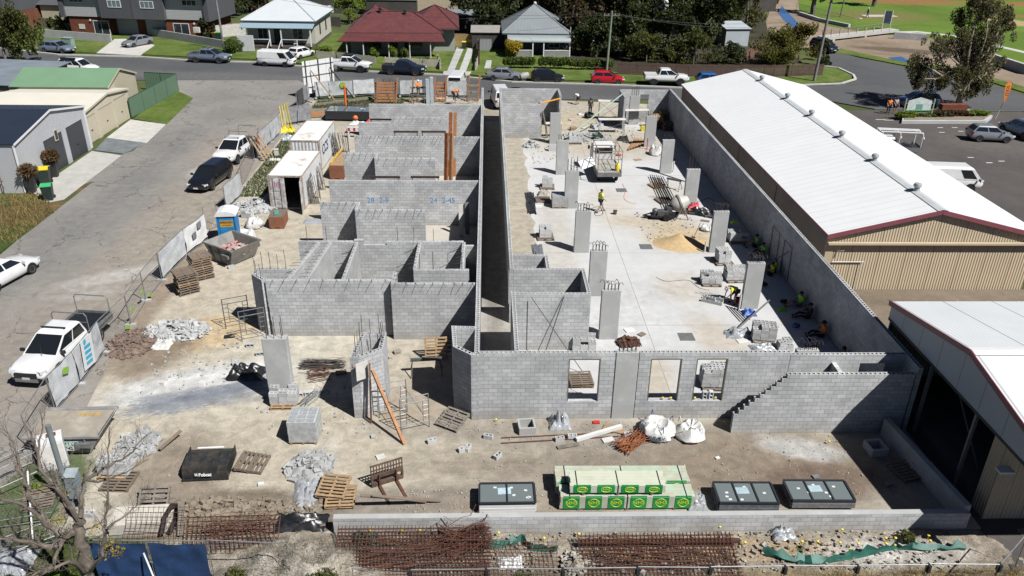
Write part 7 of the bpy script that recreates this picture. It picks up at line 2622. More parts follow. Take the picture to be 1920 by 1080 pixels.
sheetfence((-34.9,50.3),(-34.3,62.0),1.9,'green metal fence along the grass beside the cream garage',M_GFEN,M_GTRIM,4)
sheetfence((-34.3,62.0),(-38.0,62.6),1.9,'green metal fence returning behind the cream weatherboard shed',M_GFEN,M_GTRIM,2)
sheetfence((-46.5,44.5),(-38.5,44.2),1.9,'green metal fence at the left edge behind the navy roof',M_GFEN,M_GTRIM,3)
m=MB()
m.tube([(0,0,0),(0,.4,1.9)],.03,4)
m.tube([(.8,0,0),(.8,.4,1.9)],.03,4)
for k in range(5):m.tube([(0,.07+k*.08,.3+k*.36),(.8,.07+k*.08,.3+k*.36)],.02,4)
solo(m,'ladder',M_WHITE,'small white ladder against the green fence at the left edge','ladder',(-41.3,43.7,0))
# houses across the street
def frame_window(par,x,y,z,w_,h_,cols=2,frame=M_WHITE,glass=M_WGLASS,name='window'):
 "window in a wall facing -y"
 m=MB()
 for a in (0,w_):m.bx(x+a-.04,x+a+.04,y-.07,y+.01,z-.04,z+h_+.04)
 for b_ in (0,h_):m.bx(x+.04,x+w_-.04,y-.07,y+.01,z+b_-.04,z+b_+.04)
 for i in range(1,cols):m.bx(x+i*w_/cols-.025,x+i*w_/cols+.025,y-.065,y+.01,z+.04,z+h_-.04)
 f_=part(m,name,frame,par)
 m=MB()
 m.bx(x+.04,x+w_-.04,y-.04,y-.02,z+.04,z+h_-.04)
 part(m,'pane',glass,f_)
 return f_
M_CHAR=mat('charcoal_cladding',(.085,.09,.10),.7,.06,1)
M_LGW=ribs('light_grey_weatherboard',(.52,.53,.54),.2,'Y',.65,0,.9,.04,'SAW',.03)
rzT=math.atan2(94.9-98.0,-41.3+63.0)
t=thing('townhouse','two storey townhouse pair with charcoal bays, grey weatherboards and red brick below','house',(-62.8,98.0,0),rzT)
Lw=22.0
m=MB()
m.bx(.2,6.4,.3,9,-.1,2.7)
m.bx(15.4,21.6,.3,9,-.1,2.7)
m.bx(6.4,15.4,1.6,9,-.1,2.7)
part(m,'brick_base',M_BRICK,t)
for x0,x1 in ((.0,5.9),(15.9,21.8)):
 m=MB()
 m.bx(x0,x1,.1,9,2.75,5.8)
 part(m,'upper_wall',M_LGW,t)
for x0,x1 in ((5.9,10.85),(10.95,15.9)):
 m=MB()
 m.bx(x0,x1,-.5,8.8,2.7,5.9)
 part(m,'charcoal_bay',M_CHAR,t)
 frame_window(t,(x0+x1)/2-1.0,-.5,4.3,2.0,.95,3,glass=mat('bright_pane',(.16,.21,.23),.15))
for x in (-.7,21.85):
 m=MB()
 m.bx(x,x+.7,-.2,9,2.6,5.9)
 part(m,'end_column',M_CHAR,t)
for x in (1.0,18.6):frame_window(t,x,.1,4.75,2.2,.8,3)
for x in (4.0,16.6):
 frame_window(t,x,.3,.15,2.4,2.0,2,name='glass_door')
for x in (7.0,11.6):
 m=MB()
 m.bx(x,x+3.2,1.54,1.6,-.05,2.35)
 part(m,'garage_door',ribs('grey_garage_door',(.42,.44,.46),.5,'Y',.5,0,.4,.03),t)
m=MB()
m.slab([(-.9,-.7,6.0),(22.7,-.7,6.0),(22.7,4.4,7.6),(-.9,4.4,7.6)],.15)
m.slab([(-.9,9.4,6.0),(22.7,9.4,6.0),(22.7,4.4,7.6),(-.9,4.4,7.6)],.15)
part(m,'roof',mat('charcoal_roof',(.06,.065,.075),.6),t)
m=MB()
m.bx(1.6,2.5,.22,.3,.9,1.6)
part(m,'meter_box',M_OFFW,t)
for x in (3.6,19.9):
 m=MB()
 m.lathe([(.0,-.06),(.16,-.05),(.16,.05),(.0,.06)],10,MT((x,.22,2.2))@MR(PI/2,4,'X'))
 part(m,'wall_lamp',M_OFFW,t)
t=thing('townhouse','dark grey and brick house cut by the top left corner','house',(-88,101,0),-.14)
m=MB()
m.bx(0,16,0,9,2.8,6.0)
part(m,'upper_wall',M_CHAR,t)
m=MB()
m.bx(.3,16.2,.3,9,-.1,2.75)
part(m,'brick_base',M_BRICK,t)
m=MB()
m.slab([(-.5,-.5,6.05),(16.5,-.5,6.05),(16.5,4.5,7.4),(-.5,4.5,7.4)],.15)
m.slab([(-.5,9.5,6.05),(16.5,9.5,6.05),(16.5,4.5,7.4),(-.5,4.5,7.4)],.15)
part(m,'roof',mat('charcoal_roof',(.06,.065,.075),.6),t)
frame_window(t,12,0,4.0,2,1.2,2)
t=thing('cottage','small cream weatherboard cottage with a white window between the townhouses','house',(-70.5,106,0),-.14)
m=MB()
m.bx(0,7.5,0,8,-.1,3.4)
part(m,'walls',M_WBS,t)
m=MB()
m.slab([(-.4,-.4,3.3),(7.9,-.4,3.3),(7.9,4,5),(-.4,4,5)],.1)
m.slab([(-.4,8.4,3.3),(7.9,8.4,3.3),(7.9,4,5),(-.4,4,5)],.1)
part(m,'roof',M_CHAR,t)
frame_window(t,5.2,0,1.2,1.4,1.5,2)
m=MB()
for a,b,lb in (((330/4,70),(210,80),'pale rendered garden wall left of the driveway, before the townhouse pair'),((286,68),(425,92),'pale rendered garden wall right of the driveway, before the townhouse pair')):
 p,q=g(*a),g(*b)
 A,B=Vector((*p,0)),Vector((*q,0))
 m=MB()
 m.bx(0,(B-A).length,-.08,.08,-.05,1.15)
 solo(m,'garden_wall',mat('pale_render',(.47,.48,.47),.85,.1,1),lb,'wall',A,math.atan2((B-A).y,(B-A).x))
m=MB()
m.bx(-.7,.7,-.4,.4,0,1.5)
m.bx(-.75,.75,-.45,.45,1.5,1.58)
solo(m,'utility_cabinet',mat('pale_green_cabinet',(.26,.37,.32),.6),'pale green utility cabinet on the verge by the silver wagon','cabinet',(*g(131,93),.06),-.2)
m=MB()
m.bx(-.45,.45,-.17,.17,0,.75)
m.lathe([(.0,0),(.27,0),(.27,.02),(.0,.02)],14,MT((0,-.17,.38))@MR(PI/2,4,'X'))
solo(m,'air_conditioner',M_OFFW,'white air conditioner unit on the garden wall before the right townhouse','air conditioner',(*g(372,76),1.15),-.15)
def hip(t,x0,x1,y0,y1,ze,ridge,mt,over=.45,th=.1,gut=None):
 "hip roof: ridge = (xa, xb, y, z)"
 xa,xb,yr,zr=ridge
 a,b,c,d=(x0-over,y0-over,ze),(x1+over,y0-over,ze),(x1+over,y1+over,ze),(x0-over,y1+over,ze)
 p,q=(xa,yr,zr),(xb,yr,zr)
 polys=[[a,b,q,p],[c,d,p,q],[b,c,q],[d,a,p]]
 for P in polys:
  if P[0]!=P[-1]:
   P=[v for i,v in enumerate(P) if v!=P[i-1]]
   m=MB()
   m.slab(P,th)
   part(m,'roof',mt[0] if (P[0][1]==P[1][1]) else mt[1],t)
 m=MB()
 for u,v in ((a,b),(b,c),(c,d),(d,a)):m.bar(Vector(u)-Vector((0,0,th)),Vector(v)-Vector((0,0,th)),.12,.14)
 part(m,'gutter',gut or M_WHITE,t)
 m=MB()
 for u,v in ((a,p),(d,p),(b,q),(c,q),(p,q)):
  if u!=v:m.tube([Vector(u)+Vector((0,0,.01)),Vector(v)+Vector((0,0,.03))],.09,5)
 part(m,'ridge_capping',mt[2],t)
M_WMR=(ribs('pale_blue_metal_roof',(.56,.60,.625),.15,'X',.5,0,.4,.04,'SIN',.015),ribs('pale_blue_metal_roof_side',(.56,.60,.625),.15,'Y',.5,0,.4,.04,'SIN',.015),mat('roof_cap_pale',(.50,.54,.57),.5))
t=thing('cottage','white weatherboard cottage with a pale metal hip roof and a front verandah','house',(-34.0,88.0,0),-.03)
m=MB()
m.bx(.1,9.7,2.0,13,.5,3.6)
part(m,'walls',ribs('white_weatherboard',(.68,.66,.58),.17,'Y',.6,0,.9,.03,'SAW',.03),t)
m=MB()
m.bx(.1,9.7,-.2,13,-.1,.45)
part(m,'base',mat('dark_sub_floor',(.09,.075,.06),.9),t)
hip(t,0,9.8,1.4,13.2,3.7,(4.3,5.3,7.2,6.3),M_WMR,.35,.1,mat('slate_gutter',(.07,.09,.11),.6))
m=MB()
m.slab([(-.2,-.5,2.95),(10.0,-.5,2.95),(10.0,1.5,3.5),(-.2,1.5,3.5)],.06)
part(m,'verandah_roof',ribs('blue_grey_roof',(.27,.37,.44),.2,'X',.5,0,.4,.05,'SIN',.02),t)
for x in (.1,3.9,5.5,9.6):
 m=MB()
 m.bx(x-.07,x+.07,-.37,-.23,.45,2.9)
 part(m,'verandah_post',M_WHITE,t)
m=MB()
for a,b in ((.2,3.85),(5.55,9.55)):m.bx(a,b,-.34,-.26,1.35,1.43)
m.bx(7.6,7.7,-.34,-.26,.45,1.35)
for s in (3.9,5.5):m.bar((s,-.4,1.4),(s-.3,-1.5,.2),.08,.08)
part(m,'railing',M_WHITE,t)
m=MB()
m.bx(3.9,4.9,1.93,1.99,.5,2.6)
part(m,'door',mat('dark_door',(.03,.03,.03),.6),t)
for x in (1.6,6.6):frame_window(t,x,2.0,1.1,1.4,1.5,2)
m=MB()
for y in (5,9.0):m.bx(9.7,9.74,y,y+.8,1.3,2.9)
part(m,'side_window',M_WGLASS,t)
m=MB()
m.box((7.2,.6,.72),(.5,.45,.06))
m.box((7.2,.8,.98),(.5,.05,.5))
for a in (-.2,.2):
 for b in (-.18,.18):m.box((7.2+a,.6+b,.58),(.05,.05,.26))
solo(m,'garden_chair',M_WHITE,'white plastic chair on the verandah of the white cottage','chair',(-34.0,88.0,0),-.03)
m=MB()
m.bx(-1.1,1.1,-.12,.12,.1,2.2)
solo(m,'mattress',mat('mattress_cover',(.62,.64,.66),.8,.08,2,bump=.3),'big pale mattress standing upright on the verge before the white cottage','mattress',(*g(463,97),0),-.05)
M_TR=(tiles('maroon_roof_tiles',(.10,.016,.018),(.145,.026,.026)),tiles('maroon_roof_tiles_side',(.10,.016,.018),(.145,.026,.026)),mat('maroon_ridge',(.09,.015,.017),.7))
t=thing('bungalow','rendered bungalow with a dark red tiled roof','house',(-18.6,83.0,0),.04)
m=MB()
m.bx(.3,11.2,1.2,13,-.1,2.7)
m.bx(9.5,14.5,4,14,-.1,3.2)
part(m,'walls',mat('grey_green_render',(.33,.36,.32),.8,.08,1),t)
hip(t,0,12.6,1.6,12.4,2.95,(3.2,8.6,6.6,5.0),M_TR,.3,.1,mat('brown_gutter',(.09,.05,.045),.6))
hip(t,8.6,14.8,3.0,16,3.3,(11.6,11.8,9.5,5.5),M_TR,.3,.1,mat('brown_gutter',(.09,.05,.045),.6))
hip(t,.6,6.2,6.0,15,3.2,(3.2,3.5,10.5,5.3),M_TR,.3,.1,mat('brown_gutter',(.09,.05,.045),.6))
m=MB()
m.slab([(-1.2,-1.4,2.25),(13.2,-1.4,2.25),(12.6,1.4,2.88),(-.4,1.4,2.88)],.1)
part(m,'verandah_roof',M_TR[0],t)
for x in (.0,2.2,5.6,8.4,11.2):
 m=MB()
 m.lathe([(.09,0),(.07,2.2)],8,MT((x,-1.1,0)))
 part(m,'verandah_post',M_OFFW,t)
for x in (2.0,7.6):frame_window(t,x,1.2,.8,2.4,1.4,2,M_CHAR)
m=MB()
m.bx(5.6,6.7,1.13,1.19,0,2.2)
part(m,'door',mat('dark_door',(.03,.03,.03),.6),t)
m=MB()
for x,y,z in ((4.1,6.2,4.9),(7.6,5.8,4.7)):m.lathe([(.16,-.6),(.16,.25),(.26,.26),(.26,.42),(.0,.5)],10,MT((x,y,z+.2)))
part(m,'roof_flue',M_BLACKS,t)
M_GR=(ribs('grey_metal_roof',(.21,.235,.25),.2,'X',.6,0,.4,.08,'SIN',.02),ribs('grey_metal_roof_side',(.21,.235,.25),.2,'Y',.6,0,.4,.08,'SIN',.02),mat('grey_roof_cap',(.24,.26,.275),.6))
t=thing('cottage','grey cottage with a steep pyramid metal roof and a curved verandah roof','house',(2.7,84.6,0),.0)
m=MB()
m.bx(.1,8.9,2.0,12,-.1,2.9)
part(m,'walls',mat('slate_blue_wall',(.11,.125,.14),.75,.08,1),t)
hip(t,0,9.0,1.4,12,2.85,(4.4,4.5,6.6,6.0),M_GR,.3,.1,mat('slate_gutter',(.07,.09,.11),.6))
m=MB()
pts=[(-.2+0,0)]
vs,fs=[],[]
for k in range(9):
 a=PI/2*k/8
 vs+=[(.4,.1-.9*sin(a)+.0,2.0+.62*cos(a)),(9.1,.1-.9*sin(a),2.0+.62*cos(a))]
vs=[(.4,1.4,2.66),(9.1,1.4,2.66)]+vs
for k in range(9):fs.append((k*2,k*2+2,k*2+3,k*2+1))
m.add(vs,fs)
part(m,'verandah_roof',mat('pale_grey_curved_roof',(.30,.34,.345),.5,.06,1),t)
for x in (.5,3.9,5.4,9.0):
 m=MB()
 m.bx(x-.07,x+.07,-.72,-.58,0,2.1)
 part(m,'verandah_post',M_WHITE,t)
m=MB()
for a,b in ((.6,3.8),(5.5,8.9)):m.bx(a,b,-.7,-.6,0,.85)
part(m,'verandah_wall',mat('verandah_grey',(.30,.30,.29),.8),t)
m=MB()
for a,b in ((.6,3.8),(5.5,8.9)):m.bx(a,b,-.73,-.57,.851,.93)
part(m,'wall_capping',M_WHITE,t)
for x in (1.2,6.3):frame_window(t,x,2.0,.8,1.5,1.3,2)
m=MB()
m.bx(4.2,5.1,1.93,1.99,0,2.1)
part(m,'door',mat('screen_door',(.10,.11,.115),.6),t)
m=MB()
m.blob((4.45,6.6,6.15),(.25,.25,.25),8,5,.05,1)
part(m,'finial',M_OFFW,t)
def yard_shed(px,z,W,D,h,label,roofm,wallm,rz=0,pitch=.3):
 x,y=g(*px)
 t=thing('garden_shed',label,'shed',(x,y,0),rz)
 m=MB()
 m.bx(-W/2,W/2,0,D,-.1,h)
 part(m,'walls',wallm,t)
 m=MB()
 m.slab([(-W/2-.2,-.2,h+.05),(W/2+.2,-.2,h+.05),(W/2+.2,D+.2,h+.05+pitch),(-W/2-.2,D+.2,h+.05+pitch)],.07)
 part(m,'roof',roofm,t)
 return t
M_DARKW=mat('dark_shed_wall',(.055,.05,.045),.85,.2,1)
yard_shed((915,92),0,4.6,4.0,2.3,'small grey roofed carport between the paling gate and the pyramid roofed cottage',mat('weathered_grey_roof',(.30,.285,.265),.8,.1,1),M_DARKW,0,.35)
yard_shed((860,60),0,11,3.0,2.6,'long low metal roof in the yard behind the bungalow',M_GR[0],M_DARKW,.02,.4)
yard_shed((850,25),0,17,6,3.6,'tan roofed house far behind the bungalow',mat('tan_roof',(.38,.30,.22),.7,.1,1),mat('cream_wall_far',(.45,.38,.27),.8),.02,.8)
yard_shed((925,12),0,9,5,4.5,'pink brown roofed house at the top edge behind the dark trees',mat('pink_brown_roof',(.36,.21,.16),.7,.1,1),M_DARKW,.02,.8)
yard_shed((790,10),0,16,5,4.2,'brown roofed house far behind the bungalow at the top edge',mat('brown_far_roof',(.16,.11,.09),.8),mat('far_grey_wall',(.34,.32,.29),.8),.02,.8)
yard_shed((600,24),0,15,6,2.7,'dark grey roof behind the white cottage',M_GR[0],M_DARKW,.0,.5)
yard_shed((590,12),0,14,5,3.4,'far dark roof at the top edge behind the white cottage',M_CHAR,M_DARKW,.02,.5)
yard_shed((735,28),0,9,4,2.6,'pale low roof behind the red tiled bungalow',M_WMR[0],M_DARKW,.02,.4)
yard_shed((1380,88),0,3.6,4,2.6,'pale blue grey shed half hidden by the gum trees on the right',mat('pale_blue_wall',(.42,.47,.50),.7,.08,1),mat('pale_blue_wall',(.42,.47,.50),.7,.08,1),.1,.5)
yard_shed((1290,40),0,9,5,3.2,'white roof glimpsed behind the big gum trees',M_WHITE,M_OFFW,.1,.6)
yard_shed((1425,22),0,7,4,2.8,'tan roof at the top edge beside the creek',mat('tan_roof',(.38,.30,.22),.7,.1,1),M_DARKW,.3,.5)
def paling(a,b,h,label,mt,name='paling_fence',z=0.03,sp=.14,wd=.11,cap=True):
 A,B=Vector((*g(*a),z)),Vector((*g(*b),z))
 L=(B-A).length
 t=thing(name,label,'fence',A,math.atan2(B.y-A.y,B.x-A.x))
 m=MB()
 n=int(L/sp)
 r=RR(n)
 for i in range(n):m.bx(i*L/n,i*L/n+wd,-.012,.012,.05,h+r.uniform(-.04,.04))
 part(m,'palings',mt,t)
 m=MB()
 for k in (.3,h-.3):m.bx(0,L,.014,.07,k-.04,k+.04)
 for i in range(int(L/2.4)+1):m.bx(min(L-.1,i*2.4),min(L-.1,i*2.4)+.1,.071,.16,0,h+.03)
 part(m,'rails',mt,t)
 return t
M_PALE=mat('honey_palings',(.42,.29,.125),.85,.15,3,rv=.05)
M_BRPAL=mat('dark_red_palings',(.105,.06,.05),.9,.2,2)
M_PICK=mat('cream_pickets',(.55,.52,.43),.7,.1,3)
paling((831,88),(893,90),1.9,'honey coloured paling gate across the driveway beside the bungalow',M_PALE)
sheetfence(g(896,95),g(922,95),1.6,'short grey metal fence beside the paling gate',ribs('grey_fence_sheeting',(.27,.29,.30),.2,'X',.6,0,.8,.05,'TRI',.03),M_GALVD,1)
paling((594,110),(630,113),1.0,'cream picket fence left part, under the bungalow garden',M_PICK,'picket_fence')
paling((632,113),(705,121),1.0,'cream picket fence behind the white utility',M_PICK,'picket_fence')
paling((722,122),(825,127),1.0,'cream picket fence behind the black utility',M_PICK,'picket_fence')
paling((827,132),(822,118),1.1,'short picket return beside the two concrete wheel tracks',M_PICK,'picket_fence')
paling((893,134),(897,118),1.1,'short picket return right of the two concrete wheel tracks',M_PICK,'picket_fence')
paling((1158,140),(1290,144),1.5,'long dark red paling fence under the gum trees, left half behind the white utility',M_BRPAL)
paling((1290,144),(1450,145),1.5,'long dark red paling fence under the gum trees, right half above the warehouse',M_BRPAL)
paling((1450,145),(1542,142),1.5,'dark red paling fence at the street corner by the leaning power pole',M_BRPAL)
paling((1388,120),(1430,100),1.5,'red brown paling fence running back from the street under the gum trees',mat('red_brown_palings',(.21,.11,.08),.9,.2,2))
paling((405,72),(462,66),1.8,'pale tall side fence between the townhouses and the white cottage',M_OFFW)
paling((899,122),(900,93),1.8,'dark side fence between the driveway and the grey cottage yard',M_BRPAL)
paling((80,52),(130,58),1.5,'grey paling fence left of the townhouse pair',M_TIMBG)
paling((540,40),(640,52),1.6,'weathered fence behind the clothes line',M_TIMBG)
def power_pole(px,h,label,mt,r_=.16,lean=(0,0),arm=True):
 x,y=g(*px)
 t=thing('power_pole',label,'power pole',(x,y,0))
 m=MB()
 m.tube([(0,0,-.2),(lean[0]*.5,lean[1]*.5,h/2),(lean[0],lean[1],h)],[r_,r_*.9,r_*.75],10)
 part(m,'pole',mt,t,True)
 if arm:
  m=MB()
  m.bx(lean[0]-1.0,lean[0]+1.0,-.06,.06,h-.6,h-.48)
  part(m,'cross_arm',M_TIMBG,t)
  m=MB()
  for q in (-.9,-.4,.4,.9):m.lathe([(.04,0),(.06,.1),(.03,.16)],6,MT((lean[0]+q,0,h-.48)))
  part(m,'insulators',M_CONCW,t)
 return Vector((x+lean[0],y+lean[1],h-.35))
M_GPOLE=mat('green_grey_pole',(.20,.25,.18),.9,.2,2)
tA=power_pole((1137,134),7.4,'green grey power pole behind the red hatchback',M_GPOLE,.17,(.2,0))
tB=power_pole((1526,153),10.2,'tall leaning grey power pole on the corner lawn',mat('grey_pole',(.23,.22,.215),.9,.2,2),.19,(.5,.3))
tC=power_pole((421,96),9.0,'grey power pole beside the silver blue utility',mat('grey_pole',(.23,.22,.215),.9,.2,2),.16,(-.2,0))
power_pole((568,90),3.2,'thin leaning pole at the corner of the white cottage garden',M_TIMBG,.07,(.1,0),False)
power_pole((1066,100),3.6,'thin pale pole at the right corner of the grey cottage',M_OFFW,.07,(.15,0),False)
power_pole((1575,32),5.5,'green light pole in the park',M_GPOLE,.14,(.4,0),False)
power_pole((60,42),4.5,'thin pale pole at the cream cottage fence',M_OFFW,.06,(-.2,0),False)
def wire(a,b,sag,r_=.018):
 m=MB()
 m.tube([a.lerp(b,k/14)-Vector((0,0,sag*4*(k/14)*(1-k/14))) for k in range(15)],r_,3,False)
 return m
far=Vector((110,55,9.5))
i=0
for a,b,sg,lb in ((tA+Vector((-.9,0,.1)),tB+Vector((-.9,0,-2.5)),.9,'upper power line sagging between the green pole and the leaning pole'),(tA+Vector((.4,0,.1)),tB+Vector((.4,0,-2.7)),1.2,'lower power line sagging between the green pole and the leaning pole'),
     (tA+Vector((-.9,0,.1)),tC+Vector((.9,0,0)),1.6,'power line running from the green pole across the houses to the left pole'),(tA+Vector((.4,0,0)),tC+Vector((.4,0,-.2)),2.0,'second power line running from the green pole across the houses to the left pole'),
     (tA,Vector((4.5,86,3.2)),.5,'service line from the green pole to the grey cottage')):
 solo(wire(a,b,sg),'power_line',M_BLACKS,lb,'power line')
a,b=Vector((*g(1548,76),0)),Vector((*g(1672,62),0))
L=(b-a).length
t=thing('footbridge','low concrete footbridge over the creek with orange posts along it','bridge',a,math.atan2((b-a).y,(b-a).x))
m=MB()
m.bx(-1,L+.5,-.9,.9,.25,.65)
part(m,'deck',M_CONCW,t)
for x in (.8,L*.52,L-.2):
 m=MB()
 m.bx(x-.25,x+.25,-.9,.9,-1.2,.249)
 part(m,'pier',M_CONC,t)
for s,nm in ((.85,'rear'),(-.85,'front')):
 m=MB()
 for i in range(8):m.bx(i*L/8,i*L/8+.08,s-.04,s+.04,.65,1.5)
 part(m,'rail_posts',M_TIMBO if s>0 else M_OFFW,t)
 m=MB()
 m.tube([(0,s,1.5),(L,s,1.5)],.03,5)
 part(m,'hand_rail',M_GALVD,t)
for (a,b,lb) in (((1492,20),(1600,50),'pale mesh fence along the creek wall in the park'),):
 fpanel(g(*a),g(*b),lb,None,1.4,0,True)
t=thing('park_sign','small dark blue sign on pale legs beside the footbridge','sign',(*g(1660,55),0),-.1)
m=MB()
m.bx(-.7,.7,-.04,.04,.9,3.0)
part(m,'panel',mat('dark_blue_sign',(.03,.05,.08),.5),t)
m=MB()
for s in (-.65,.65):m.bx(s-.06,s+.06,-.06,.06,0,3.1)
part(m,'legs',M_OFFW,t)
m=MB()
m.bx(-3.2,3.2,-1.2,1.2,0,.06)
solo(m,'concrete_pad',M_CONCW,'pale concrete pad on the park lawn beside the walking person','slab',(*g(1648,30),0),.1)
gp=[g(1692,222),g(1690,232),g(1848,232),g(1860,222),g(1840,213),g(1800,209),g(1700,209)]
m=MB()
m.prism(gp,-.05,.3)
t=solo(m,'garden_bed',M_CONC,'stone edged garden bed at the car park entrance','garden bed')
cxg=sum(p[0] for p in gp)/len(gp)
cyg=sum(p[1] for p in gp)/len(gp)
m=MB()
m.prism([(cxg+(p[0]-cxg)*.94,cyg+(p[1]-cyg)*.86) for p in gp],.301,.34)
part(m,'soil',M_SOIL,t)
x,y=g(1717,225)
t=thing('garden_sign','white and green sign board with an arched top in the garden bed','sign',(x,y,.3),.02)
m=MB()
for s in (-1.5,1.5):m.bx(s-.06,s+.06,-.06,.06,0,1.9)
for z in (.45,1.45):m.bx(-1.44,1.44,-.03,.03,z-.03,z+.03)
part(m,'posts',mat('sage_posts',(.30,.36,.25),.7),t)
m=MB()
m.extr([(-1.25,.75),(1.25,.75),(1.25,1.7),(.7,1.86),(0,2.05),(-.7,1.86),(-1.25,1.7)],-.04,-.035+.03)
bd=part(m,'board',mat('sign_pale',(.58,.66,.64),.6),t)
m=MB()
m.bx(-.35,.35,-.05,-.041,.8,1.35)
part(m,'green_picture',mat('sign_teal',(.16,.36,.26),.6),bd)
m=MB()
m.bx(-1.25,1.25,-.05,-.041,.62,.72)
part(m,'green_band',M_GREEN,bd)
x,y=g(1783,217)
m=MB()
m.bx(-1.4,1.4,-.35,.35,0,.95)
solo(m,'brick_planter',M_BRICK,'red brick planter wall in the garden bed below the gum tree','wall',(x,y,.3),.05)
m=MB()
x,y=g(1866,223)
t=thing('feather_flag','orange feather flag with dark lettering at the car park entrance','flag',(x,y,0),0)
m=MB()
m.tube([(0,0,0),(.2,0,1.0)],.05,6)
part(m,'base_pole',M_OFFW,t)
m=MB()
m.tube([(.2,0,1.0),(.45,0,2.0),(.75,0,3.2),(.72,0,3.75),(.45,0,3.9)],.022,5)
part(m,'pole',M_BLACK,t)
m=MB()
pts=[(.42,1.55),(.62,2.3),(.76,3.1),(.76,3.5),(.6,3.82),(.32,3.85),(.08,3.6),(.08,3.3),(.25,2.4)]
m.extr(pts,-.012,.012)
cl=part(m,'flag_cloth',mat('flag_orange',(.80,.24,.03),.6,.06,2),t)
text_mesh('SOLD',.42,mat('flag_lettering',(.12,.04,.02),.7),'lettering',cl,MT((.42,-.018,2.95))@MR(PI/2,4,'X')@MR(-PI/2+.12,4,'Z'),.008,.003)
m=MB()
for u0,u1,v in ((1655,1675,224),(1640,1647,223)):pass
for i,(u,v) in enumerate(((1651,224),(1667,225),(1763,239),(1790,239),(1802,246),(1766,248),(1880,252),(1855,305),(1878,302),(1820,295))):
 m=MB()
 m.bx(-.5 if i<2 else-.28,.5 if i<2 else .28,-.07,.07,-.008,-.004)
 o=part(m,'road_marking',M_WHITE)
 o.location=(*g(u,v),0)
 o['kind']='structure'
m=MB()
p,q=Vector((*g(1640,204),.004)),Vector((*g(1925,208),.004))
m.bar(p,q,.14,.006)
struct(m,'road_line',M_WHITE)
def wbin(px,lid,label,rz=0,loc=None):
 t=thing('wheelie_bin',label,'bin',(*(loc or g(*px)),0),rz,None)
 m=MB()
 m.add([(-.24,-.26,.05),(.24,-.26,.05),(.24,.26,.05),(-.24,.26,.05),(-.3,-.34,1.0),(.3,-.34,1.0),(.3,.34,1.0),(-.3,.34,1.0)],[(3,2,1,0),(4,5,6,7),(0,1,5,4),(1,2,6,5),(2,3,7,6),(3,0,4,7)])
 part(m,'body',mat('bin_dark_green',(.02,.035,.03),.55),t)
 m=MB()
 m.slab([(-.32,-.38,1.03),(.32,-.38,1.03),(.3,0,1.13),(-.3,0,1.13)],.05)
 m.slab([(-.32,.38,1.04),(.32,.38,1.04),(.3,0,1.13),(-.3,0,1.13)],.05)
 part(m,'lid',lid,t)
 m=MB()
 for s in (-.27,.27):m.lathe([(.0,-.03),(.11,-.03),(.11,.03),(.0,.03)],12,MT((s,.3,.11))@MR(PI/2,4,'Y'))
 part(m,'wheels',M_BLACK,t)
 return t
M_LGRN=plain('bright_green_lid',(.05,.42,.16),.5)
wbin((87,345),plain('bright_yellow_lid',(.75,.55,.01),.5),'yellow lidded bin at the corner of the pale garage',.3).scale=(1.35,1.35,1.25)
wbin((93,374),M_LGRN,'green lidded bin nearest the lane beside the yellow lidded one',.3).scale=(1.2,1.2,1.1)
wbin((870,92),plain('bright_yellow_lid',(.75,.55,.01),.5),'yellow lidded bin before the honey coloured paling gate')
wbin((403,74),plain('bright_yellow_lid',(.75,.55,.01),.5),'yellow lidded bin behind the garden wall by the power pole')
wbin((412,74),M_LGRN,'green lidded bin behind the garden wall by the power pole')
wbin((616,60),plain('bright_yellow_lid',(.75,.55,.01),.5),'yellow lidded bin beside the white cottage under the clothes line')
def clothes(px,label,z=2.0):
 t=thing('clothes_line',label,'clothes line',(*g(*px),0))
 m=MB()
 m.tube([(0,0,0),(0,0,z)],.04,6)
 for a in range(4):
  c_,s_=cos(a*PI/2+.4),sin(a*PI/2+.4)
  m.tube([(0,0,z),(c_*1.5,s_*1.5,z+.2)],.025,5)
 part(m,'frame',M_GALVD,t)
 r=RR(int(px[0]))
 for k in range(6):
  m=MB()
  x=-1.1+k*.42
  m.bx(x,x+.38,-.3+r.uniform(-.4,.4),-.28+.42,z-r.uniform(.5,1.0),z+.1)
  o=part(m,'washing',M_WHITE if k%3 else mat('pink_cloth',(.62,.45,.46),.8),t)
 return t
clothes((612,42),'clothes line hung with white and pink washing behind the white cottage',2.6)
clothes((1098,92),'clothes line with pale washing in the dark yard under the trees',1.8)
# trees, hedges, shrubs
L_GUM=leafm('gum_foliage',(.022,.032,.010),(.10,.12,.038))
L_DARK=leafm('dark_foliage',(.016,.026,.009),(.075,.095,.03))
L_RUSSET=leafm('russet_foliage',(.03,.028,.014),(.12,.085,.045))
L_OLIVE=leafm('olive_foliage',(.035,.05,.012),(.14,.15,.035))
L_HEDGE=leafm('hedge_foliage',(.045,.075,.014),(.14,.19,.035))
L_LIME=leafm('lime_foliage',(.09,.15,.016),(.24,.32,.04))
L_GOLD=leafm('golden_foliage',(.26,.20,.01),(.52,.40,.03))
L_WATTLE=leafm('wattle_foliage',(.045,.06,.013),(.18,.165,.03))
def limb(m,a,b,r0,r1,bend=.12,r=None,k=5,n=7):
 r=r or rnd
 a,b=Vector(a),Vector(b)
 L=(b-a).length
 o=Vector((r.uniform(-1,1),r.uniform(-1,1),r.uniform(-.3,.6)))*L*bend
 pts=[a.lerp(b,i/k)+o*sin(PI*i/k) for i in range(k+1)]
 m.tube(pts,[r0+(r1-r0)*i/k for i in range(k+1)],n)
 return pts
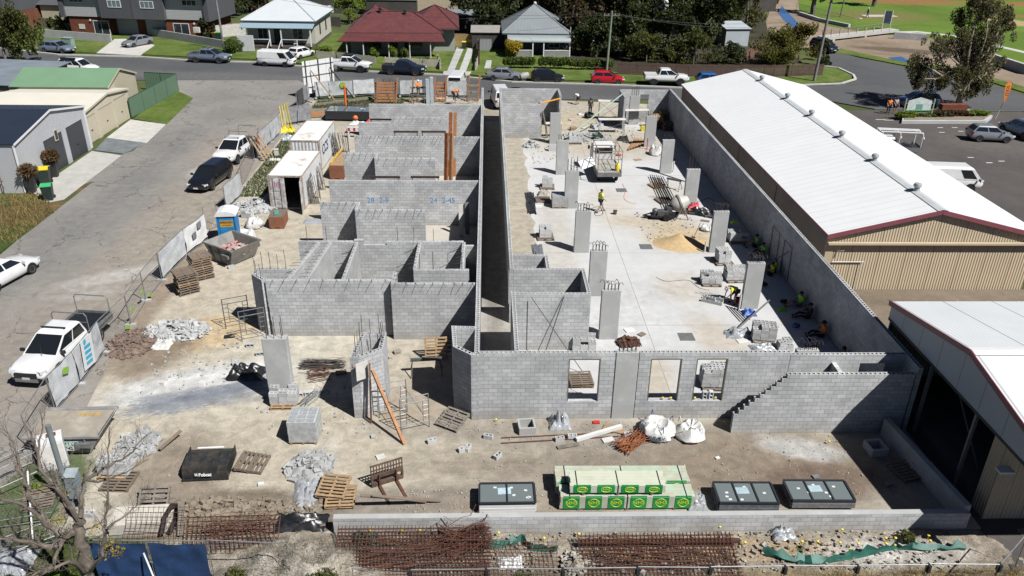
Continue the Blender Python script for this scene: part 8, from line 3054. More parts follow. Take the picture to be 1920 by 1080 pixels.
def tree(name,loc,label,h,trunk_r,clumps,leaf,n,size,seed,bark=None,droop=0,cat='tree',fork=.35,aspect=.55,extra=None):
 "clumps are given relative to the foot of the tree; every clump gets a limb"
 t=thing(name,label,cat,(*loc,0),0)
 r=RR(seed)
 m=MB()
 top=Vector((r.uniform(-.05,.05)*h,r.uniform(-.05,.05)*h,h*.72))
 fk=Vector((top.x*.3,top.y*.3,h*fork))
 limb(m,(0,0,-.1),fk,trunk_r,trunk_r*.75,.05,r)
 limb(m,fk,top,trunk_r*.7,trunk_r*.2,.08,r)
 for c in clumps:
  q=fk.lerp(top,r.uniform(0,.6))
  limb(m,q,(c[0],c[1],c[2]),trunk_r*.38,trunk_r*.08,.12,r,5,6)
 part(m,'trunk',bark or M_BARK,t,True)
 sub=[]
 for c in clumps:
  for _ in range(7):
   d=Vector((r.gauss(0,1),r.gauss(0,1),r.gauss(0,1))).normalized()*r.uniform(.35,.95)
   k=r.uniform(.28,.5)
   sub.append((c[0]+d.x*c[3],c[1]+d.y*c[4],c[2]+d.z*c[5]-droop*c[5]*r.uniform(0,.6),c[3]*k,c[4]*k,c[5]*k*(1+droop*.8)))
 leaves('crown',leaf,sub,n,size,t,seed,droop,aspect)
 return t
def crown(rx,ry,h0,h1,n,seed,s=.45):
 "clump centres filling a rough egg"
 r=RR(seed)
 out=[]
 for _ in range(n):
  a,q=r.uniform(0,2*PI),math.sqrt(r.random())
  z=h0+(h1-h0)*r.random()
  f=sin(PI*min(1,max(.12,(z-h0)/(h1-h0)*.85+.12)))
  out.append((rx*q*f*cos(a),ry*q*f*sin(a),z,rx*s,ry*s,(h1-h0)*s*.5))
 return out
fx_,fy_=g(1795,205)
def at_tree(u,v,dy=0):
 p=gy(u,v,fy_+dy)
 return Vector((p.x-fx_,dy,p.z))
cl=[]
for u,v,ru,dy in ((1752,150,26,-.8),(1735,130,26,.6),(1720,115,22,-.5),(1770,130,28,1.4),(1760,90,22,-1.0),(1745,75,16,.5),(1800,140,28,-1.2),(1830,150,26,.8),(1850,160,20,-.6),(1810,105,30,1.2),(1840,110,28,-.9),(1865,120,22,1.0),
     (1800,70,28,-1.0),(1830,65,30,1.0),(1860,75,28,-.6),(1880,60,22,.8),(1815,30,26,.8),(1850,25,30,-.8),(1880,25,24,.6),(1830,0,24,-.5),(1865,-5,26,.7),(1845,-22,20,0),(1725,148,14,-.6),(1815,175,14,-.4),(1895,40,14,0)):
 p=at_tree(u,v,dy)
 sc=(gy(u+ru,v,fy_+dy).x-gy(u,v,fy_+dy).x)
 cl.append((p.x,p.y,p.z,sc,sc,sc))
tree('gum_tree',(fx_,fy_),'large drooping gum tree with pale limbs at the car park garden',at_tree(1840,20).z,.42,cl,leafm('gum_foliage_brown',(.03,.032,.016),(.15,.14,.07)),34000,.2,5,M_PALEBARK,.5,fork=.18)
fx2,fy2=g(12,118)
cl=[]
for u,v,ru in ((15,25,24),(40,30,24),(60,50,20),(20,60,28),(50,70,22),(70,75,12),(5,45,26),(25,90,16),(62,92,10),(-20,60,30),(30,42,22)):
 p=gy(u,v,fy2+rnd.uniform(-1.2,1.2))
 sc=gy(u+ru,v,fy2).x-gy(u,v,fy2).x
 cl.append((p.x-fx2,p.y-fy2,p.z,sc,sc,sc*.9))
tree('bottlebrush_tree',(fx2,fy2),'dark olive tree hanging over the street in the top left corner',5.5,.22,cl,L_OLIVE,7000,.3,6,None,.7)
def belt(u,v,rx,ry,h0,h1,label,leaf,n,seed,size=.5,ncl=14,name='tree',droop=.2,tr=.3):
 x,y=g(u,v)
 tree(name,(x,y),label,h1,tr,crown(rx,ry,h0,h1,ncl,seed),leaf,n,size,seed,None,droop)
belt(905,70,4.5,3.5,3,10,'dark tree behind the carport, left of the pyramid roof',L_DARK,5000,31,name='evergreen_tree')
belt(965,55,5.0,4,3,11,'dark leafy tree straight behind the pyramid roofed cottage',L_DARK,5500,32,name='evergreen_tree')
belt(1030,58,4.5,4,3,11,'russet tinged tree right of the pyramid roof peak',L_RUSSET,5500,33,name='russet_tree')
belt(1105,72,4.5,4,2.5,12,'russet dark tree left of the green power pole',L_RUSSET,6000,34,name='russet_tree')
belt(1175,80,5.0,4,2.5,12.5,'tall dark gum right of the green power pole',L_GUM,6500,35,name='gum_tree',droop=.5)
belt(1250,85,5.0,4,2.5,12.5,'tall dark gum above the white utility with black wheels',L_GUM,6500,36,name='gum_tree',droop=.5)
belt(1330,88,4.8,4,3,12,'tall gum with thin pale limbs above the paling fence',L_GUM,6000,37,name='gum_tree',droop=.5)
belt(1395,60,4.0,3.5,3,11,'gum tree at the right end of the dark belt by the creek bank',L_OLIVE,4500,38,name='gum_tree',droop=.5)
for i,(u,v_,leaf_,lb) in enumerate(((900,42,L_DARK,'dark tree in the rear row above the carport'),(955,35,L_RUSSET,'russet dark tree in the rear row left of the pyramid roof peak'),(1010,36,L_DARK,'dark tree in the rear row right of the pyramid roof peak'),(1070,45,L_DARK,'dense dark tree in the rear row left of the green pole'),
  (1140,55,L_DARK,'dense dark tree in the rear row just behind the green pole top'),(1210,55,L_GUM,'dense dark gum in the rear row right of the green pole'),(1275,62,L_DARK,'dense dark tree in the rear row above the paling fence'),(1345,66,L_GUM,'dense gum in the rear row left of the pale blue shed'),(1120,105,L_DARK,'low dark tree just behind the hedge end at the green pole'),
  (1190,108,L_DARK,'low dark tree behind the fence right of the green pole'),(1260,110,L_DARK,'low dark tree behind the fence above the white utility'),(1080,92,L_RUSSET,'low russet tree shading the yard right of the grey cottage'))):
 lo=v_>80
 belt(u,v_,4.6 if not lo else 3.4,3.6 if not lo else 2.2,.4,11.5 if not lo else 6.5,lb,leaf_,7500 if not lo else 6000,200+i,.5 if not lo else .4,18,name='evergreen_tree',droop=.3)
belt(1212,118,3.0,1.8,.5,4.0,'drooping olive shrub behind the paling fence, above the white utility cabin',L_OLIVE,3500,39,.3,name='shrub',droop=.7,tr=.1)
belt(1300,122,3.0,1.8,.4,4.2,'drooping olive shrub behind the paling fence near the warehouse',L_OLIVE,3500,40,.3,name='shrub',droop=.7,tr=.1)
belt(1365,120,2.2,1.6,.4,3.0,'low dark shrub behind the paling fence at the pale blue shed',L_DARK,2400,41,.3,name='shrub',droop=.5,tr=.1)
belt(1450,122,4.2,2.5,.5,4.6,'bushy wattle at the corner fence',L_WATTLE,6500,42,.3,18,name='wattle_bush',droop=.4,tr=.12)
belt(1498,112,3.5,2.2,.5,4.6,'yellow tinged wattle beside the dark navy car',leafm('yellow_wattle_foliage',(.05,.052,.010),(.22,.17,.02)),4500,43,.28,12,name='wattle_bush',droop=.4,tr=.12)
belt(1543,122,1.4,1.2,.3,3.4,'dark upright bush right of the leaning power pole',L_DARK,2200,44,.28,8,name='wattle_bush',droop=.4,tr=.1)
belt(1524,26,3.0,3,3.5,9,'dark park tree beside the creek, trunk behind the leaning power pole',L_DARK,2500,45,name='park_tree',tr=.5)
belt(1638,12,3.5,3,4.0,9,'dark trunked park tree at the top edge of the lawn',L_DARK,2500,46,name='park_tree',tr=.5)
belt(1440,15,3,3,2,8,'olive tree at the top edge left of the creek',L_OLIVE,3000,47,name='park_tree')
belt(420,30,4.5,3,1,6,'dark tree between the townhouses and the white cottage',L_DARK,4500,48,name='evergreen_tree')
belt(470,22,4,3,1,5.5,'mixed dark and brown tree left behind the white cottage roof',L_RUSSET,3500,49,name='evergreen_tree')
belt(655,42,3.2,2.5,.6,4,'bright green bushy tree behind the clothes line',L_LIME,3000,50,.35,name='garden_tree')
belt(690,22,5,3,.6,4.5,'dry looking tree above the left gable of the bungalow',L_OLIVE,3000,51,.4,name='garden_tree')
belt(605,12,5,3,.8,6,'grey green tree at the top edge behind the white cottage',L_OLIVE,3000,52,.45,name='garden_tree')
belt(722,8,7,3,.6,4,'brownish low tree at the top edge behind the bungalow',L_RUSSET,3000,53,.4,name='garden_tree')
belt(112,62,1.4,1.2,.3,3.2,'small olive tree beside the grey paling fence left of the townhouses',L_OLIVE,1800,54,.3,8,name='garden_tree',tr=.08)
belt(389,74,1.2,1,.2,3.0,'dark small tree right of the townhouse beside the two bins',L_DARK,1500,55,.3,8,name='garden_tree',tr=.08)
def bush(px,rx,ry,rz,label,leaf,n,seed,name='shrub',size=.2,z=0.05,cat='shrub',loc=None):
 x,y=loc or g(*px)
 t=thing(name,label,cat,(x,y,z))
 m=MB()
 r=RR(seed)
 for i in range(5):limb(m,(0,0,-.05),(r.uniform(-.5,.5)*rx,r.uniform(-.5,.5)*ry,rz*r.uniform(.8,1.2)),.04,.015,.1,r,4,5)
 part(m,'stems',M_BARK,t)
 cl=[(r.uniform(-.55,.55)*rx,r.uniform(-.55,.55)*ry,rz*r.uniform(.5,1.5),rx*.5,ry*.5,rz*.5) for _ in range(10)]
 leaves('foliage',leaf,cl,n,size,t,seed)
 return t
bush((440,100),1.5,1.1,1.15,'round clipped green shrub between the power pole and the mattress',L_HEDGE,3200,61)
bush((703,108),.75,.7,.8,'clipped lime ball shrub, left of three before the bungalow',L_LIME,1500,62)
bush((736,108),.8,.7,.85,'clipped lime ball shrub, middle of three before the bungalow',L_LIME,1500,63)
bush((759,110),.6,.6,.75,'smaller clipped shrub, right of three before the bungalow',L_HEDGE,1300,64)
bush((604,100),1.5,.9,.6,'low leafy shrub behind the cream picket fence corner',L_LIME,1600,65)
bush((640,112),1.2,.6,.5,'untidy shrub behind the white utility',L_OLIVE,1200,66)
bush((798,124),1.0,.6,.55,'untidy shrub at the right end of the picket fence',L_OLIVE,1200,67)
bush((960,108),1.45,1.0,1.25,'rounded golden shrub before the grey cottage verandah',L_GOLD,3600,68,name='golden_shrub')
bush((838,88),.8,.5,.9,'thin yellowish shrub beside the paling gate',L_OLIVE,800,69)
bush((1053,106),1.0,.5,.5,'low green shrub under the right verandah post of the grey cottage',L_LIME,900,70)
def hedge(px0,px1,h,wd,label,seed,n):
 a,b=Vector((*g(*px0),.05)),Vector((*g(*px1),.05))
 L=(b-a).length
 t=thing('hedge',label,'hedge',a,math.atan2((b-a).y,(b-a).x))
 r=RR(seed)
 m=MB()
 for i in range(int(L/.5)):limb(m,(i*.5+.2,0,-.05),(i*.5+.3,r.uniform(-.2,.2),h*.7),.035,.015,.1,r,3,5)
 part(m,'stems',M_BARK,t)
 cl=[(i*.3,r.uniform(-.15,.15),h*r.uniform(.55,.68),.35,wd*.55,h*.36) for i in range(int(L/.3)+1)]
 leaves('foliage',L_HEDGE,cl,n,.2,t,seed)
hedge((947,128),(1003,129),1.5,.8,'clipped hedge left of the grey cottage path',71,5200)
hedge((1013,129),(1062,130),1.5,.8,'clipped hedge right of the grey cottage path, nearer half',72,4800)
hedge((1068,131),(1150,132),1.4,.8,'clipped hedge running to the green power pole',73,7000)
for i,(u,v,rx,mt,lb) in enumerate(((1695,225,1.6,L_LIME,'bright green planting left end of the garden bed'),(1735,224,1.6,L_HEDGE,'green planting under the garden sign'),(1765,224,1.3,L_RUSSET,'russet shrub left of the brick planter'),(1795,223,1.4,leafm('bronze_foliage',(.05,.022,.015),(.13,.06,.04)),'bronze red shrub before the brick planter'),(1828,223,1.6,L_LIME,'bright green planting right end of the garden bed'))):
 bush((u,v),rx,.5,.35,lb,mt,1300,80+i,z=.3,size=.22)
for i,(u,v,lb) in enumerate(((62,360,'tall dark pot with a reddish palm beside the yellow lidded bin'),(104,331,'tall dark pot with a reddish palm between the two roller doors'))):
 x,y=g(u,v)
 t=thing('potted_plant',lb,'potted plant',(x,y,0),.2)
 m=MB()
 m.add([(-.22,-.22,0),(.22,-.22,0),(.22,.22,0),(-.22,.22,0),(-.34,-.34,1.25),(.34,-.34,1.25),(.34,.34,1.25),(-.34,.34,1.25)],[(3,2,1,0),(4,5,6,7),(0,1,5,4),(1,2,6,5),(2,3,7,6),(3,0,4,7)])
 part(m,'pot',mat('charcoal_pot',(.03,.032,.035),.6),t)
 leaves('foliage',leafm('red_palm_foliage',(.06,.045,.015),(.20,.11,.05)),[(0,0,1.7,.7,.7,.5)],420,.4,t,90+i,.2,.22)
bush((1700,1012),.35,.3,.2,'small green weed tuft on the stony bank',L_OLIVE,260,95,size=.14,z=.0)
bush((1410,1005),.3,.25,.15,'tiny weed at the foot of the low wall',L_OLIVE,120,96,size=.1,z=.0) if False else None
fx3,fy3=-11.9,-10.6
t=thing('dead_tree','leafless grey tree with tangled bare branches at the bottom left corner','tree',(fx3,fy3,-.4))
def pt(u,v,y):
 p=gy(u,v,y)
 return Vector((p.x-fx3,p.y-fy3,p.z+.4))
m=MB()
r=RR(77)
tips=[]
def branch(pxs,r0,r1,n=7):
 P=[pt(*p) for p in pxs]
 k=len(P)
 pts=[]
 for a,b in zip(P,P[1:]):
  for i in range(4):
   pts.append(a.lerp(b,i/4)+Vector((r.uniform(-1,1),r.uniform(-1,1),r.uniform(-1,1)))*(r0*.5))
 pts.append(P[-1])
 K=len(pts)
 m.tube(pts,[r0+(r1-r0)*i/(K-1) for i in range(K)],n)
 tips.append((pts,r0,r1))
base=P0=(170,1100,-10.6)
branch([(178,1150,-10.6),(165,1075,-10.6),(152,1010,-10.5),(148,975,-10.4)],.19,.14,9)
branch([(150,990,-10.4),(118,1010,-10.7),(85,980,-10.8),(55,930,-10.7),(38,880,-10.4),(20,855,-10)],.12,.03)
branch([(120,1012,-10.7),(95,1025,-11),(45,1015,-11.2),(0,1010,-11.2)],.1,.04)
branch([(85,980,-10.8),(40,945,-11.0),(0,935,-11.1)],.06,.04)
branch([(148,975,-10.4),(125,955,-10.2),(110,905,-9.9),(100,870,-9.6)],.09,.02)
branch([(150,970,-10.4),(152,940,-10.2),(160,900,-9.8),(195,880,-9.5),(240,855,-9.2),(275,815,-9.0)],.085,.012)
branch([(160,900,-9.8),(185,905,-10.0),(235,885,-9.8),(280,860,-9.5)],.045,.01)
branch([(148,975,-10.4),(120,930,-10.6),(75,880,-10.6),(62,820,-10.2),(45,790,-9.8)],.075,.015)
branch([(75,880,-10.6),(70,850,-10.2),(80,800,-9.6),(75,765,-9.2)],.045,.01)
branch([(165,1075,-10.6),(190,1040,-10.9),(195,1000,-10.8),(200,960,-10.6),(202,860,-10.0),(205,800,-9.5)],.07,.012)
branch([(200,990,-10.8),(230,970,-10.5),(255,950,-10.2),(275,930,-10.0)],.035,.008)
branch([(38,880,-10.4),(25,830,-10.0),(5,800,-9.8)],.035,.01)
branch([(118,1010,-10.7),(100,1060,-11.4),(60,1080,-11.8)],.06,.03)
branch([(165,1075,-10.6),(130,1050,-11.4),(80,1075,-11.9)],.07,.03)
def twig(a,d,L,r0,depth):
 pts=[a]
 for i in range(4):
  d=(d+Vector((r.uniform(-1,1),r.uniform(-1,1),r.uniform(-.6,1)))*.35).normalized()
  pts.append(pts[-1]+d*L/4)
 m.tube(pts,[r0,r0*.8,r0*.6,r0*.45,r0*.25],4,False)
 if depth:
  for i in (1,2,3):
   if r.random()<.75:twig(pts[i],(d+Vector((r.uniform(-1,1),r.uniform(-1,1),r.uniform(-.3,.8)))).normalized(),L*.55,r0*.5,depth-1)
for pts,r0,r1 in tips[1:]:
 K=len(pts)
 for i in range(3,K,2):
  d=(pts[i]-pts[i-1]).normalized()
  for _ in range(2):
   twig(pts[i],(d+Vector((r.uniform(-1,1),r.uniform(-1,1),r.uniform(-.2,.9)))*.9).normalized(),r.uniform(.5,1.0),max(.009,(r0+(r1-r0)*i/K)*.32),2)
part(m,'trunk',M_BARK,t,True)
bl=[]
for u,v,y in ((200,1018,-10.6),(205,1030,-10.5),(222,1035,-10.5),(195,1040,-10.4),(118,925,-10.2),(180,995,-10.5),(108,975,-10.3)):
 p=pt(u,v,y)
 bl.append((p.x,p.y,p.z,.22,.22,.18))
leaves('yellow_sprigs',leafm('yellow_sprig',(.30,.22,.01),(.55,.40,.02)),bl,420,.075,t,12)
# people
SKIN=mat('skin',(.45,.26,.18),.6,.08,6)
def skin_mesh(name,verts,edges,radii,root=0,sub=1):
 me=bpy.data.meshes.new(name)
 me.from_pydata([tuple(v) for v in verts],edges,[])
 o=bpy.data.objects.new(name,me)
 COL.objects.link(o)
 o.modifiers.new('skin','SKIN')
 d=me.skin_vertices[0].data
 for i,r_ in enumerate(radii):
  d[i].radius=(r_,r_) if not isinstance(r_,tuple) else r_
  d[i].use_root=(i==root)
 s=o.modifiers.new('sub','SUBSURF')
 s.levels=s.render_levels=sub
 dg=bpy.context.evaluated_depsgraph_get()
 out=bpy.data.meshes.new_from_object(o.evaluated_get(dg))
 bpy.data.objects.remove(o)
 bpy.data.meshes.remove(me)
 out.name=name
 out.polygons.foreach_set('use_smooth',[True]*len(out.polygons))
 return out
def pose(kind):
 J={}
 if kind in ('stand','walk'):
  J=dict(pel=(0,0,.95),bel=(.01,0,1.10),che=(.0,0,1.32),nec=(.0,0,1.50),hea=(.03,0,1.64),top=(.02,0,1.74))
  sp=.38 if kind=='walk' else .04
  J.update(lhip=(0,.1,.92),lkne=(sp*.55,.11,.50),lank=(sp*.9,.11,.08),ltoe=(sp*.9+.17,.13,.04))
  J.update(rhip=(0,-.1,.92),rkne=(-sp*.2+.02,-.11,.50),rank=(-sp,-.11,.10),rtoe=(-sp+.17,-.13,.04))
  J.update(lsho=(0,.19,1.44),lelb=(-.08 if kind=='walk' else .02,.25,1.17),lwri=(.05 if kind=='walk' else .16,.25,.95),rsho=(0,-.19,1.44),relb=(.03,-.25,1.17),rwri=(.22,-.23,1.0))
 elif kind=='reach':
  J=pose('stand')
  J.update(lelb=(.15,.25,1.25),lwri=(.38,.18,1.22),relb=(.15,-.25,1.22),rwri=(.38,-.15,1.2))
 elif kind=='bend':
  J=dict(pel=(-.22,0,.86),bel=(-.08,0,.98),che=(.14,0,1.08),nec=(.30,0,1.10),hea=(.43,0,1.06),top=(.53,0,1.02))
  J.update(lhip=(-.2,.1,.84),lkne=(-.02,.14,.47),lank=(-.12,.16,.08),ltoe=(.06,.19,.04),rhip=(-.2,-.1,.84),rkne=(.05,-.14,.47),rank=(-.02,-.16,.08),rtoe=(.16,-.19,.04))
  J.update(lsho=(.24,.19,1.06),lelb=(.30,.24,.80),lwri=(.42,.16,.60),rsho=(.24,-.19,1.06),relb=(.30,-.24,.80),rwri=(.42,-.14,.58))
 else:
  J=dict(pel=(0,0,.13),bel=(-.05,0,.28),che=(-.1,0,.50),nec=(-.08,0,.68),hea=(-.02,0,.81),top=(-.03,0,.91))
  if kind=='knees':
   J.update(lhip=(.03,.1,.13),lkne=(.36,.16,.46),lank=(.58,.15,.09),ltoe=(.75,.18,.04),rhip=(.03,-.1,.13),rkne=(.38,-.16,.44),rank=(.62,-.15,.09),rtoe=(.79,-.18,.04))
   J.update(lelb=(.08,.28,.42),lwri=(.30,.16,.50),relb=(.08,-.28,.42),rwri=(.30,-.12,.50))
  else:
   J.update(lhip=(.03,.1,.13),lkne=(.45,.13,.22),lank=(.87,.14,.09),ltoe=(.92,.17,.24),rhip=(.03,-.1,.13),rkne=(.44,-.15,.30),rank=(.80,-.08,.10),rtoe=(.90,-.1,.22))
   J.update(lelb=(.02,.28,.36),lwri=(.24,.20,.32),relb=(.05,-.28,.38),rwri=(.26,-.10,.40))
  J.update(lsho=(-.09,.19,.62),rsho=(-.09,-.19,.62))
 return {k:Vector(v) for k,v in J.items()}
def person(loc,rz,kind,label,shirt,legs,hat=None,hair=None,skin=None,shorts=False,long_sleeve=False,z=0.0,group=None,vest=None,boots=None):
 t=thing('person',label,'person',(loc[0],loc[1],z),rz,group)
 J=pose(kind)
 V,E,Rr,ix=[],[],[],{}
 def v(n,p,r_):
  ix[n]=len(V)
  V.append(Vector(p)); Rr.append(r_)
  return ix[n]
 def e(a,b):E.append((ix[a],ix[b]))
 v('pel',J['pel'],.125); v('bel',J['bel'],.12); v('che',J['che'],.14); v('nec',J['nec'],.062)
 hd=(J['top']-J['nec']).normalized()
 fw=Vector((1,0,0))-hd*hd.x
 fw.normalize()
 v('jaw',J['nec'].lerp(J['hea'],.55)+fw*.035,.066); v('hea',J['hea'],.098); v('top',J['top']-hd*.02,.07)
 for a,b in (('pel','bel'),('bel','che'),('che','nec'),('nec','jaw'),('jaw','hea'),('hea','top')):e(a,b)
 for s in 'lr':
  v(s+'hip',J[s+'hip'],.088); v(s+'kne',J[s+'kne'],.056); v(s+'ank',J[s+'ank'],.038); v(s+'toe',J[s+'toe'],.034)
  mid=J[s+'kne'].lerp(J[s+'ank'],.35)
  v(s+'cal',mid,.055)
  v(s+'sho',J[s+'sho'],.062); v(s+'elb',J[s+'elb'],.042); v(s+'wri',J[s+'wri'],.027)
  d=(J[s+'wri']-J[s+'elb']).normalized()
  sd=Vector((0,1 if s=='l' else-1,0))
  sd=(sd-d*sd.dot(d)).normalized()
  up_=d.cross(sd)
  pm=J[s+'wri']+d*.075
  v(s+'pal',pm,.034)
  for a,b in (('pel',s+'hip'),(s+'hip',s+'kne'),(s+'kne',s+'cal'),(s+'cal',s+'ank'),(s+'ank',s+'toe'),('che',s+'sho'),(s+'sho',s+'elb'),(s+'elb',s+'wri'),(s+'wri',s+'pal')):e(a,b)
  for k in range(4):
   q0=pm+d*.035+sd*((k-1.5)*.021)
   L=(.062,.075,.07,.055)[k]
   v(f'{s}f{k}',q0,.0095); v(f'{s}g{k}',q0+d*L*.6+up_*.012,.0085); v(f'{s}h{k}',q0+d*L+up_*.034,.007)
   e(s+'pal',f'{s}f{k}'); e(f'{s}f{k}',f'{s}g{k}'); e(f'{s}g{k}',f'{s}h{k}')
  tb=pm-d*.03-sd*.034
  v(s+'t0',tb,.012); v(s+'t1',tb+d*.045-sd*.022,.009)
  e(s+'pal',s+'t0'); e(s+'t0',s+'t1')
 body=bpy.data.objects.new('body',skin_mesh('body',V,E,Rr,0,1))
 body.data.materials.clear()
 body.data.materials.append(skin or SKIN)
 COL.objects.link(body)
 body.parent=t
 c=J['hea']
 sdv=hd.cross(fw)
 m=MB()
 m.blob(c+fw*.1-hd*.012,(.017,.014,.022),8,5,0,1)
 for q in (-1,1):m.blob(c+sdv*.098*q-hd*.01,(.018,.012,.03),6,4,0,2)
 part(m,'nose_and_ears',skin or SKIN,t,True)
 m=MB()
 for q in (-1,1):m.blob(c+fw*.093+sdv*.034*q+hd*.015,(.009,.012,.008),6,4,0,1)
 m.blob(c+fw*.085-hd*.052,(.012,.028,.006),6,4,0,3)
 part(m,'eyes_and_mouth',mat('dark_features',(.05,.02,.02),.5),t)
 def cloth(name,names,edges,radii,mt):
  vs=[ix2[n] for n in names]
  o=bpy.data.objects.new(name,skin_mesh(name,vs,[(names.index(a),names.index(b)) for a,b in edges],radii,0,1))
  o.data.materials.clear()
  o.data.materials.append(mt)
  COL.objects.link(o)
  o.parent=t
  return o
 ix2={k:J[k] for k in J}
 for s in 'lr':
  ix2[s+'slv']=J[s+'sho'].lerp(J[s+'elb'],.75)
  ix2[s+'thi']=J[s+'hip'].lerp(J[s+'kne'],.8)
  ix2[s+'shn']=J[s+'kne'].lerp(J[s+'ank'],.85)
  ix2[s+'cuf']=J[s+'elb'].lerp(J[s+'wri'],.9)
 ix2['hem']=J['pel']+(J['bel']-J['pel'])*.1
 ix2['col']=J['che'].lerp(J['nec'],.72)
 nm=['hem','bel','che','col','lsho','rsho','lslv','rslv']
 ed=[('hem','bel'),('bel','che'),('che','col'),('che','lsho'),('che','rsho'),('lsho','lslv'),('rsho','rslv')]
 rr=[.142,.138,.158,.085,.076,.076,.062,.062]
 if long_sleeve:
  nm+=['lelb','relb','lcuf','rcuf']
  ed+=[('lslv','lelb'),('rslv','relb'),('lelb','lcuf'),('relb','rcuf')]
  rr+=[.056,.056,.042,.042]
 cloth('shirt',nm,ed,rr,shirt)
 if shorts:
  cloth('shorts',['pel','lhip','rhip','lthi','rthi'],[('pel','lhip'),('pel','rhip'),('lhip','lthi'),('rhip','rthi')],[.142,.105,.105,.088,.088],legs)
 else:
  cloth('trousers',['pel','lhip','rhip','lkne','rkne','lshn','rshn'],[('pel','lhip'),('pel','rhip'),('lhip','lkne'),('rhip','rkne'),('lkne','lshn'),('rkne','rshn')],[.142,.105,.105,.074,.074,.062,.062],legs)
 for s in 'lr':
  cloth('boot',[s+'shn',s+'ank',s+'toe'],[(s+'shn',s+'ank'),(s+'ank',s+'toe')],[.05,.052,.048],boots or mat('brown_boots',(.09,.055,.03),.8))
 rot=hd.to_track_quat('Z','Y').to_matrix().to_4x4()
 if hat is not None:
  m=MB()
  m.lathe([(.155,0),(.16,.012),(.112,.018),(.108,.07),(.07,.12),(.0,.135)],16,MT(c+hd*.035)@rot)
  part(m,'hat',hat,t,True)
 else:
  m=MB()
  m.lathe([(.085,-.05),(.108,-.01),(.11,.04),(.085,.09),(.0,.118)],14,MT(c+hd*.022-fw*.016)@rot)
  part(m,'hair',hair or mat('dark_hair',(.02,.014,.01),.8),t,True)
 return t
HV_Y=mat('hi_vis_yellow',(.85,1.0,.05),.8,.1,5,rv=0)
HV_G=mat('hi_vis_green',(.34,1.0,.07),.8,.1,5,rv=0)
HV_O=mat('hi_vis_orange',(1.0,.25,.03),.8,.1,5,rv=0)
NAVYC=mat('navy_work_cloth',(.02,.03,.06),.9,.15,5)
DKC=mat('dark_work_cloth',(.03,.03,.032),.9,.2,5)
KHA=mat('khaki_work_cloth',(.22,.18,.11),.9,.15,5)
WHC=mat('white_cloth',(.70,.70,.70),.85,.08,5)
GRYC=mat('grey_cloth',(.16,.17,.19),.9,.12,5)
person(g(1125,398),R(20),'walk','walking worker in a yellow shirt and navy shorts crossing the slab beside the truck',HV_Y,NAVYC,None,None,None,True)
person(g(1372,570),R(195),'bend','bending worker in a bright yellow shirt and pale cap at the block stacks',HV_Y,DKC,WHC,long_sleeve=False,shorts=True)
wx=18.02
SE='workers resting in the shade of the boundary wall'
person((wx,18.9),PI,'knees','resting worker in a lime shirt, farthest along the shaded boundary wall',HV_G,NAVYC,None,shorts=True,group=SE)
person((wx,17.5),PI+.2,'knees','resting worker in a lime shirt, second farthest along the shaded boundary wall',HV_G,DKC,None,group=SE)
person((wx-.35,14.6),PI-.1,'knees','resting worker in a yellow vest leaning forward, away from the shaded wall',HV_Y,DKC,None,shorts=True,group=SE)
person((wx,15.1),PI,'knees','resting worker in a lime shirt sitting just behind the one in the yellow vest',HV_G,DKC,None,group=SE)
person((wx,10.6),PI+.1,'legs','resting worker in a lime shirt right of the leaning steel frames',HV_G,GRYC,None,shorts=True,group=SE)
person((wx,9.2),PI-.05,'legs','resting worker in dark clothes with legs stretched out by the shaded wall',DKC,DKC,DKC,long_sleeve=True,group=SE)
person((wx,7.2),PI+.05,'legs','resting worker in an orange shirt by the shaded wall',HV_O,DKC,DKC,group=SE)
person((wx,4.6),PI,'legs','resting worker in a grey shirt nearest the front wall',GRYC,DKC,None,group=SE)
person(g(785,194),R(-60),'reach','worker in orange with a white helmet standing at the orange formwork',HV_O,DKC,WHC,long_sleeve=True,z=.75)
person(g(853,197),R(20),'bend','worker in orange with a white helmet bending behind the rearmost house wall',HV_O,DKC,WHC,long_sleeve=True,z=.5)
person(g(1082,196),R(120),'bend','worker in white bending over near the vehicle opening',WHC,DKC,None,shorts=True)
person(g(1106,216),R(-90),'stand','dark clothed worker standing among the block offcuts',DKC,DKC,DKC,long_sleeve=True)
person(g(512,86),R(95),'stand','person in a white shirt and dark shorts on the verandah steps of the white cottage',WHC,DKC,None,shorts=True,z=.5)
person(g(1664,214),R(-100),'stand','person in an orange top standing on the grass by the garden sign',HV_O,DKC,None)
person(g(1676,213),R(-80),'stand','person in a pale top standing beside the one in orange',mat('pink_white_top',(.50,.40,.40),.85),DKC,None,shorts=True)
person(g(1626,33),R(190),'walk','person in a pale blue jacket walking on the park lawn',mat('pale_blue_jacket',(.24,.34,.48),.85),NAVYC,WHC,long_sleeve=True)
x,y=g(1613,38)
t=thing('dog','small white dog on the park lawn ahead of the walking person','dog',(x,y,.02),PI)
V=[(-.16,0,.26),(.02,0,.25),(.16,0,.27),(.23,0,.36),(.31,0,.42),(.40,0,.39),(-.24,0,.32),(-.31,0,.42),
  (.15,.06,.2),(.15,.065,.1),(.17,.065,.015),(.15,-.06,.2),(.13,-.065,.1),(.15,-.065,.015),(-.16,.06,.2),(-.13,.065,.14),(-.19,.065,.08),(-.17,.065,.015),(-.16,-.06,.2),(-.12,-.065,.14),(-.18,-.065,.08),(-.16,-.065,.015),(.28,.045,.49),(.28,-.045,.49)]
E_=[(0,1),(1,2),(2,3),(3,4),(4,5),(0,6),(6,7),(2,8),(8,9),(9,10),(2,11),(11,12),(12,13),(0,14),(14,15),(15,16),(16,17),(0,18),(18,19),(19,20),(20,21),(4,22),(4,23)]
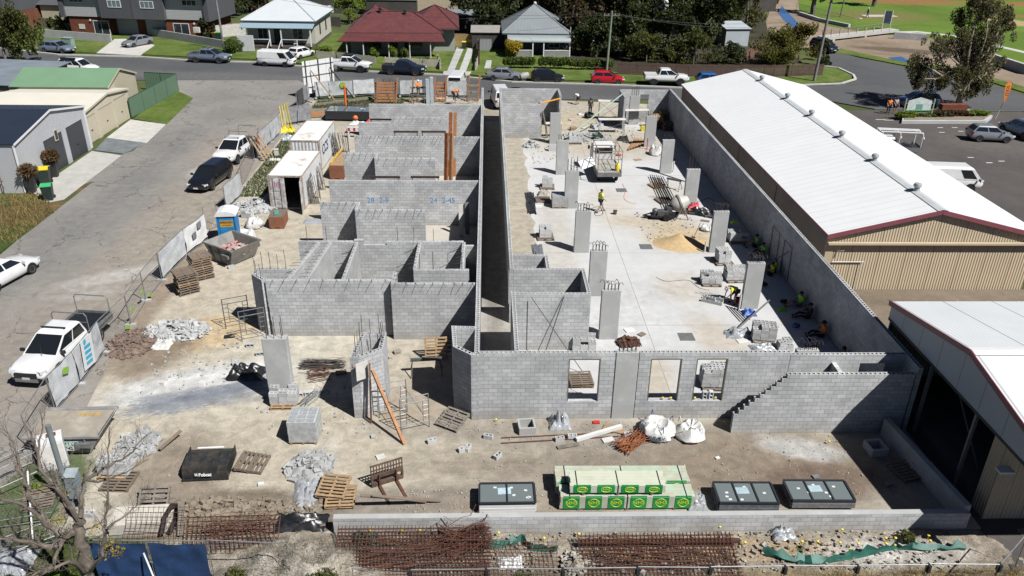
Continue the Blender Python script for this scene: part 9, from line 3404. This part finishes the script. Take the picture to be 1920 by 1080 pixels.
Rd=[.085,.08,.1,.06,.062,.035,.03,.02,.04,.025,.022,.04,.025,.022,.05,.035,.024,.02,.05,.035,.024,.02,.02,.02]
o=bpy.data.objects.new('body',skin_mesh('body',V,E_,Rd,1,1))
o.data.materials.clear()
o.data.materials.append(mat('white_fur',(.68,.66,.62),.9,.1,8,bump=.4))
COL.objects.link(o)
o.parent=t
# small clutter
def cord(pxs,r_,label,mt,name='extension_lead',cat='cord',z=.02):
 P=[Vector(G3(*p,z)) for p in pxs]
 pts=[]
 for i in range(len(P)-1):
  p0,p1,p2,p3=P[max(0,i-1)],P[i],P[i+1],P[min(len(P)-1,i+2)]
  for k in range(5):
   u=k/5
   pts.append(.5*(2*p1+(p2-p0)*u+(2*p0-5*p1+4*p2-p3)*u*u+(3*p1-p0-3*p2+p3)*u**3))
 pts.append(P[-1])
 m=MB()
 m.tube(pts,r_,5)
 return solo(m,name,mt,label,cat,smooth=True)
cord([(1167,345),(1172,358),(1170,372),(1180,380),(1192,383)],.018,'thin orange cord winding over the slab from the truck',M_ORANGE)
cord([(1112,390),(1125,388),(1127,396),(1115,398),(1118,405),(1130,402),(1128,393)],.02,'looped black hose on the slab beside the third column',M_BLACK,'hose','hose')
cord([(1230,520),(1250,528),(1290,526),(1310,540),(1330,545)],.015,'thin dark cord crossing the slab towards the left block stack',M_BLACK)
cord([(965,645),(985,652),(1010,656),(1030,655)],.016,'thin cord on the floor of the corner room',M_BLACK)
cord([(1290,370),(1310,378),(1330,372),(1345,384)],.02,'dark hose behind the cement mixer column',M_BLACK,'hose','hose')
def scrap(px,d,label,mt,rz=0,z=.012,name='scrap_board',cat='scrap'):
 m=MB()
 m.box((0,0,d[2]/2),d)
 o=solo(m,name,mt,label,cat,(*g(*px),z),rz)
 return o
CARD=mat('cardboard',(.36,.25,.15),.9)
for px,d,rz,lb,mt in (((1092,305),(.5,.35,.12),.3,'white packet on the slab left of the truck',M_WHITE),((1010,388),(.5,.2,.1),.1,'white bag left of the fourth column',M_WHITE),((1196,300),(.7,.5,.03),.4,'brown board flat on the slab behind the rebar pallets',M_TIMBL),((1160,292),(.4,.3,.1),.2,'red box on the slab behind the truck',M_RED),
      ((1075,244),(.6,.5,.3),.1,'cardboard box beside the far left column',CARD),((1098,240),(.9,.5,.05),.5,'pale board on the ground near the vehicle opening',M_OFFW),((1128,232),(.5,.5,.35),.3,'blue crate near the vehicle opening',M_BLUEP),((1090,215),(.7,.5,.1),.2,'white sack near the vehicle opening',M_WHITE),
      ((1152,225),(.5,.4,.3),.5,'cardboard box beside the tall cluttered platform',CARD),((1072,225),(.7,.4,.1),.8,'pink packet beside the block wall end',mat('pink_cloth',(.62,.45,.46),.8)),((1205,246),(.4,.3,.5),.1,'yellow level case beside the far right column',M_YEL),((1260,300),(.5,.4,.08),.3,'grey board right of the bulk bag',M_TIMBG),
      ((1322,415),(.6,.3,.05),-.4,'brown offcut by the pallet with black plastic',M_TIMB),((1346,420),(.5,.3,.04),.4,'pale offcut left of the sand pile column',M_TIMBL),((1212,408),(.5,.25,.05),.2,'dark steel plate at the tow bar of the black machine',M_BLACKS),((1392,640),(.6,.4,.04),.2,'pale board beside the clear plastic bundle',M_OFFW),
      ((1445,610),(.7,.12,.08),.8,'timber offcut right of the leaning pole stack',M_TIMBL),((1450,618),(.8,.1,.08),.6,'second timber offcut right of the leaning pole stack',M_TIMBL),((1180,620),(.5,.4,.05),.3,'pale plastic scrap beside the steel brackets heap',M_WHITE),((1203,628),(.4,.3,.06),.7,'brown offcut beside the steel brackets heap',M_TIMB),
      ((640,700),(.5,.3,.1),.3,'timber offcut in the shadow left of the block pier',M_TIMB),((430,632),(.5,.3,.05),.2,'flat dark plate on the sand before the scaffold frames',M_BLACKS),((745,662),(.35,.25,.15),.4,'dark stone right of the block pier',M_STONE),((732,672),(.15,.12,.08),.4,'small stone right of the block pier',M_STONE),
      ((610,895),(.25,.2,.1),.3,'block chip beside the fresh pallets',M_RUBBLE),((700,820),(.2,.2,.1),.3,'pale chip left of the orange prop foot',M_RUBBLE),((490,910),(.22,.15,.1),.1,'white chip below the brown pallet',M_WHITE),((170,962),(.3,.2,.06),.6,'pale board left of the grey pallet',M_OFFW),
      ((1420,800),(.3,.2,.05),.2,'pale chip at the foot of the stepped wall',M_OFFW),((1530,895),(.3,.2,.06),.2,'bent metal scrap on the bare dirt',M_GALVD),((1665,910),(.35,.2,.1),.4,'grey metal scrap beside the shed shadow',M_GALVD),((1345,860),(.18,.12,.06),.4,'white chip on the dirt above the timber packs',M_WHITE),
      ((855,470),(.3,.2,.3),.1,'bucket-like box in the shaded second house room',M_BLACKS)):
 scrap(px,d,lb,mt,rz)
for i,(x,lb) in enumerate(((-1.4,'tall grey form sheet leaning in the shade of the second house room, left one'),(-1.0,'tall grey form sheet leaning in the shade of the second house room, right one'))):
 m=MB()
 m.box((0,0,1.1),(.3,.04,2.2))
 o=solo(m,'form_sheet',M_OFFW if i==0 else M_GALVD,lb,'board',(x,20.6+i*.4,.01),.1)
 o.rotation_euler=(-.12,0,.1)
heapcloth(None,(.5,.4,.2),'lime green jacket heaped beside the worker by the steel frames',mat('lime_jacket',(.2,.6,.05),.8),'jacket',71,loc=(16.9,10.1),cat='jacket')
bag(17.2,6.0,M_BLACK,'black lunch bag right of the blue bucket',.15)
bag(16.8,13.2,M_BLACK,'black tool bag between the two groups of resting workers',.22)
t=thing('cool_box','white and dark cool box standing by the second pair of resting workers','cool box',(17.5,16.6,.012),.2)
m=MB()
m.bx(-.25,.25,-.17,.17,0,.3)
part(m,'box',M_BLUEP,t)
m=MB()
m.bx(-.26,.26,-.18,.18,.302,.36)
part(m,'lid',M_WHITE,t)
for i,(x,y,rx,rz_,lf,lb) in enumerate(((-12.2,-10.0,.8,.35,L_OLIVE,'green weed clump at the left foot of the blue tarp'),(-10.9,-10.1,.8,.3,L_OLIVE,'green weed clump at the middle foot of the blue tarp'),(-9.6,-10.0,.9,.35,L_HEDGE,'green weed clump at the right foot of the blue tarp'),(-14.4,-9.2,1.0,.3,L_LIME,'bright green weed clump left of the dead tree'),(-15.6,-7.0,.9,.3,L_HEDGE,'green weed clump by the steel post'),(-13.6,-10.6,.9,.35,L_HEDGE,'green weed clump at the foot of the dead tree'),(-16.8,-4.6,.9,.3,L_LIME,'bright green weed clump under the fallen fence panels'),(-5.2,-9.6,.7,.3,L_OLIVE,'scrubby weed on the grey soil mound'),(1.6,-9.5,.5,.25,L_OLIVE,'small weed between the mesh mats'),(-7.9,-9.4,.5,.25,L_OLIVE,'small weed at the rusty wire fence'))):
 bush(None,rx,.45,rz_,lb,lf,900,300+i,'weed_clump',.1,max(-.3,bankz(x,y)-.05),'weed',(x,y))
stones('chip_litter',M_RUBBLE,scatter([(9,42),(17,42),(16,48),(8,48)],260,.01,31)+scatter([(4,36),(8,38),(8,46),(4,44)],120,.01,32)+scatter([(11,19),(15,19),(15,25),(11,25)],140,.012,33)+scatter([(-16,2),(-12,2),(-12,9),(-16,9)],160,.0,34)+scatter([(-10,-1),(-4,-1),(-4,3),(-10,3)],80,0,35),.04,.16,36)
